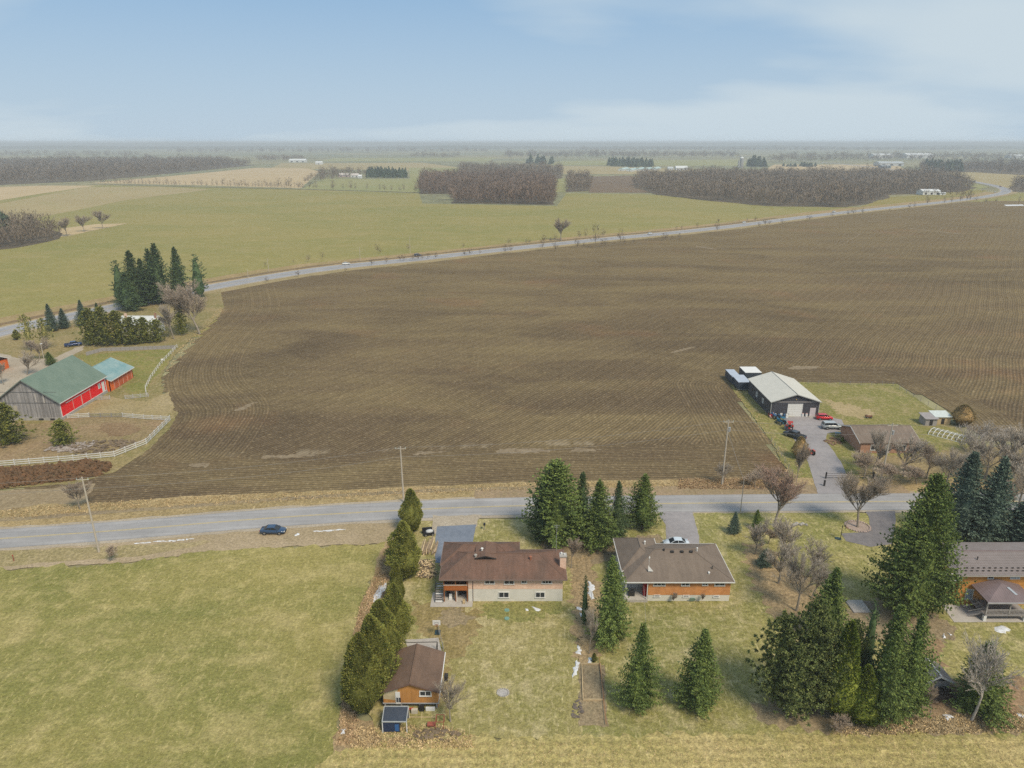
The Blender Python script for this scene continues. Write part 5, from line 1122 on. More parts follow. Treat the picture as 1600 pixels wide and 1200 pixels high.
# ------------------------------------------------------------------ third house (orange wood, metal tile roof, gazebo)
H3 = thing('wooden_house', 'orange wood-clad house with a mauve metal tile roof, cut by the right edge', 'house', (77, 98, 0)); Y3 = 96.0
P(MB().box(70.6, 95, Y3, 104.2, -.1, 6.0), 'wall', WOOD_O, H3)
def courses(root, quad, n, m, lift=.045, name='roof'):
    a, b, c, d = [Vector(q) for q in quad]; nn = (b-a).cross(d-a).normalized(); mb = MB()
    for k in range(n):
        t0, t1 = k/n, (k+1)/n+.01; p, q = a.lerp(d, t0), b.lerp(c, t0); r, s_ = b.lerp(c, t1), a.lerp(d, t1)
        mb.hexa([p-nn*.08, q-nn*.08, r-nn*.08, s_-nn*.08, p+nn*lift, q+nn*lift, r+nn*.001, s_+nn*.001])
    return P(mb, name, m, root)
yr = 100.0; zr = 7.4
o = courses(H3, [(69.4, 95.2, 6.05), (96, 95.2, 6.05), (92, yr, zr), (72.6, yr, zr)], 15, RTILE)
courses(H3, [(69.4, 104.8, 6.05), (69.4, 95.2, 6.05), (72.6, yr, zr), (72.6, yr, zr)], 13, RTILE); courses(H3, [(96, 104.8, 6.05), (69.4, 104.8, 6.05), (72.6, yr, zr), (92, yr, zr)], 15, RTILE)
P(MB().tube((72.6, yr, zr+.05), (92, yr, zr+.05), .1, n=6), 'ridge_cap', RTILE2, H3); P(MB().box(69.3, 96, 95.08, 95.2, 5.85, 6.0), 'gutter', GREYC, H3)
sg = MB()
for r_ in range(2):
    for k in range(22):
        x = 71.0+k*.9+(.45 if r_ else 0); y = 95.9+r_*.55; z = 6.05+(y-95.2)/(yr-95.2)*1.35+.06; sg.box(x, x+.32, y, y+.1, z, z+.16)
g_ = P(sg, 'snow_guard', DARK, H3); g_['kind'] = 'stuff'
vent(H3, 74.2, 98.2, 7.0, .4, DARK, .08)
window_px(H3, Y3, 1486-26, 897, 1502, 906, mull=0); window_px(H3, Y3, 1545, 897.5, 1551, 903.5, mull=0); window_px(H3, Y3, 1580.5, 897.5, 1592, 903.5, mull=2, gm=GLASS_L)
window_px(H3, Y3, 1511, 921, 1517.5, 935, mull=0, gm=GLASS_L); window_px(H3, Y3, 1592, 921, 1597, 930, mull=0)
P(MB().box(81.3, 82.2, Y3-.06, Y3-.004, 1.0, 3.2), 'red_panel', mat('red_shutter', (.4, .03, .03), .6), H3)
# gazebo
GZ = thing('gazebo', 'grey-railed gazebo porch with a hipped dark mauve roof and skylight beside the orange house', 'gazebo', (76.5, 93.9, 0))
gx0, gx1, gy0, gy1 = 72.7, 79.6, 91.9, 95.9; cx_ = 76.2
P(MB().slab([(gx0-.3, gy0-.4, 3.75), (gx1+.3, gy0-.4, 3.75), (cx_, 94.7, 5.0)], .12).slab([(gx0-.3, gy1-.1, 4.0), (gx0-.3, gy0-.4, 3.75), (cx_, 94.7, 5.0), (cx_, gy1-.1, 5.05)], .12).slab([(gx1+.3, gy0-.4, 3.75), (gx1+.3, gy1-.1, 4.0), (cx_, gy1-.1, 5.05), (cx_, 94.7, 5.0)], .12), 'roof', RTILE2, GZ)
P(MB().box(gx0-.35, gx1+.35, gy0-.5, gy0-.38, 3.5, 3.72), 'gutter', mat('pale_grey_metal', (.38, .37, .38), .5), GZ)
P(MB().slab([(77.2, 92.7, 4.27), (77.6, 92.7, 4.27), (76.95, 93.9, 4.78), (76.55, 93.9, 4.78)], .05), 'skylight', GLASS_L, GZ)
P(MB().box(gx0, gx1, gy0, gy1, .95, 1.08), 'deck_floor', WOOD_G, GZ)
for x in (gx0+.1, (gx0+gx1)/2+.2, gx1-.1): P(MB().box(x-.09, x+.09, gy0, gy0+.18, 1.08, 3.68), 'post', WOOD_G, GZ)
for x in (gx0+.1, gx1-.6): P(MB().box(x-.22, x+.22, gy0-.05, gy0+.35, 0, .95), 'pier', WHITE, GZ)
P(MB().box(gx0, gx1, gy0-.02, gy0+.1, 2.0, 2.1).box(gx0, gx1, gy0, gy0+.08, 1.2, 1.28).box(gx0, gx0+.1, gy0, gy1, 2.0, 2.1), 'handrail', WOOD_G, GZ)
bmesh_ = MB().box(0, .06, 0, .05, 0, .75).mesh('baluster', WOOD_G)
l_ = off(GZ)
for k in range(34): link('baluster', bmesh_, GZ, (gx0+.2+k*.2-l_[0], gy0+.02-l_[1], 1.28))
P(MB().beam((71.0, 93.4, .05), (72.7, 92.9, 1.0), .9, .08).beam((70.8, 93.0, 1.1), (72.7, 92.4, 2.1), .06, .08).beam((70.8, 93.0, .2), (72.7, 92.4, 1.2), .06, .08).beam((70.8, 94.2, 1.1), (72.7, 93.7, 2.1), .06, .08), 'stair', WOOD_G, GZ)
sheet('patio', [(68.0, 91.6), (80.5, 91.6), (80.5, 96), (68.5, 96)], .075, G_conc, .06)
sheet('paving', [(80, 91.2), (92, 88.5), (92, 92), (80, 92)], .08, G_conc, .06)

# ------------------------------------------------------------------ workshop and its shelter
WS = thing('workshop', 'small gabled workshop with brown shingles and an orange wood front, below the cedar hedge', 'shed', (-13.2, 77.8, 0)); YW = 74.1
mb = MB(); gable_wall(mb, -16.7, -9.6, YW, .95, 2.95, 4.15); P(mb, 'front_wall', WOOD_P, WS)
P(MB().box(-16.7, -16.5, YW+.2, 81, 0, 2.95).box(-9.8, -9.6, YW+.2, 81, 0, 2.95).box(-16.5, -9.8, 80.8, 81, 0, 2.95), 'wall', WOOD_P, WS)
mb = MB(); i_ = [(-16.68, YW-.012, 1.6), (-15.2, YW-.012, 1.35), (-14.9, YW-.012, 2.2), (-14.7, YW-.012, 3.45), (-16.68, YW-.012, 2.85)]; mb.poly(i_); P(mb, 'weathered_patch', mat('bleached_panel', (.5, .42, .27), .85, .15, 1.5), WS)
gable_roof(WS, -16.95, -9.3, YW-.35, 81.35, 2.95, 4.35, RW, trim=mat('brown_rake', (.16, .1, .08), .7))
P(MB().box(-9.32, -9.2, YW-.35, 81.35, 2.78, 2.95), 'gutter', WHITE, WS)
P(MB().box(-16.8, -9.5, YW-.05, 81, .78, .95), 'floor_beam', mat('pale_beam', (.36, .37, .38), .7), WS)
for x in (-16.5, -14.4, -12, -9.8): P(MB().box(x-.08, x+.08, YW, YW+.16, 0, .8), 'post', WOOD_G, WS)
P(MB().box(-16.4, -9.9, YW+.9, YW+1.0, 0, .78), 'skirt_wall', DARK, WS)
x0, z1 = FX(617.5, 1081, YW); x1, z0 = FX(626, 1099.5, YW)
dr_ = P(MB().box(x0, x1, YW-.07, YW-.004, z0, z1), 'door', WHITE, WS)
for a in range(3):
    for b in range(2): P(MB().box(x0+.1+b*.32, x0+.36+b*.32, YW-.085, YW-.072, z0+.35+a*.24, z0+.55+a*.24), 'pane', GLASS, dr_)
window_px(WS, YW, 656.5, 1080, 673, 1086.5, mull=1)
P(MB().box(-9.1, -8.6, 77.2, 78.0, 1.6, 2.3), 'wall_box', DARK, WS)
SHL = thing('lean_to', 'low shelter with a dark flat roof in a white frame, in front of the workshop', 'shelter', (-15.6, 71.5, 0))
a, b = W(600.5, 1104, 1.9), W(638, 1104, 1.9); c, d = W(635, 1128, 1.8), W(597, 1128, 1.8)
P(MB().slab([(*d, 1.8), (*c, 1.8), (*b, 1.9), (*a, 1.9)], .06), 'roof', mat('dark_blue_roof', (.045, .058, .082), .45, .1, 2, col2=(.06, .07, .09)), SHL)
P(MB().beam((*d, 1.82), (*c, 1.82), .1, .12).beam((*c, 1.82), (*b, 1.92), .1, .12).beam((*a, 1.92), (*d, 1.82), .1, .12).beam((*a, 1.92), (*b, 1.92), .1, .12), 'frame', mat('pale_frame', (.4, .42, .42), .6), SHL)
for p_ in (a, b, c, d): P(MB().box(p_[0]-.05, p_[0]+.05, p_[1]-.0, p_[1]+.1, 0, 1.8), 'post', WHITE, SHL)
P(MB().box(d[0]+.05, c[0]-.9, d[1]+.12, d[1]+.18, .1, 1.75), 'front_panel', mat('navy_panel', (.03, .045, .09), .5), SHL)
P(MB().box(c[0]-1.5, c[0]-1.0, d[1]+.05, d[1]+.11, .3, 1.3), 'blue_board', mat('blue_board', (.04, .12, .3), .6), SHL)
P(MB().box(a[0], b[0], a[1]-.1, a[1]-.04, .1, 1.8), 'back_panel', DARK, SHL)

# ------------------------------------------------------------------ barn and annex
A_ = (-119.0, 175.2); B_y = 197.6; xe = -119.3; xw = -136.0; xm = -127.7; ze = 5.2; zp = 11.5
BN = thing('barn', 'large old barn with a green metal roof, weathered grey gable and bright red side wall', 'barn', (-127.7, 186, 0))
mb = MB(); gable_wall(mb, xw, xe, 175.4, .8, ze, zp-.15, .2); P(mb, 'gable_wall', GREYW, BN)
mb = MB(); gable_wall(mb, xw, xe, 197.4, .8, ze, zp-.15, .2); P(mb, 'back_wall', GREYW, BN)
P(MB().box(xw, xw+.2, 175.6, 197.4, .8, ze), 'left_wall', GREYW, BN)
P(MB().box(xe-.2, xe, 175.6, 197.4, .8, ze), 'red_wall', BARNRED, BN)
P(MB().box(xw-.05, xe+.05, 175.3, 197.65, -.1, .8), 'foundation', STONE, BN)
P(MB().slab([(xe+.5, 174.9, ze-.12), (xe+.5, 198, ze-.12), (xm, 198, zp), (xm, 174.9, zp)], .15).slab([(xw-.5, 198, ze-.12), (xw-.5, 174.9, ze-.12), (xm, 174.9, zp), (xm, 198, zp)], .15), 'roof', RM, BN)
P(MB().box(xe+.45, xe+.56, 174.9, 198, ze-.42, ze-.18), 'eave_board', WHITE, BN)
P(MB().beam((xe+.5, 174.86, ze-.3), (xm, 174.86, zp-.18), .06, .22).beam((xm, 174.86, zp-.18), (xw-.5, 174.86, ze-.3), .06, .22), 'rake_trim', mat('grey_green_trim', (.17, .2, .18), .7), BN)
P(MB().box(xw+.1, xe-.1, 175.34, 175.4, 4.9, 5.0).box(xw+.1, xe-.1, 175.34, 175.4, 7.9, 8.0), 'batten', mat('dark_grey_board', (.1, .1, .1), .9), BN)
P(MB().box(-123.2, -122.9, 175.33, 175.39, 5.0, 8.0).box(-125.2, -125.02, 175.33, 175.39, 5.2, 7.4).box(-135.2, -134.7, 175.33, 175.39, 2, 5.2), 'pale_board', mat('pale_old_board', (.5, .47, .43), .85), BN)
P(MB().box(-131.5, -130.6, 175.33, 175.39, 2.2, 4.2), 'hatch', mat('bleached_boards', (.42, .38, .3), .9), BN)
for x in (-124.8, -121.8): P(MB().box(x-.6, x+.6, 175.24, 175.29, .15, .62), 'basement_window', DARK, BN)
tr = MB(); X = xe
for y0_, y1_, z0_, z1_ in [(175.5, 175.75, .8, ze-.3), (197.2, 197.4, .8, ze-.3), (175.75, 197.2, .8, .95)]: tr.box(X+.004, X+.06, y0_, y1_, z0_, z1_)
P(tr, 'corner_trim', WHITE, BN)
P(MB().box(X+.07, X+.15, 178.0, 189.5, 3.88, 4.03), 'door_track', WHITE, BN)
for k, (y0_, y1_) in enumerate(((180.9, 184.9), (185.0, 189.2))):
    d_ = P(MB().box(X+.01, X+.07, y0_, y1_, 1.0, 3.85), 'sliding_door', BARNRED, BN)
    P(MB().box(X+.072, X+.11, y0_, y0_+.12, 1.0, 3.85).box(X+.072, X+.11, y1_-.1, y1_, 1.0, 3.85), 'door_trim', mat('pale_pink_trim', (.62, .48, .42), .7), d_)
window_x(BN, X, 193.6, 194.5, 2.6, 3.9, 1, GLASS_L); P(MB().box(X+.01, X+.08, 195.3, 196.6, .9, 3.9), 'white_door', WHITE, BN)
AX = thing('barn_annex', 'low red-orange annex with a blue-green metal roof joined behind the barn', 'barn', (-124.5, 205, 0))
ax0, ax1, ay0, ay1 = -131.0, -118.7, 198.3, 211.6
P(MB().box(ax1-.2, ax1, ay0, ay1, 0, 3.4), 'wall', ORRED, AX); P(gable_wall(MB(), ax0, ax1, ay1-.2, 0, 3.4, 6.3), 'gable_wall', ORRED, AX); P(gable_wall(MB(), ax0, ax1, ay0, 0, 3.4, 6.3), 'gable_wall', ORRED, AX); P(MB().box(ax0, ax0+.2, ay0+.2, ay1-.2, 0, 3.4), 'left_wall', GREYW, AX)
gable_roof(AX, ax0-.5, ax1+.5, ay0+.05, ay1+.4, 3.4, 6.5, RM2)
P(MB().box(ax1+.52, ax1+.6, ay0, ay1+.4, 3.1, 3.35), 'eave_board', WHITE, AX)
for k in range(4): P(MB().box(ax1+.005, ax1+.06, 201.0+k*2.5, 202.8+k*2.5, .1, 2.8), 'stall_door', mat('faded_orange_door', (.5, .12, .05), .75, .15, 1.5), AX)
for k in range(5): P(MB().box(ax1+.006, ax1+.05, 200.6+k*2.5, 200.75+k*2.5, .1, 3.1), 'post', mat('pale_post', (.5, .4, .34), .8), AX)
F5 = thing('farmhouse', 'farmhouse with a whitish metal roof almost hidden behind the olive cedars', 'house', (*W(224, 521), 0)); fx, fy = W(224, 521)
P(MB().box(fx-6.6, fx+6.6, fy-3.5, fy+4, 0, 4.4), 'wall', WHITE, F5); gable_roof(F5, fx-7.2, fx+7.2, fy-4.2, fy+4.6, 4.4, 6.9, mat('white_metal_roof', (.6, .62, .62), .5, .1, .8, col2=(.45, .47, .47)), ax='x')
P(MB().box(fx-5.6, fx-4.9, fy-1, fy-.3, 6, 8), 'chimney', BR1, F5); P(MB().box(fx+5.8, fx+6.4, fy-1, fy-.4, 6, 8.2), 'chimney', BR4, F5); window(F5, fy-3.5, fx+3, fx+4, 1.8, 3); window(F5, fy-3.5, fx-1, fx, 1.8, 3)
F6 = thing('orange_shed', 'orange-walled building with a grey roof cut by the left edge', 'shed', (*W(-26, 585), 0)); sx_, sy_ = W(-26, 585)
P(MB().box(sx_-6, sx_+3.6, sy_, sy_+7, 0, 3.2), 'wall', ORRED, F6); gable_roof(F6, sx_-6.4, sx_+4.0, sy_-.4, sy_+7.4, 3.2, 5, mat('grey_metal_roof', (.4, .42, .42), .5), ax='x')

# ------------------------------------------------------------------ shop and house across the road
SP = thing('metal_shop', 'large charcoal metal shop with a pale gabled roof and a white overhead door', 'workshop', (76, 187.5, 0)); sy0, sy1 = 178.2, 197.0; sx0, sx1 = 69.4, 82.3
mb = MB(); gable_wall(mb, sx0, sx1, sy0, 0, 4.3, 6.3); P(mb, 'front_wall', NAVY, SP); mb = MB(); gable_wall(mb, sx0, sx1, sy1-.2, 0, 4.3, 6.3); P(mb, 'back_wall', NAVY, SP)
P(MB().box(sx0, sx0+.2, sy0+.2, sy1-.2, 0, 4.3), 'left_wall', NAVY, SP); P(MB().box(sx1-.2, sx1, sy0+.2, sy1-.2, 0, 4.3), 'right_wall', NAVY, SP)
gable_roof(SP, sx0-.35, sx1+.35, sy0-.5, sy1+.5, 4.35, 6.55, RSH, trim=mat('pale_grey_trim', (.4, .41, .4), .5), cap=mat('grey_ridge', (.3, .3, .28), .5))
P(MB().box(sx0-.02, sx1+.02, sy0-.06, sy0-.005, 4.1, 4.28), 'fascia_band', mat('grey_band', (.36, .34, .33), .6), SP); P(MB().box(sx0-.04, sx0+.1, sy0-.08, sy0-.06, 0, 4.1).box(sx1-.1, sx1+.04, sy0-.08, sy0-.06, 0, 4.1), 'corner_trim', MATS['pale_grey_trim'], SP)
x0, z1 = FX(1232, 631.5, sy0); x1, z0 = FX(1251.5, 649.5, sy0)
od = P(MB().box(x0-.12, x0, sy0-.1, sy0-.005, 0, 3.5).box(x1, x1+.12, sy0-.1, sy0-.005, 0, 3.5).box(x0-.12, x1+.12, sy0-.1, sy0-.005, 3.5, 3.65), 'overhead_door', WHITE, SP)
for k in range(5): P(MB().box(x0+.01, x1-.01, sy0-.07, sy0-.006, .02+k*.695, .02+k*.695+.67), 'door_panel', WHITE, od)
x0, z1 = FX(1266, 637, sy0); x1, z0 = FX(1273, 650, sy0); dd = P(MB().box(x0, x1, sy0-.08, sy0-.005, .15, 2.5), 'door', mat('pale_lilac_door', (.55, .5, .52), .6), SP); P(MB().tube((x1-.15, sy0-.12, 1.2), (x1-.15, sy0-.08, 1.2), .05, n=6), 'handle', STEEL, dd)
P(MB().box(x0-.3, x1+.3, sy0-1.2, sy0-.09, 0, .14), 'step', GREYC, SP)
for y in (184.0, 189.2): window_x(SP, sx0, y, y+.9, 1.7, 2.9, -1, GLASS_L)
P(MB().blob((75.9, sy0-.1, 4.9), (.15, .1, .15), 6, 4), 'light', mat('gold_lamp', (.5, .35, .1), .5), SP)
H4 = thing('brick_house', 'brown-roofed red brick bungalow seen end-on behind leafless trees across the road', 'house', (89.5, 160, 0)); hx0, hx1, hy0, hy1 = 82.6, 96.2, 154.4, 165.2
P(MB().box(hx0+.2, hx1-.2, hy0, hy1, 0, 2.7), 'wall', BR4, H4); P(gable_wall(MB(), hy0, hy1, hx0, 0, 2.7, 4.5, .2, 'x'), 'gable_wall', BR4, H4); P(gable_wall(MB(), hy0, hy1, hx1-.2, 0, 2.7, 4.5, .2, 'x'), 'gable_wall', BR4, H4)
gable_roof(H4, hx0-.5, hx1+.5, hy0-.35, hy1+.35, 2.8, 4.85, R4, ax='x'); window(H4, hy0, 85, 86.8, .9, 2.1); window(H4, hy0, 91.5, 93.2, .9, 2.1)
P(MB().box(88.4, 89.5, hy0-.06, hy0-.004, .1, 2.3), 'door', WHITE, H4)
for i, (x, y, sx_, sy_, h, mw, mr, lb) in enumerate([(W(1449, 662)[0], W(1449, 662)[1], 3.0, 3, 1.9, WOOD_G, mat('grey_felt', (.3, .28, .28), .9), 'small grey hut left of two by the field corner'), (W(1467, 660)[0], W(1467, 660)[1], 4.0, 3, 2.1, WOOD_T, mat('white_tin', (.55, .6, .58), .5), 'small hut with a white-green tin roof by the field corner')]):
    t = thing('hut', lb, 'shed', (x, y, 0)); P(MB().box(x-sx_/2, x+sx_/2, y-sy_/2, y+sy_/2, 0, h), 'wall', mw, t); P(MB().slab([(x-sx_/2-.3, y-sy_/2-.3, h+.1), (x+sx_/2+.3, y-sy_/2-.3, h+.1), (x+sx_/2+.3, y+sy_/2+.3, h+.6), (x-sx_/2-.3, y+sy_/2+.3, h+.6)], .1), 'roof', mr, t)
    P(MB().box(x-.4, x+.4, y-sy_/2-.05, y-sy_/2-.004, .05, 1.6), 'door', DARK, t)
t = thing('greenhouse_frame', 'bare pale hoops of a greenhouse frame beside the leaning birch', 'greenhouse', (*W(1484, 682), 0))
for k in range(9):
    mb = MB(); pts = [(2.6*math.cos(a)+.1*(k % 3), -4.2+k*1.05, (.9+.12*(k % 2))*math.sin(a)) for a in [PI*j/8 for j in range(9)]]
    for p, q in zip(pts[:-1], pts[1:]): mb.tube(p, q, .07, n=5)
    mb.build('hoop', WHITE, t)
for xx, zz_ in ((-2.6, .1), (2.6, .1), (0, .9), (-1.6, .65), (1.6, .65)): MB().beam((xx, -4.2, zz_), (xx, 4.2, zz_), .1, .1).build('rail', WHITE, t); t.rotation_euler = (0, 0, .75)
# lower right shed and raised pads
t = thing('garden_shed', 'small shed with a mauve metal roof between the clump and the leafless tree', 'shed', (*W(1462, 1082), 0)); gx, gy = W(1462, 1082)
P(MB().box(gx-1.5, gx+1.6, gy, gy+3, 0, 1.9), 'wall', WOOD_G, t); gable_roof(t, gx-1.9, gx+2.0, gy-.3, gy+3.3, 1.9, 2.9, RTILE, ax='y', cap=WHITE)
t = thing('brush_pile', 'pile of dark cut branches beside the mauve-roofed shed', 'brush pile', (*W(1468, 1090), 0)); rb = random.Random(3); mb = MB()
for k in range(140):
    a = Vector((rb.uniform(-2.2, 2.2), rb.uniform(-1.1, 1.1), rb.uniform(.05, 1.1))); d = Vector((rb.uniform(.6, 1.5), rb.uniform(-.5, .5), rb.uniform(-.25, .25))); mb.tube(a-d, a+d, .04, .02, n=3, caps=False)
mb.build('branches', mat('dark_branches', (.1, .08, .07), .9, .2), t)['kind'] = 'stuff'
t = thing('sandbox', 'pale square pad with a darker pad beside it, left of the largest spruce', 'sandbox', (*W(1343, 948), 0)); MB().box(-1.6, 1.1, -1.6, 1.6, 0, .14).build('pale_pad', G_conc, t); MB().box(1.15, 2.6, -1.6, 1.4, 0, .12).build('dark_pad', mat('dirt_pad', (.2, .16, .12), .9), t); MB().box(-1.7, -1.6, -1.7, 1.7, 0, .22).box(-1.6, 1.1, -1.7, -1.6, 0, .22).build('edging', WOOD_G, t)

# ------------------------------------------------------------------ far buildings
def far_house(name, label, px, py, L, D, h, hr, mw, mr, rz=0, ax='x', windows=3, group=None, cat='building'):
    x, y = W(px, py); t = thing(name, label, cat, (x, y, 0), rz, group)
    MB().box(-L/2, L/2, -D/2, D/2, 0, h).build('wall', mw, t)
    if ax == 'x': MB().slab([(-L/2-.4, -D/2-.6, h), (L/2+.4, -D/2-.6, h), (L/2+.4, 0, hr), (-L/2-.4, 0, hr)], .2).slab([(L/2+.4, D/2+.6, h), (-L/2-.4, D/2+.6, h), (-L/2-.4, 0, hr), (L/2+.4, 0, hr)], .2).poly([(-L/2, -D/2, h), (-L/2, D/2, h), (-L/2, 0, hr-.1)]).poly([(L/2, -D/2, h), (L/2, D/2, h), (L/2, 0, hr-.1)]).build('roof', mr, t)
    else: MB().slab([(-L/2-.6, D/2, h), (-L/2-.6, -D/2, h), (0, -D/2, hr), (0, D/2, hr)], .2).slab([(L/2+.6, -D/2, h), (L/2+.6, D/2, h), (0, D/2, hr), (0, -D/2, hr)], .2).poly([(-L/2, -D/2+.1, h), (L/2, -D/2+.1, h), (0, -D/2+.1, hr-.1)]).build('roof', mr, t)
    for k in range(windows):
        c = -L/2+L*(k+.5)/windows; MB().box(c-L*.06, c+L*.06, -D/2-.06, -D/2-.005, h*.1, h*.6).build('door' if L > 20 else 'window', DARK if L > 20 else GLASS, t)
    return t
WM = mat('far_white_metal', (.6, .62, .62), .6, .05); TG = mat('far_teal_roof', (.25, .38, .36), .6, .08, .05, col2=(.4, .48, .46)); GR = mat('far_grey_roof', (.42, .45, .46), .6, .05)
far_house('white_shed', 'white farm shed at the corner of the yellow-green field, below the long wood', 1450, 304, 26, 15, 5, 7.5, WM, WM, .1, windows=3)
far_house('white_shed', 'small low white shed just right of the white farm shed', 1471, 304.5, 8, 6, 2.6, 3.6, WM, WM, windows=1)
gf = 'teal-roofed barns of the far farm'
for i, (px, py) in enumerate([(975, 266), (988, 267), (1000, 266), (1012, 266), (1025, 265)]): far_house('far_barn', 'long low barn with a teal roof in the far farm beyond the long wood', px, py, 15, 80, 3.5, 7, WM, TG, -.35, 'y', 1, gf)
far_house('far_barn', 'white-roofed barn at the right end of the far farm', 1064, 266, 30, 20, 6, 11, WM, WM); far_house('far_house', 'small white house left of the white-roofed barn in the far farm', 1047, 266, 14, 12, 5, 9, WM, GR)
t = thing('silo', 'tall narrow silo with a pale cap beyond the long wood', 'silo', (*W(1158, 262), 0)); MB().tube((0, 0, 0), (0, 0, 26), 5.5, n=12).build('shaft', mat('silo_grey', (.3, .3, .3), .8), t); MB().tube((0, 0, 26), (0, 0, 30), 5.5, 2, n=12).build('cap', WM, t); MB().box(-9.5, -5.6, -3, 3, 0, 20).build('annex', mat('silo_pale', (.35, .35, .34), .8), t)
far_house('far_farmhouse', 'pinkish roofed farmhouse among trees left of the fir block', 538, 276.5, 22, 12, 4, 8, mat('far_pink', (.5, .4, .38), .8), mat('far_pale_roof', (.5, .46, .43), .8), windows=2)
far_house('far_farmhouse', 'pale farmhouse nearer the fir block', 555, 277, 16, 12, 4, 8, WM, MATS['far_pale_roof'], windows=2); far_house('far_farmhouse', 'small white cottage against the fir block', 563, 278.5, 7, 7, 4, 7, WM, WM, windows=1)
far_house('far_barn', 'white-roofed farm sheds far away at the left, above the tan field', 466, 253.5, 60, 25, 7, 12, WM, WM); far_house('far_barn', 'tiny white shed right of the far white-roofed farm', 499, 257, 22, 14, 6, 10, WM, WM, windows=1)
far_house('industrial_building', 'pale industrial building with a low roof at the far right', 1388, 259, 75, 40, 9, 13, GR, GR); far_house('industrial_building', 'long white industrial hall on the horizon, right one', 1432, 247, 120, 60, 14, 22, WM, WM); far_house('industrial_building', 'long white industrial hall on the horizon, left one', 1376, 247, 90, 60, 14, 20, WM, WM); far_house('industrial_building', 'low white building at the right edge near the horizon', 1590, 247, 90, 50, 10, 16, WM, WM); far_house('industrial_building', 'small blue-grey building beside the far pale industrial building', 1382, 263, 26, 20, 8, 9, mat('far_blue', (.2, .26, .32), .8), GR)
t = sheet('snow_strip', WW([(1569, 320), (1598, 319.5), (1600, 321.5), (1572, 322)]), .06, SNOW, .6, 3)
# ------------------------------------------------------------------ poles and wires
WOODP = mat('pole_wood', (.46, .41, .34), .9, .12, 2); CER = mat('insulator', (.45, .55, .52), .4)
def pole(label, px, pb, h, lean=0, arm=True, r=.19, transformer=False, py_is_world=None):
    x, y = W(px, pb); t = thing('utility_pole', label, 'utility pole', (x, y, 0), group=None); mb = MB(); mb.tube((0, 0, -.1), (lean, 0, h), r, r*.65, n=8); mb.build('pole', WOODP, t)
    if arm:
        MB().beam((lean-1.1, 0, h-.5), (lean+1.1, 0, h-.5), .1, .12).build('crossarm', WOODP, t)
        for s in (-1, -.35, 1): MB().tube((lean+s, 0, h-.44), (lean+s, 0, h-.15), .06, .04, n=6).build('insulator', CER, t)
    if transformer: MB().tube((lean+.35, 0, h-2.6), (lean+.35, 0, h-1.7), .25, n=10).build('transformer', STEEL, t)
    return (x+lean, y, h)
p1 = pole('tall leaning utility pole left of the parked car, on the near side of the road', 155, 863, 15.0, -.2)
p2 = pole('utility pole rising behind the roadside cedar of the hedge', 631, 785, 12.5, -.1, transformer=False)
p3 = pole('pale utility pole in front of the ploughed field near the shop drive', 1128, 757, 15.0, transformer=True)
p4 = pole('utility pole in front of the brick house across the road', 1376.5, 752, 13.6, .3, transformer=True)
p5 = pole('short thin service pole on the near side of the road, left of the fan-crowned maple', 1156.5, 802, 7.5, arm=False, r=.1)
WIRE = mat('grey_wire', (.28, .27, .26), .6)
def wire(a, b, sag, label, r=.03, name='power_line'):
    mb = MB(); a, b = Vector(a), Vector(b); n = 14; P_ = []
    for k in range(n+1): t = k/n; q = a.lerp(b, t); q.z -= sag*4*t*(1-t); P_.append(q)
    for p, q in zip(P_[:-1], P_[1:]): mb.tube(p, q, r, n=3, caps=False)
    tag(mb.build(name, WIRE), label, 'wire')
up = lambda p, dz, dx=0: (p[0]+dx, p[1], p[2]+dz)
pl = (-190, 104, 14); pr = (118, 141, 13.5)
for dz, lb in ((-.15, 'top'), (-2.2, 'lower')):
    wire(up(p1, dz), up(p2, dz), 1.0, f'{lb} wire from the leaning pole to the pole behind the cedar'); wire(up(p2, dz), up(p3, dz), 1.3, f'{lb} wire over the field headland between the second and third poles')
    wire(up(p3, dz), up(p4, dz), .7, f'{lb} wire between the two poles near the shop drive'); wire(up(p4, dz), up(pr, dz), .7, f'{lb} wire running right from the pole in front of the brick house'); wire(pl[:2]+(pl[2]+dz,), up(p1, dz), 1.2, f'{lb} wire running left from the leaning pole')
wire(up(p3, -2.3), up(p5, -.2), .3, 'service wire crossing the road to the short thin pole')
for px, pb, h, lb in [(563, 408, 9, 'pale highway pole left of the dark car'), (641, 396, 11, 'pale highway pole right of the small white car'), (420, 425, 8, 'thin post beside the highway near the farm end'), (388, 436, 5, 'white marker post at the farm end of the highway')]: pole(lb, px, pb, h, arm=False, r=.16)
t = thing('yard_light', 'yard light pole behind the green barn roof', 'lamp post', (*W(71, 571), 0)); MB().tube((0, 0, 0), (0, 0, 7.5), .12, n=6).build('pole', WOODP, t); MB().box(-.25, .25, -.1, .5, 7.3, 7.5).build('lamp', WHITE, t)
wire((W(1003, 936)[0], 97, 3.2), (W(1000, 975)[0], W(1000, 1008)[1], 2.2), .15, 'clothes line from the patio post to the yard spruce', .02, 'clothes_line')

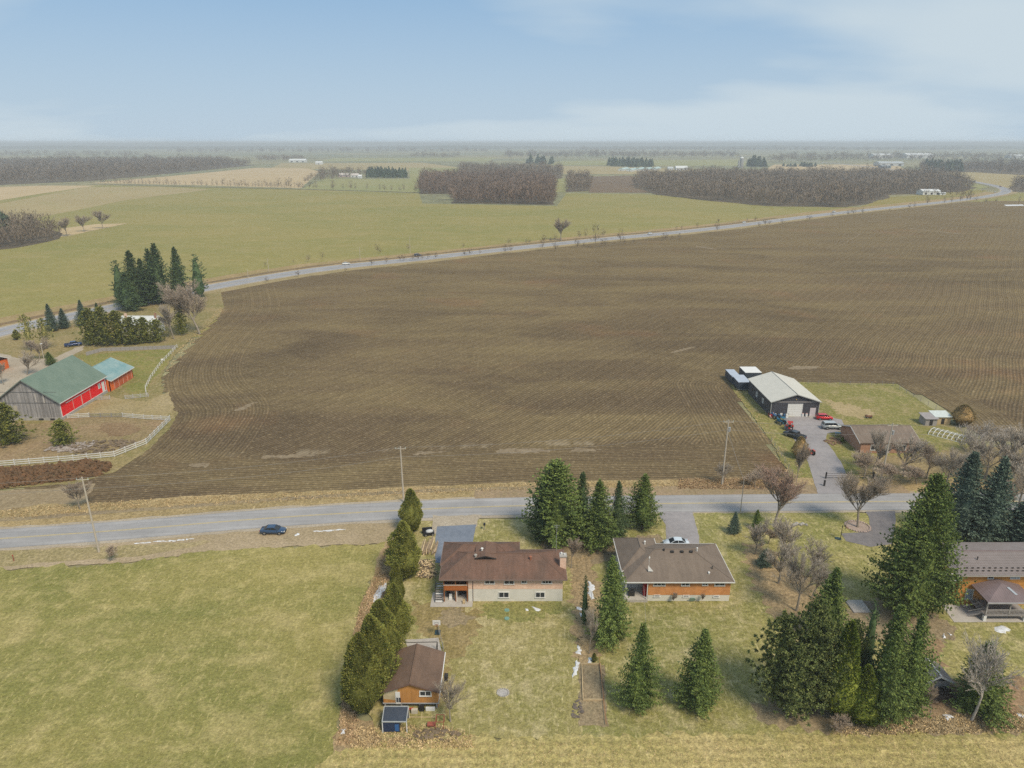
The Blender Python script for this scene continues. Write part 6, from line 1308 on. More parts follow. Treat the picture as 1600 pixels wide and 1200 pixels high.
# ------------------------------------------------------------------ fences
FWH = mat('white_fence_paint', (.62, .61, .58), .75, .08, 2)
def board_fence(label, pts, m, h=1.35, rails=3, step=2.8, post_m=None, rw=.14, cat='fence', group=None, z=0):
    P0 = pts[0]; t = thing('board_fence', label, cat, (P0[0], P0[1], z), group=group)
    pm = MB().box(-.08, .08, -.08, .08, 0, h+.05).mesh('post', post_m or m)
    for a, b in zip(pts[:-1], pts[1:]):
        L = math.hypot(b[0]-a[0], b[1]-a[1]); n = max(1, round(L/step)); ang = math.atan2(b[1]-a[1], b[0]-a[0])
        rm = MB().box(0, L/n, -.125, -.085, -rw/2, rw/2).mesh('rail', m)
        for k in range(n):
            x, y = a[0]+(b[0]-a[0])*k/n-P0[0], a[1]+(b[1]-a[1])*k/n-P0[1]
            link('post', pm, t, (x, y, 0), ang)
            for j in range(rails): link('rail', rm, t, (x, y, h*(j+.9)/(rails)-.1), ang+random.uniform(-.006, .006))
    link('post', pm, t, (pts[-1][0]-P0[0], pts[-1][1]-P0[1], 0))
    return t
board_fence('white three-board paddock fence curving along the ploughed field in front of the barn', WW([(-60, 734), (0, 729), (115, 720), (179, 714), (229, 694), (266, 657)]), FWH, h=1.5, rw=.2)
board_fence('white three-board fence along the back of the paddock, right part', WW([(192, 652), (225, 655), (266, 657)]), FWH, h=1.3, rw=.18)
board_fence('white three-board fence along the back of the paddock, beside the red barn wall', WW([(106, 654), (140, 652)]), FWH, h=1.3, rw=.18)
board_fence('grey weathered gate fence in the middle of the paddock back line', WW([(140, 652), (192, 652)]), WOOD_G, h=1.2, rw=.12)
board_fence('thin white fence bending along the field edge behind the annex', WW([(277, 543), (250, 572), (236, 592), (228, 608), (229, 617)]), FWH, h=1.2, rails=2, rw=.13)
board_fence('grey-white fence panels between the barnyard and the dusty yard, right part', WW([(196, 624), (232, 620)]), mat('greyish_fence', (.45, .44, .44), .8), h=1.2, step=2.2)
board_fence('grey-white fence panels beside the white barn door', WW([(146, 626), (172, 624)]), MATS['greyish_fence'], h=1.2, step=2.2)
t = thing('board_fence', 'solid grey board fence behind the annex, under the olive cedars', 'fence', (*W(160, 549), 0)); bm_ = MB().box(0, 1.45, -.05, .05, 0, 1.3).mesh('panel', WOOD_G); px0, px1 = W(135, 556), W(275, 545); mid = W(160, 549); k = 0
for a, b in ((px0, mid), (mid, px1)):
    L = math.hypot(b[0]-a[0], b[1]-a[1]); n = int(L/1.5); ang = math.atan2(b[1]-a[1], b[0]-a[0])
    for j in range(n): link('panel', bm_, t, (a[0]+(b[0]-a[0])*j/n-mid[0], a[1]+(b[1]-a[1])*j/n-mid[1], 0), ang)
def wire_fence(label, pts, h=1.3, step=3.2, m=None):
    P0 = pts[0]; t = thing('wire_fence', label, 'fence', (P0[0], P0[1], 0)); pm = MB().tube((0, 0, 0), (0, 0, h), .06, n=5).mesh('post', m or WOOD_G); wm = MB()
    for a, b in zip(pts[:-1], pts[1:]):
        L = math.hypot(b[0]-a[0], b[1]-a[1]); n = max(1, round(L/step))
        for k in range(n): link('post', pm, t, (a[0]+(b[0]-a[0])*k/n-P0[0], a[1]+(b[1]-a[1])*k/n-P0[1], 0))
        for z in (.3, .7, 1.15): wm.beam((a[0]-P0[0], a[1]-P0[1], z), (b[0]-P0[0], b[1]-P0[1], z), .02, .02)
    link('post', pm, t, (pts[-1][0]-P0[0], pts[-1][1]-P0[1], 0)); wm.build('wire', WIRE, t)
wire_fence('wire fence round the grass behind the metal shop', WW([(1262, 600), (1395, 603), (1462, 640)])); wire_fence('wire fence between the ploughed field and the shop drive', WW([(1205, 690), (1238, 742)]))
wire_fence('dark wire fence on the verge right of the gate', WW([(1366, 749), (1420, 748), (1470, 747)]), m=DARK); wire_fence('short wire fence beside the workshop yard', WW([(686, 990), (692, 1015), (693, 1022)]))
t = thing('farm_gate', 'dark metal gate across the shop drive', 'gate', (*W(1290, 748), 0)); gl = W(1364, 748)[0]-W(1290, 748)[0]
for x in (0, gl/2-.5, gl): MB().box(x-.12, x+.12, -.12, .12, 0, 1.6).build('post', BLACK, t)
for z in (.3, .8, 1.3): MB().tube((.12, 0, z), (gl-.12, 0, z), .04, n=5).build('rail', BLACK, t)
MB().box(0, .3, 0, .3, 0, 1.4).build('post', DARK, t).location = (W(1287, 760)[0]-W(1290, 748)[0], W(1287, 760)[1]-W(1290, 748)[1], 0)
t = thing('carport_frame', 'dark bent pipe frame behind the workshop roof', 'frame', (*W(684, 1012), 0)); a = W(632, 1004, 1.5); b = W(683, 1003, 1.5); o_ = off(t)
MB().tube((a[0]-o_[0], a[1]-o_[1], 1.5), (b[0]-o_[0], b[1]-o_[1], 1.5), .05, n=6).tube((b[0]-o_[0], b[1]-o_[1], 1.5), (b[0]-o_[0], b[1]-o_[1], 0), .07, n=6).tube((b[0]-o_[0], b[1]-o_[1], 1.5), (b[0]-o_[0]+.05, 80.5-o_[1], 1.5), .05, n=6).build('pipe', DARK, t)
sheet('concrete_pad', WW([(632, 1000), (685, 997), (691, 1022), (640, 1020)]), .066, G_conc, .1)

# ------------------------------------------------------------------ vehicles
TYRE = mat('tyre_rubber', (.018, .018, .018), .9); RIM = mat('wheel_rim', (.35, .36, .37), .35, metal=.6); CG = glass('car_glass', (.02, .024, .03)); RED_L = mat('tail_lamp', (.4, .01, .01), .3); LAMP = mat('head_lamp', (.6, .62, .6), .2)
def paint(name, c, r=.28):
    if name in MATS: return MATS[name]
    m, t, b = new_mat(name); b.inputs['Base Color'].default_value = (*c, 1); b.inputs['Roughness'].default_value = r; b.inputs['Metallic'].default_value = .15; b.inputs['Coat Weight'].default_value = .6; b.inputs['Coat Roughness'].default_value = .08; return m
def loft(secs, name, m, parent, smooth=True):
    "secs: rings of points with the same count"
    n = len(secs[0]); V = [p for s in secs for p in s]; F = []
    for i in range(len(secs)-1):
        for k in range(n): F.append((i*n+k, i*n+(k+1) % n, (i+1)*n+(k+1) % n, (i+1)*n+k))
    F.append(tuple(range(n))[::-1]); F.append(tuple((len(secs)-1)*n+k for k in range(n)))
    mb = MB(); mb.v = V; mb.f = F; return mb.build(name, m, parent, smooth)
WHEELS = {}
def wheel(parent, x, y, r, side):
    if r not in WHEELS: WHEELS[r] = (MB().tube((0, -.11, 0), (0, .11, 0), r, n=16).mesh('tyre', TYRE), MB().tube((0, -.125, 0), (0, .125, 0), r*.6, n=10).mesh('rim', RIM))
    w_ = link('wheel', WHEELS[r][0], parent, (x, y, r)); link('rim', WHEELS[r][1], w_)
def car(label, loc, rz, pm, kind='sedan', cat='car', name='parked_car', detail=True, group=None, scale=1):
    t = thing(name, label, cat, (*loc, .09), rz, group); t.scale = (scale,)*3
    S_ = {'sedan': (4.7, .9, [(-2.35, .62, .78), (-2.28, .82, .92), (-1.5, .9, .98), (-.6, .91, .96), (.9, .91, .93), (1.6, .88, .84), (2.2, .78, .72), (2.35, .6, .58)], [(-1.75, .74, .93), (-1.0, .62, 1.38), (.1, .62, 1.44), (.45, .64, 1.38), (1.25, .78, .93)]),
          'hatch': (4.3, .9, [(-2.15, .7, .85), (-2.1, .84, 1.0), (-1.3, .89, 1.02), (-.5, .9, 1.0), (.8, .9, .97), (1.4, .87, .88), (2.0, .78, .74), (2.15, .6, .6)], [(-2.05, .76, .98), (-1.6, .64, 1.42), (.1, .63, 1.5), (.4, .64, 1.44), (1.15, .78, .96)]),
          'suv': (4.9, .95, [(-2.45, .8, .9), (-2.4, .9, 1.08), (-1.3, .95, 1.1), (0, .95, 1.1), (1.1, .95, 1.08), (1.9, .92, 1.0), (2.35, .86, .9), (2.45, .75, .7)], [(-2.35, .84, 1.08), (-2.1, .74, 1.66), (.2, .73, 1.72), (.5, .74, 1.66), (1.15, .86, 1.08)]),
          'pickup': (5.6, .98, [(-2.8, .85, .9), (-2.75, .93, 1.1), (-1.3, .97, 1.12), (0, .97, 1.12), (1.2, .97, 1.1), (2.1, .95, 1.05), (2.65, .88, .95), (2.8, .75, .7)], [(-.95, .84, 1.1), (-.8, .74, 1.7), (.5, .73, 1.75), (.8, .74, 1.7), (1.5, .88, 1.1)])}[kind]
    L, hw, body, cab = S_; zl = .28 if kind in ('sedan', 'hatch') else .42
    ring = lambda x, w_, zt: [(x, -w_*.9, zl), (x, -w_, zl+.2), (x, -w_, zt-.14), (x, -w_*.9, zt), (x, w_*.9, zt), (x, w_, zt-.14), (x, w_, zl+.2), (x, w_*.9, zl)]
    b = loft([ring(*s) for s in body], 'body', pm, t)
    zb = min(s[2] for s in cab)-.06
    bw = hw*.88
    lo = [(x, (bw if x not in () else w_), zb) for x, w_, z in cab]
    mb = MB(); x0, x1 = cab[0][0], cab[-1][0]; tops = cab[1:-1]
    bl = [(x0, -bw*.95, zb), (x0, bw*.95, zb)]; n = len(cab)
    V = []; F = []
    for x, w_, z in cab:
        wb = bw*.97
        V += [(x, -wb, zb), (x, -(w_ if z > zb+.1 else wb), max(z, zb)), (x, (w_ if z > zb+.1 else wb), max(z, zb)), (x, wb, zb)]
    for i in range(n-1):
        for k in range(4): F.append((i*4+k, i*4+(k+1) % 4, (i+1)*4+(k+1) % 4, (i+1)*4+k))
    F += [(3, 2, 1, 0), tuple((n-1)*4+k for k in range(4))]; mb.v = V; mb.f = F; mb.build('windows', CG, t)
    rp = MB()
    for a, c in zip(tops[:-1], tops[1:]): rp.hexa([(a[0], -a[1]-.01, a[2]-.05), (c[0], -c[1]-.01, c[2]-.05), (c[0], c[1]+.01, c[2]-.05), (a[0], a[1]+.01, a[2]-.05), (a[0], -a[1], a[2]+.025), (c[0], -c[1], c[2]+.025), (c[0], c[1], c[2]+.025), (a[0], a[1], a[2]+.025)])
    for s in (-1, 1):
        for (xa, za, wa), (xb, zb_, wb_) in (((cab[0][0], zb+.02, bw*.97), (cab[1][0], cab[1][2], cab[1][1])), ((cab[-1][0], zb+.02, bw*.97), (cab[-2][0], cab[-2][2], cab[-2][1])), ((-.25, zb+.02, bw*.97), (-.2, cab[2][2]-.02, cab[2][1]))): rp.beam((xa, s*wa, za), (xb, s*wb_, zb_), .07, .09)
    rp.build('roof', pm, t)
    if kind == 'pickup': MB().box(-2.65, -1.05, -.8, .8, 1.125, 1.13).build('bed_liner', BLACK, t); MB().box(-2.75, -2.66, -.9, .9, 1.1, 1.2).box(-2.66, -1.0, .84, .93, 1.1, 1.2).box(-2.66, -1.0, -.93, -.84, 1.1, 1.2).build('bed_rail', pm, t)
    r = .34 if kind in ('sedan', 'hatch') else .4
    for x in (-L*.3, L*.3):
        for s in (-1, 1): wheel(t, x, s*(hw-.08), r, s)
    if detail:
        for s in (-1, 1):
            MB().box(L/2-.16, L/2+.01, s*.62-.14, s*.62+.14, .58, .7).build('headlight', LAMP, t); MB().box(-L/2-.01, -L/2+.12, s*.64-.14, s*.64+.14, .72, .86).build('tail_light', RED_L, t); MB().box(cab[-1][0]-.35, cab[-1][0]-.2, s*(hw+.02)-.08, s*(hw+.02)+.08, zb+.05, zb+.18).build('mirror', pm, t)
        MB().box(L/2-.03, L/2+.03, -.5, .5, zl+.05, zl+.3).build('grille', BLACK, t)
    return t
car('dark navy sedan pulled over on the gravel edge of the near road', W(427.5, 833), -.04+.03, paint('navy_paint', (.03, .065, .13)), 'sedan')
car('dark blue pickup on the farm drive beside the olive cedars', W(115, 541), .55, paint('blue_paint', (.02, .045, .14)), 'pickup')
car('bright red car parked by the right corner of the metal shop', W(1287.5, 655.5), -.12, paint('red_paint', (.5, .008, .012)), 'hatch')
car('silver pickup parked on the shop apron, in front of the red car', W(1300, 670), -.05, paint('silver_paint', (.36, .39, .4)), 'suv', scale=1.08)
car('pale car on the second driveway, mostly hidden behind the grey-brown roof', W(1056, 853), PI, paint('pale_blue_paint', (.55, .62, .68)), 'sedan')
def hcar(lb, px, py, rz, pm, kind='sedan', off_=0): car(lb, W(px, py), rz, pm, kind, name='moving_car', detail=False, scale=1.0)
WP = paint('white_paint', (.7, .71, .7)); DP = paint('dark_paint', (.04, .045, .07))
hcar('small white car on the highway, leftmost of all', 541, 413.5, .46, WP); hcar('dark car on the highway left of centre', 653, 400.5, .55, DP, 'suv'); hcar('white car on the highway below the long wood, left one', 1016, 366, .65, WP)
hcar('white car on the highway right of the first white one', 1163, 348.5, .72, WP); hcar('small car on the highway below the right part of the long wood', 1303, 332, .75, WP, 'suv')
hcar('white van-like car at the highway bend', 1555, 301, .9, WP, 'suv'); hcar('red-brown car at the highway bend', 1563, 292, 1.7, paint('brick_paint', (.3, .08, .05))); hcar('dark car beyond the highway bend', 1521, 284, 2.4, DP, 'suv'); hcar('pale car far along the highway beyond the bend', 1498, 281, 2.4, WP, 'suv'); hcar('pale car furthest along the highway', 1505, 283, 2.4, WP)

def tractor(label, px, pb, rz, pm, cab=True, s=1.0, loader=False):
    t = thing('tractor', label, 'tractor', (*W(px, pb), .08), rz); t.scale = (s, s, s)
    MB().box(-.2, 1.7, -.32, .32, .75, 1.25).box(-1.0, 1.6, -.22, .22, .45, .8).build('hood', pm, t); MB().box(1.7, 1.76, -.3, .3, .75, 1.2).build('grille', BLACK, t)
    for y in (-.75, .75): MB().box(-1.2, -.1, y-.2, y+.2, 1.25, 1.35).build('fender', pm, t)
    MB().box(-.8, -.4, -.25, .25, .9, 1.1).box(-.85, -.75, -.25, .25, 1.1, 1.55).build('seat', BLACK, t)
    if cab:
        c = MB()
        for x in (-1.1, -.15):
            for y in (-.55, .55): c.tube((x, y, 1.2), (x, y, 2.2), .04, n=5)
        c.build('cab_post', BLACK, t); MB().box(-1.25, 0, -.65, .65, 2.2, 2.28).build('canopy', pm, t)
    for y in (-.75, .75): wheel(t, -.7, y, .68, 1); wheel(t, 1.3, y*.85, .4, 1)
    if loader: MB().beam((.2, -.5, 1.1), (2.4, -.5, .5), .1, .16).beam((.2, .5, 1.1), (2.4, .5, .5), .1, .16).build('loader_arm', pm, t); MB().box(2.3, 2.9, -.9, .9, .1, .6).build('bucket', STEEL, t)
tractor('red tractor with a canopy in the machine row beside the shop drive', 1233, 671, 1.2, paint('tractor_red', (.5, .02, .012)), loader=True)
tractor('blue and white small tractor nearest the shop wall', 1211, 654, 1.9, paint('tractor_blue', (.06, .16, .32)), cab=False, s=.9)
tractor('blue small tractor between the white one and the red tractor', 1220, 663, 1.9, paint('tractor_blue2', (.03, .16, .26)), cab=True, s=.9)
tractor('orange-red small mower nearest the viewer on the shop drive', 1264, 710, 1.7, paint('mower_orange', (.5, .07, .03)), cab=False, s=.95)
car('black pickup with a grey bed cover in the machine row on the shop drive', W(1241, 684), 2.2, paint('charcoal_paint', (.03, .035, .045)), 'pickup')
rb = random.Random(5)
t = thing('scrap_heap', 'jumble of rods, tanks and pink-white scrap against the front of the metal shop', 'scrap', (*W(1216, 651), .05))
for k in range(26):
    x, y = rb.uniform(-2.4, 2.6), rb.uniform(-1.0, .6); m_ = [WHITE, STEEL, paint('tractor_blue', (0, 0, 0)), mat('pinkish_scrap', (.5, .3, .28), .7), RED_L, DARK][k % 6]
    (MB().tube((x, y, 0), (x+rb.uniform(-.4, .4), y+rb.uniform(-.3, .3), rb.uniform(.5, 1.5)), rb.uniform(.05, .3), n=7) if k % 2 else MB().box(x-.3, x+.3, y-.25, y+.25, 0, rb.uniform(.4, 1.1))).build('scrap_piece', m_, t)
for i, (px, lb) in enumerate([(1253.5, 'left one of two white drums between the shop doors'), (1259.5, 'right one of two white drums between the shop doors')]):
    x, y = W(px, 651); t = thing('drum', lb, 'drum', (x, y, .08)); MB().tube((0, 0, 0), (0, 0, .85), .32, n=12).build('barrel', WHITE, t); MB().tube((0, 0, .85), (0, 0, .92), .3, n=12).build('lid', mat('pinkish_lid', (.5, .3, .28), .6), t)
def trailer(label, px, pb, L, Wd, h, mb_, mr, rz=0):
    t = thing('box_trailer', label, 'trailer', (*W(px, pb), 0), rz); MB().box(-Wd/2, Wd/2, 0, L, .6, h).build('box', mb_, t); MB().box(-Wd/2-.05, Wd/2+.05, -.05, L+.05, h, h+.1).build('roof', mr, t)
    for s in (-1, 1): MB().box(s*Wd*.25-Wd*.22, s*Wd*.25+Wd*.22, -.05, -.005, .7, h-.15).build('door', mb_, t)
    for s in (-1, 1): w_ = link('wheel', MB().tube((-.12, 0, 0), (.12, 0, 0), .4, n=12).mesh('wheel', TYRE), t, (s*(Wd/2-.15), L*.45, .4))
    MB().box(-Wd/2, Wd/2, -.02, .0, .45, .6).build('bumper', STEEL, t)
DB = mat('dark_navy_box', (.045, .06, .085), .5); LR = mat('pale_blue_grey_roof', (.42, .47, .55), .5)
trailer('near dark box trailer with a pale roof behind the left corner of the metal shop', 1162, 611, 7, 3.6, 2.7, DB, LR); trailer('narrow dark box trailer furthest left behind the metal shop', 1150, 602, 7.5, 2.6, 2.6, DB, LR); trailer('white-topped box trailer directly behind the metal shop', 1176, 596, 6, 5, 2.8, DB, WHITE)
# trailer with covered snow machine by the logs
t = thing('covered_machine', 'small grey covered machine between the cedar hedge and the first driveway', 'machine', (*W(671, 836), 0), .2); MB().box(-1.1, .9, -.5, .5, .25, .7).build('base', BLACK, t); MB().blob((0, 0, .85), (.75, .42, .35), 8, 5, .1).build('cover', mat('silver_cover', (.5, .52, .54), .4), t); MB().box(-1.3, .6, .45, .75, .3, 1.3).build('guard', BLACK, t)
for x in (-.7, .6): wheel(t, x, -.5, .3, 1)

# ------------------------------------------------------------------ timber, garden and small things
LOG = mat('log_bark', (.36, .27, .17), .9, .25, 2, col2=(.2, .15, .11)); CUT = mat('cut_wood', (.58, .45, .27), .8, .15, 3)
t = thing('log_pile', 'pile of long peeled logs lying beside the first driveway', 'log pile', (*W(668, 866), 0)); rb = random.Random(8)
for k in range(34):
    lay = k//13; x = -1.3+(k % 13)*.22+rb.uniform(-.08, .08)+lay*.1; y0 = rb.uniform(-.6, .8); a = rb.uniform(-.25, .25); L = rb.uniform(2.6, 4.6); r = rb.uniform(.07, .13)
    MB().tube((x, y0, .14+lay*.24), (x+a+.3, y0+L, .16+lay*.24), r, r*.85, n=7).build('log', LOG if k % 3 else CUT, t)
t = thing('firewood_heap', 'scattered heap of split firewood below the log pile', 'firewood', (*W(666, 890), 0)); mb = MB(); md = MB()
for k in range(300):
    u = rb.random(); x = rb.gauss(0, .9)-u*.6+.3; y = (u-.5)*5.4; z = max(0.02, rb.uniform(0, .55)*(1-abs(x)/2.6)); a = rb.uniform(0, PI); L = rb.uniform(.16, .32); d = Vector((math.cos(a), math.sin(a), rb.uniform(-.4, .4)))*L
    (mb if k % 3 else md).tube(Vector((x, y, z+.1))-d, Vector((x, y, z+.1))+d, rb.uniform(.06, .12), n=4)
mb.build('split_logs', CUT, t)['kind'] = 'stuff'; md.build('bark_logs', mat('dark_bark_logs', (.13, .1, .075), .9, .2), t)['kind'] = 'stuff'
t = thing('board_stack', 'long pale board lying beside the logs at the drive edge', 'board', (*W(679, 868), 0)); MB().box(-.1, .1, -.5, 4.5, .02, .12).build('board', WOOD_T, t)
def hoop(label, px, pb, h, rz, bm2, boardw=1.15):
    x, y = W(px, pb); t = thing('basketball_hoop', label, 'basketball hoop', (x, y, 0), rz); MB().tube((0, 0, 0), (0, 0, h), .06, n=6).beam((0, 0, h-.2), (0, -.5, h-.1), .06, .08).build('pole', BLACK, t)
    MB().box(-boardw/2, boardw/2, -.55, -.5, h-.45, h+.4).build('backboard', bm2, t); MB().box(-.28, .28, -.562, -.555, h-.3, h-.26).box(-.28, .28, -.562, -.555, h, h+.04).box(-.28, -.24, -.562, -.555, h-.26, h).box(.24, .28, -.562, -.555, h-.26, h).build('target_frame', BLACK, t)
    r_ = MB(); pts = [(.22*math.cos(a), -.8+.22*math.sin(a), h-.3) for a in [2*PI*j/10 for j in range(11)]]
    for p, q in zip(pts[:-1], pts[1:]): r_.tube(p, q, .02, n=4)
    r_.build('rim', mat('orange_rim', (.5, .14, .03), .5), t); MB().box(-.4, .4, -.1, .9, 0, .2).build('base', mat('teal_black_base', (.03, .06, .07), .5), t)
hoop('white-backed basketball hoop above the workshop roof', 683.5, 992, 2.6, 0, WHITE); hoop('dark basketball hoop at the edge of the third driveway', 1313, 843, 3.0, 1.2, mat('smoky_board', (.12, .12, .13), .3))
def ring(name, label, px, pb, R, n, sr, cat, center=None, m=None):
    t = thing(name, label, cat, (*W(px, pb), .05)); rb = random.Random(n); mb = MB()
    for k in range(n): a = 2*PI*k/n; mb.blob((R*math.cos(a), R*math.sin(a)*.95, sr*.4), (sr*rb.uniform(.7, 1.2), sr*rb.uniform(.7, 1.2), sr*.6), 6, 4, .15, k)
    mb.build('stones', m or STONE, t)['kind'] = 'stuff'; MB().tube((0, 0, 0), (0, 0, .04), R*.9, n=16).build('centre', center or G_dry2, t); return t
ring('fire_pit', 'round grey fire pit in the middle of the first back yard', 786, 1083, .75, 16, .17, 'fire pit', mat('ash', (.42, .4, .38), .9, .2, 4)); ring('stone_ring', 'ring of stones around the thick-limbed leafless tree', 1340, 823, 2.2, 30, .24, 'stone ring', mat('ring_gravel', (.36, .28, .23), .9, .2, 2), mat('pinkish_stone', (.42, .33, .29), .9, .2))
t = thing('boulder_cluster', 'small cluster of rocks on the lawn right of the fan-crowned maple', 'rocks', (*W(1251, 821), 0))
for k in range(5): MB().blob((0, 0, .15), (.5-.05*k, .4, .3), 7, 5, .2, k).build('rock', STONE, t).location = ((k-2)*.55, (k % 2)*.4, 0)
for px, pb, lb in [(792, 954, 'upper one of two pale green septic lids on the first back lawn'), (792, 967, 'lower one of two pale green septic lids on the first back lawn')]:
    t = thing('septic_lid', lb, 'lid', (*W(px, pb), .06)); MB().tube((0, 0, 0), (0, 0, .1), .42, .38, n=14).build('cover', mat('faded_green_plastic', (.17, .3, .25), .6), t); MB().tube((0, 0, .1), (0, 0, .14), .12, n=8).build('knob', mat('faded_green_plastic2', (.2, .34, .3), .6), t)
t = thing('garden_bed', 'long wooden-edged garden bed of bare soil at the bottom centre', 'garden bed', (*W(926, 1085), 0)); a = W(909, 1039); b = W(938, 1039); c = W(942, 1095); d = W(911, 1095); o_ = off(t); q = [(p[0]-o_[0], p[1]-o_[1], .15) for p in (a, b, c, d)]
for p, r_ in zip(q, q[1:]+q[:1]): MB().beam(p, r_, .12, .3).build('edge_board', WOOD_T, t)
MB().poly([(p[0], p[1], .1) for p in q]).build('soil', G_dark, t)
t = thing('trellis', 'thin wooden rail fence along the right side of the garden bed', 'trellis', (*W(936, 1030), 0)); MB().beam((0, 0, .4), (W(947, 1135)[0]-W(936, 1030)[0], W(947, 1135)[1]-W(936, 1030)[1], .4), .06, .08).build('rail', WOOD_D, t)
def heap(name, label, cat, poly_px, m, n, r0, h, seed, name2='clod', z=.02):
    poly = WW(poly_px); P_ = np.array(poly); c = P_.mean(0); t = thing(name, label, cat, (c[0], c[1], z)); rr = np.random.default_rng(seed); mb = MB(); k = 0
    lo, hi = P_.min(0), P_.max(0)
    while k < n:
        q = lo+(hi-lo)*rr.random(2)
        if inpoly(q[None], poly)[0]:
            s = r0*rr.uniform(.5, 1.3); mb.blob((q[0]-c[0], q[1]-c[1], h*rr.random()*.6), (s, s*rr.uniform(.6, 1.1), s*rr.uniform(.5, .9)*h/.5*.6), 6, 4, .3, int(rr.integers(9999))); k += 1
    mb.build(name2, m, t)['kind'] = 'stuff'; return t
heap('manure_heap', 'long dark reddish-brown manure heap outside the white paddock fence', 'manure heap', [(-60, 735), (60, 731), (110, 724), (150, 722), (178, 728), (165, 742), (110, 752), (0, 764), (-60, 768)], mat('dark_manure', (.16, .085, .04), .95, .4, .8, col2=(.1, .065, .035), bump=.8), 1500, .42, 1.1, 4)
heap('rock_pile', 'pile of pale field stones in the paddock below the small pine', 'rock pile', [(70, 706), (75, 700), (110, 694), (150, 690), (145, 700), (110, 708)], mat('field_stone', (.36, .33, .3), .9, .3, 1.2, col2=(.22, .17, .14)), 160, .4, .5, 5)
heap('brush_heap', 'low brown brush heap in the paddock right of the rocks', 'brush', [(112, 700), (150, 690), (215, 688), (205, 700), (150, 710), (115, 712)], mat('brown_brush', (.2, .15, .1), .95, .3, 1), 140, .5, .5, 6)
heap('flower_bed', 'shrubby stone-edged flower bed beside the shop drive', 'flower bed', [(1286, 690), (1296, 684), (1318, 684), (1322, 692), (1300, 696)], mat('bed_stuff', (.22, .14, .09), .95, .3, 1), 60, .4, .4, 7)
t = thing('picnic_table', 'blue-grey table behind the flower bed beside the silver pickup', 'table', (*W(1311, 681), 0)); MB().box(-1.1, 1.1, -.4, .4, .8, .88).build('top', mat('blue_grey_top', (.2, .3, .36), .6), t)
for x in (-.9, .9): MB().box(x-.05, x+.05, -.3, .3, 0, .8).build('leg', WOOD_G, t)
put('bright0', 'small_evergreen', 'tiny green cone shrub in the flower bed beside the brick house', 'tree', 1316, 692, 682, 6)
t = thing('lawn_cart', 'small brown cart on the grass behind the brick house', 'cart', (*W(1357, 653), 0)); MB().box(-.8, .8, -.4, .4, .3, .8).build('tray', mat('brown_cart', (.2, .1, .06), .7), t); MB().box(-.5, .5, -.2, .2, .8, 1.0).build('load', WOOD_T, t)
for x in (-.5, .5): wheel(t, x, -.4, .25, 1)
t = thing('shed_clutter', 'red ladder and boxes stored under the raised workshop floor', 'clutter', (-13, 73.4, 0))
MB().beam((-1.4, .0, .35), (.2, .1, .7), .06, .1).beam((-1.5, 0, .2), (.0, .1, .5), .06, .1).build('red_ladder', mat('ladder_red', (.5, .05, .04), .6), t); MB().box(.0, .8, -.3, .1, 0, .65).build('pale_box', mat('pale_card', (.5, .46, .38), .8), t); MB().box(1.0, 1.6, .1, .6, 0, .75).build('black_bin', BLACK, t); MB().box(1.8, 3.0, .2, .5, 0, .5).build('white_rack', WHITE, t); MB().box(-.9, 3.2, -.9, -.8, 0, .12).build('board', WOOD_T, t)
t = thing('swing_frame', 'rusty red metal frame and junk below the workshop', 'frame', (*W(687, 1140), 0))
for a in ((-.5, 0), (.5, 0), (-.5, 1.2), (.5, 1.2)): MB().tube((a[0], a[1], 0), (a[0], a[1], 1.2), .05, n=5).build('post', mat('rusty_red', (.3, .09, .06), .8), t)
MB().beam((-.5, 0, 1.2), (.5, 0, 1.2), .06, .06).beam((-.5, 1.2, 1.2), (.5, 1.2, 1.2), .06, .06).beam((-.5, 0, 1.2), (-.5, 1.2, 1.2), .06, .06).beam((.5, 0, 1.2), (.5, 1.2, 1.2), .06, .06).box(-1.6, -.6, .2, .8, .3, .5).build('top_bar', MATS['rusty_red'], t)
heap('brush_heap', 'tangled twiggy rubbish below the workshop, around the red frame', 'brush', [(640, 1145), (690, 1138), (720, 1145), (715, 1158), (650, 1156)], MATS['brown_brush'], 60, .3, .3, 8)
heap('brush_heap', 'dark twiggy heap at the lower left end of the garden bed', 'brush', [(890, 1112), (905, 1090), (912, 1110), (905, 1124), (893, 1124)], mat('grey_brush', (.17, .14, .12), .95, .3, 1), 50, .22, .3, 9)
t = thing('mailbox', 'mailbox post on the lawn right of the first driveway', 'mailbox', (*W(757, 828), 0)); MB().box(-.06, .06, -.06, .06, 0, 1.1).build('post', WOOD_G, t); MB().box(-.2, .2, -.3, .3, 1.1, 1.4).build('box', BLACK, t)
t = thing('marker_post', 'rusty marker post on the near verge at the left edge', 'post', (*W(22, 877), 0)); MB().tube((0, 0, 0), (0, 0, 1.2), .08, n=6).build('post', MATS['rusty_red'], t); MB().tube((0, 0, 1.2), (0, 0, 1.26), .1, n=6).build('cap', RED_L, t)
t = thing('hydro_pedestal', 'short dark boxes at the back corner of the second bungalow', 'meter box', (*W(965, 874), 0)); MB().box(-.3, .3, -.2, .2, 0, .9).build('box', DARK, t); MB().box(-.15, .15, -.25, -.2, .4, .7).build('panel', STEEL, t)
t = thing('tarp', 'white rag on the post bend of the thin white farm fence', 'tarp', (*W(254, 567), .9)); MB().blob((0, 0, .2), (.5, .3, .35), 7, 5, .2, 2).build('cloth', WHITE, t)

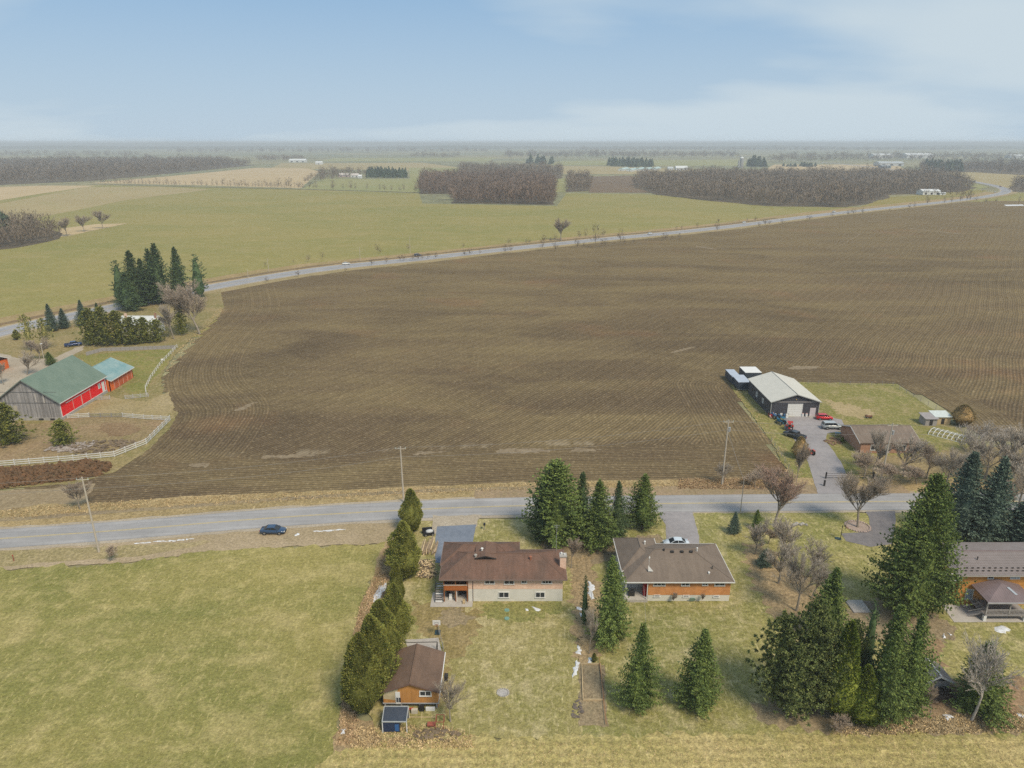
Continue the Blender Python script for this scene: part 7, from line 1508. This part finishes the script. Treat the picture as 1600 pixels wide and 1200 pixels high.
# ------------------------------------------------------------------ leftover snow
def snow(label, px, step=.45):
    pts = ragged(WW(px), step*.6, .4 if step < .8 else .22, 1.6); a = np.array(pts); c = a.mean(0)
    mb = MB(); n = len(pts); mb.v = [(x, y, .05) for x, y in pts]+[(c[0]+(x-c[0])*.8, c[1]+(y-c[1])*.8, .13) for x, y in pts]+[(c[0], c[1], .17)]
    for k in range(n): mb.f += [(k, (k+1) % n, n+(k+1) % n, n+k), (n+k, n+(k+1) % n, 2*n)]
    tag(mb.build('snow_patch', SNOW, smooth=True), label, 'snow')
def scraps(label, line_px, n, s):
    ln = WW(line_px); rr = random.Random(len(label)); mb = MB()
    for k in range(n):
        t = (k+rr.random())/n*(len(ln)-1); i = min(int(t), len(ln)-2); f = t-i; x = ln[i][0]+(ln[i+1][0]-ln[i][0])*f; y = ln[i][1]+(ln[i+1][1]-ln[i][1])*f
        mb.blob((x, y+rr.uniform(-.15, .15), .07), (s*rr.uniform(.6, 2.0), s*rr.uniform(.25, .6), .06), 8, 4, .35, k)
    o = mb.build('snow_scraps', SNOW); tag(o, label, 'snow', None, 'stuff')
snow('long curved snow patch left of the cedar hedge', [(604, 910), (609, 918), (598, 926), (594, 938), (589, 952), (583, 948), (582, 935), (590, 920)])
snow('snow streak beside the left side of the yard spruce, upper end', [(919, 907), (930, 917), (925, 926), (928, 936), (924, 939), (919, 928), (920, 917)])
snow('small snow patch left of the snow streak, on the strip between yards', [(901, 948), (911, 951), (909, 955), (903, 953)]); snow('second small snow patch just below, on the strip between yards', [(904, 958), (911, 960), (909, 964), (904, 962)])
snow('upper snow patch left of the garden bed', [(903, 1008), (909, 1016), (908, 1025), (901, 1022)]); snow('longer snow patch left of the garden bed', [(900, 1032), (906, 1035), (903, 1048), (895, 1060), (893, 1056), (897, 1044)]); snow('snow patch beside the tiny dark evergreen', [(921, 1027), (925, 1030), (922, 1039), (917, 1036)])
snow('white scrap of snow on the lawn under the right lower window', [(830, 947), (842, 951), (845, 955), (838, 955)]); snow('tiny snow scrap left of it on the lawn', [(820, 951), (827, 952), (826, 955), (821, 955)])
scraps('broken line of thin snow scraps in the ditch by the road, left of the car', [(212, 849.6), (245, 847), (275, 845), (300, 842.5)], 16, .4); scraps('broken line of thin snow scraps in the ditch by the road, right of the car', [(488, 831), (515, 829.8), (536, 827.5)], 12, .35); snow('short snow scrap in the ditch beside the rusty weeds', [(460, 836), (466, 833), (468, 835), (462, 838)])
snow('speckled snow patch on the lawn under the gazebo', [(1553, 980), (1568, 978), (1578, 984), (1572, 991), (1560, 988)]); snow('snow scrap under the largest spruce trunk, lower', [(1471, 994), (1476, 990), (1476, 997), (1472, 999)]); snow('snow streak under the largest spruce trunk, right', [(1479, 988), (1488, 993), (1485, 995)])
snow('snow patch at the foot of the brush pile', [(1472, 1118), (1484, 1116), (1492, 1122), (1482, 1127)]); snow('small snow patch left of the brush pile', [(1420, 1097), (1430, 1096), (1432, 1101), (1424, 1101)]); snow('snow patch at the far lower left of the workshop', [(532, 1141), (542, 1139), (540, 1146), (534, 1147)])
snow('sliver of snow at the right edge of the lower yard', [(1588, 1116), (1600, 1119), (1598, 1122)])

# ------------------------------------------------------------------ haze
hm = bpy.data.materials.new('haze_volume'); hm.use_nodes = True; ht = hm.node_tree; ht.nodes.clear(); out = ht.nodes.new('ShaderNodeOutputMaterial'); pv = ht.nodes.new('ShaderNodeVolumePrincipled')
pv.inputs['Color'].default_value = (.86, .93, .98, 1); pv.inputs['Density'].default_value = 0.00018; pv.inputs['Anisotropy'].default_value = 0.0; ht.links.new(pv.outputs[0], out.inputs['Volume'])
hb = MB().box(-9500, 9500, -900, 14800, -2.2, 76.5).build('haze', hm); hb['kind'] = 'stuff'
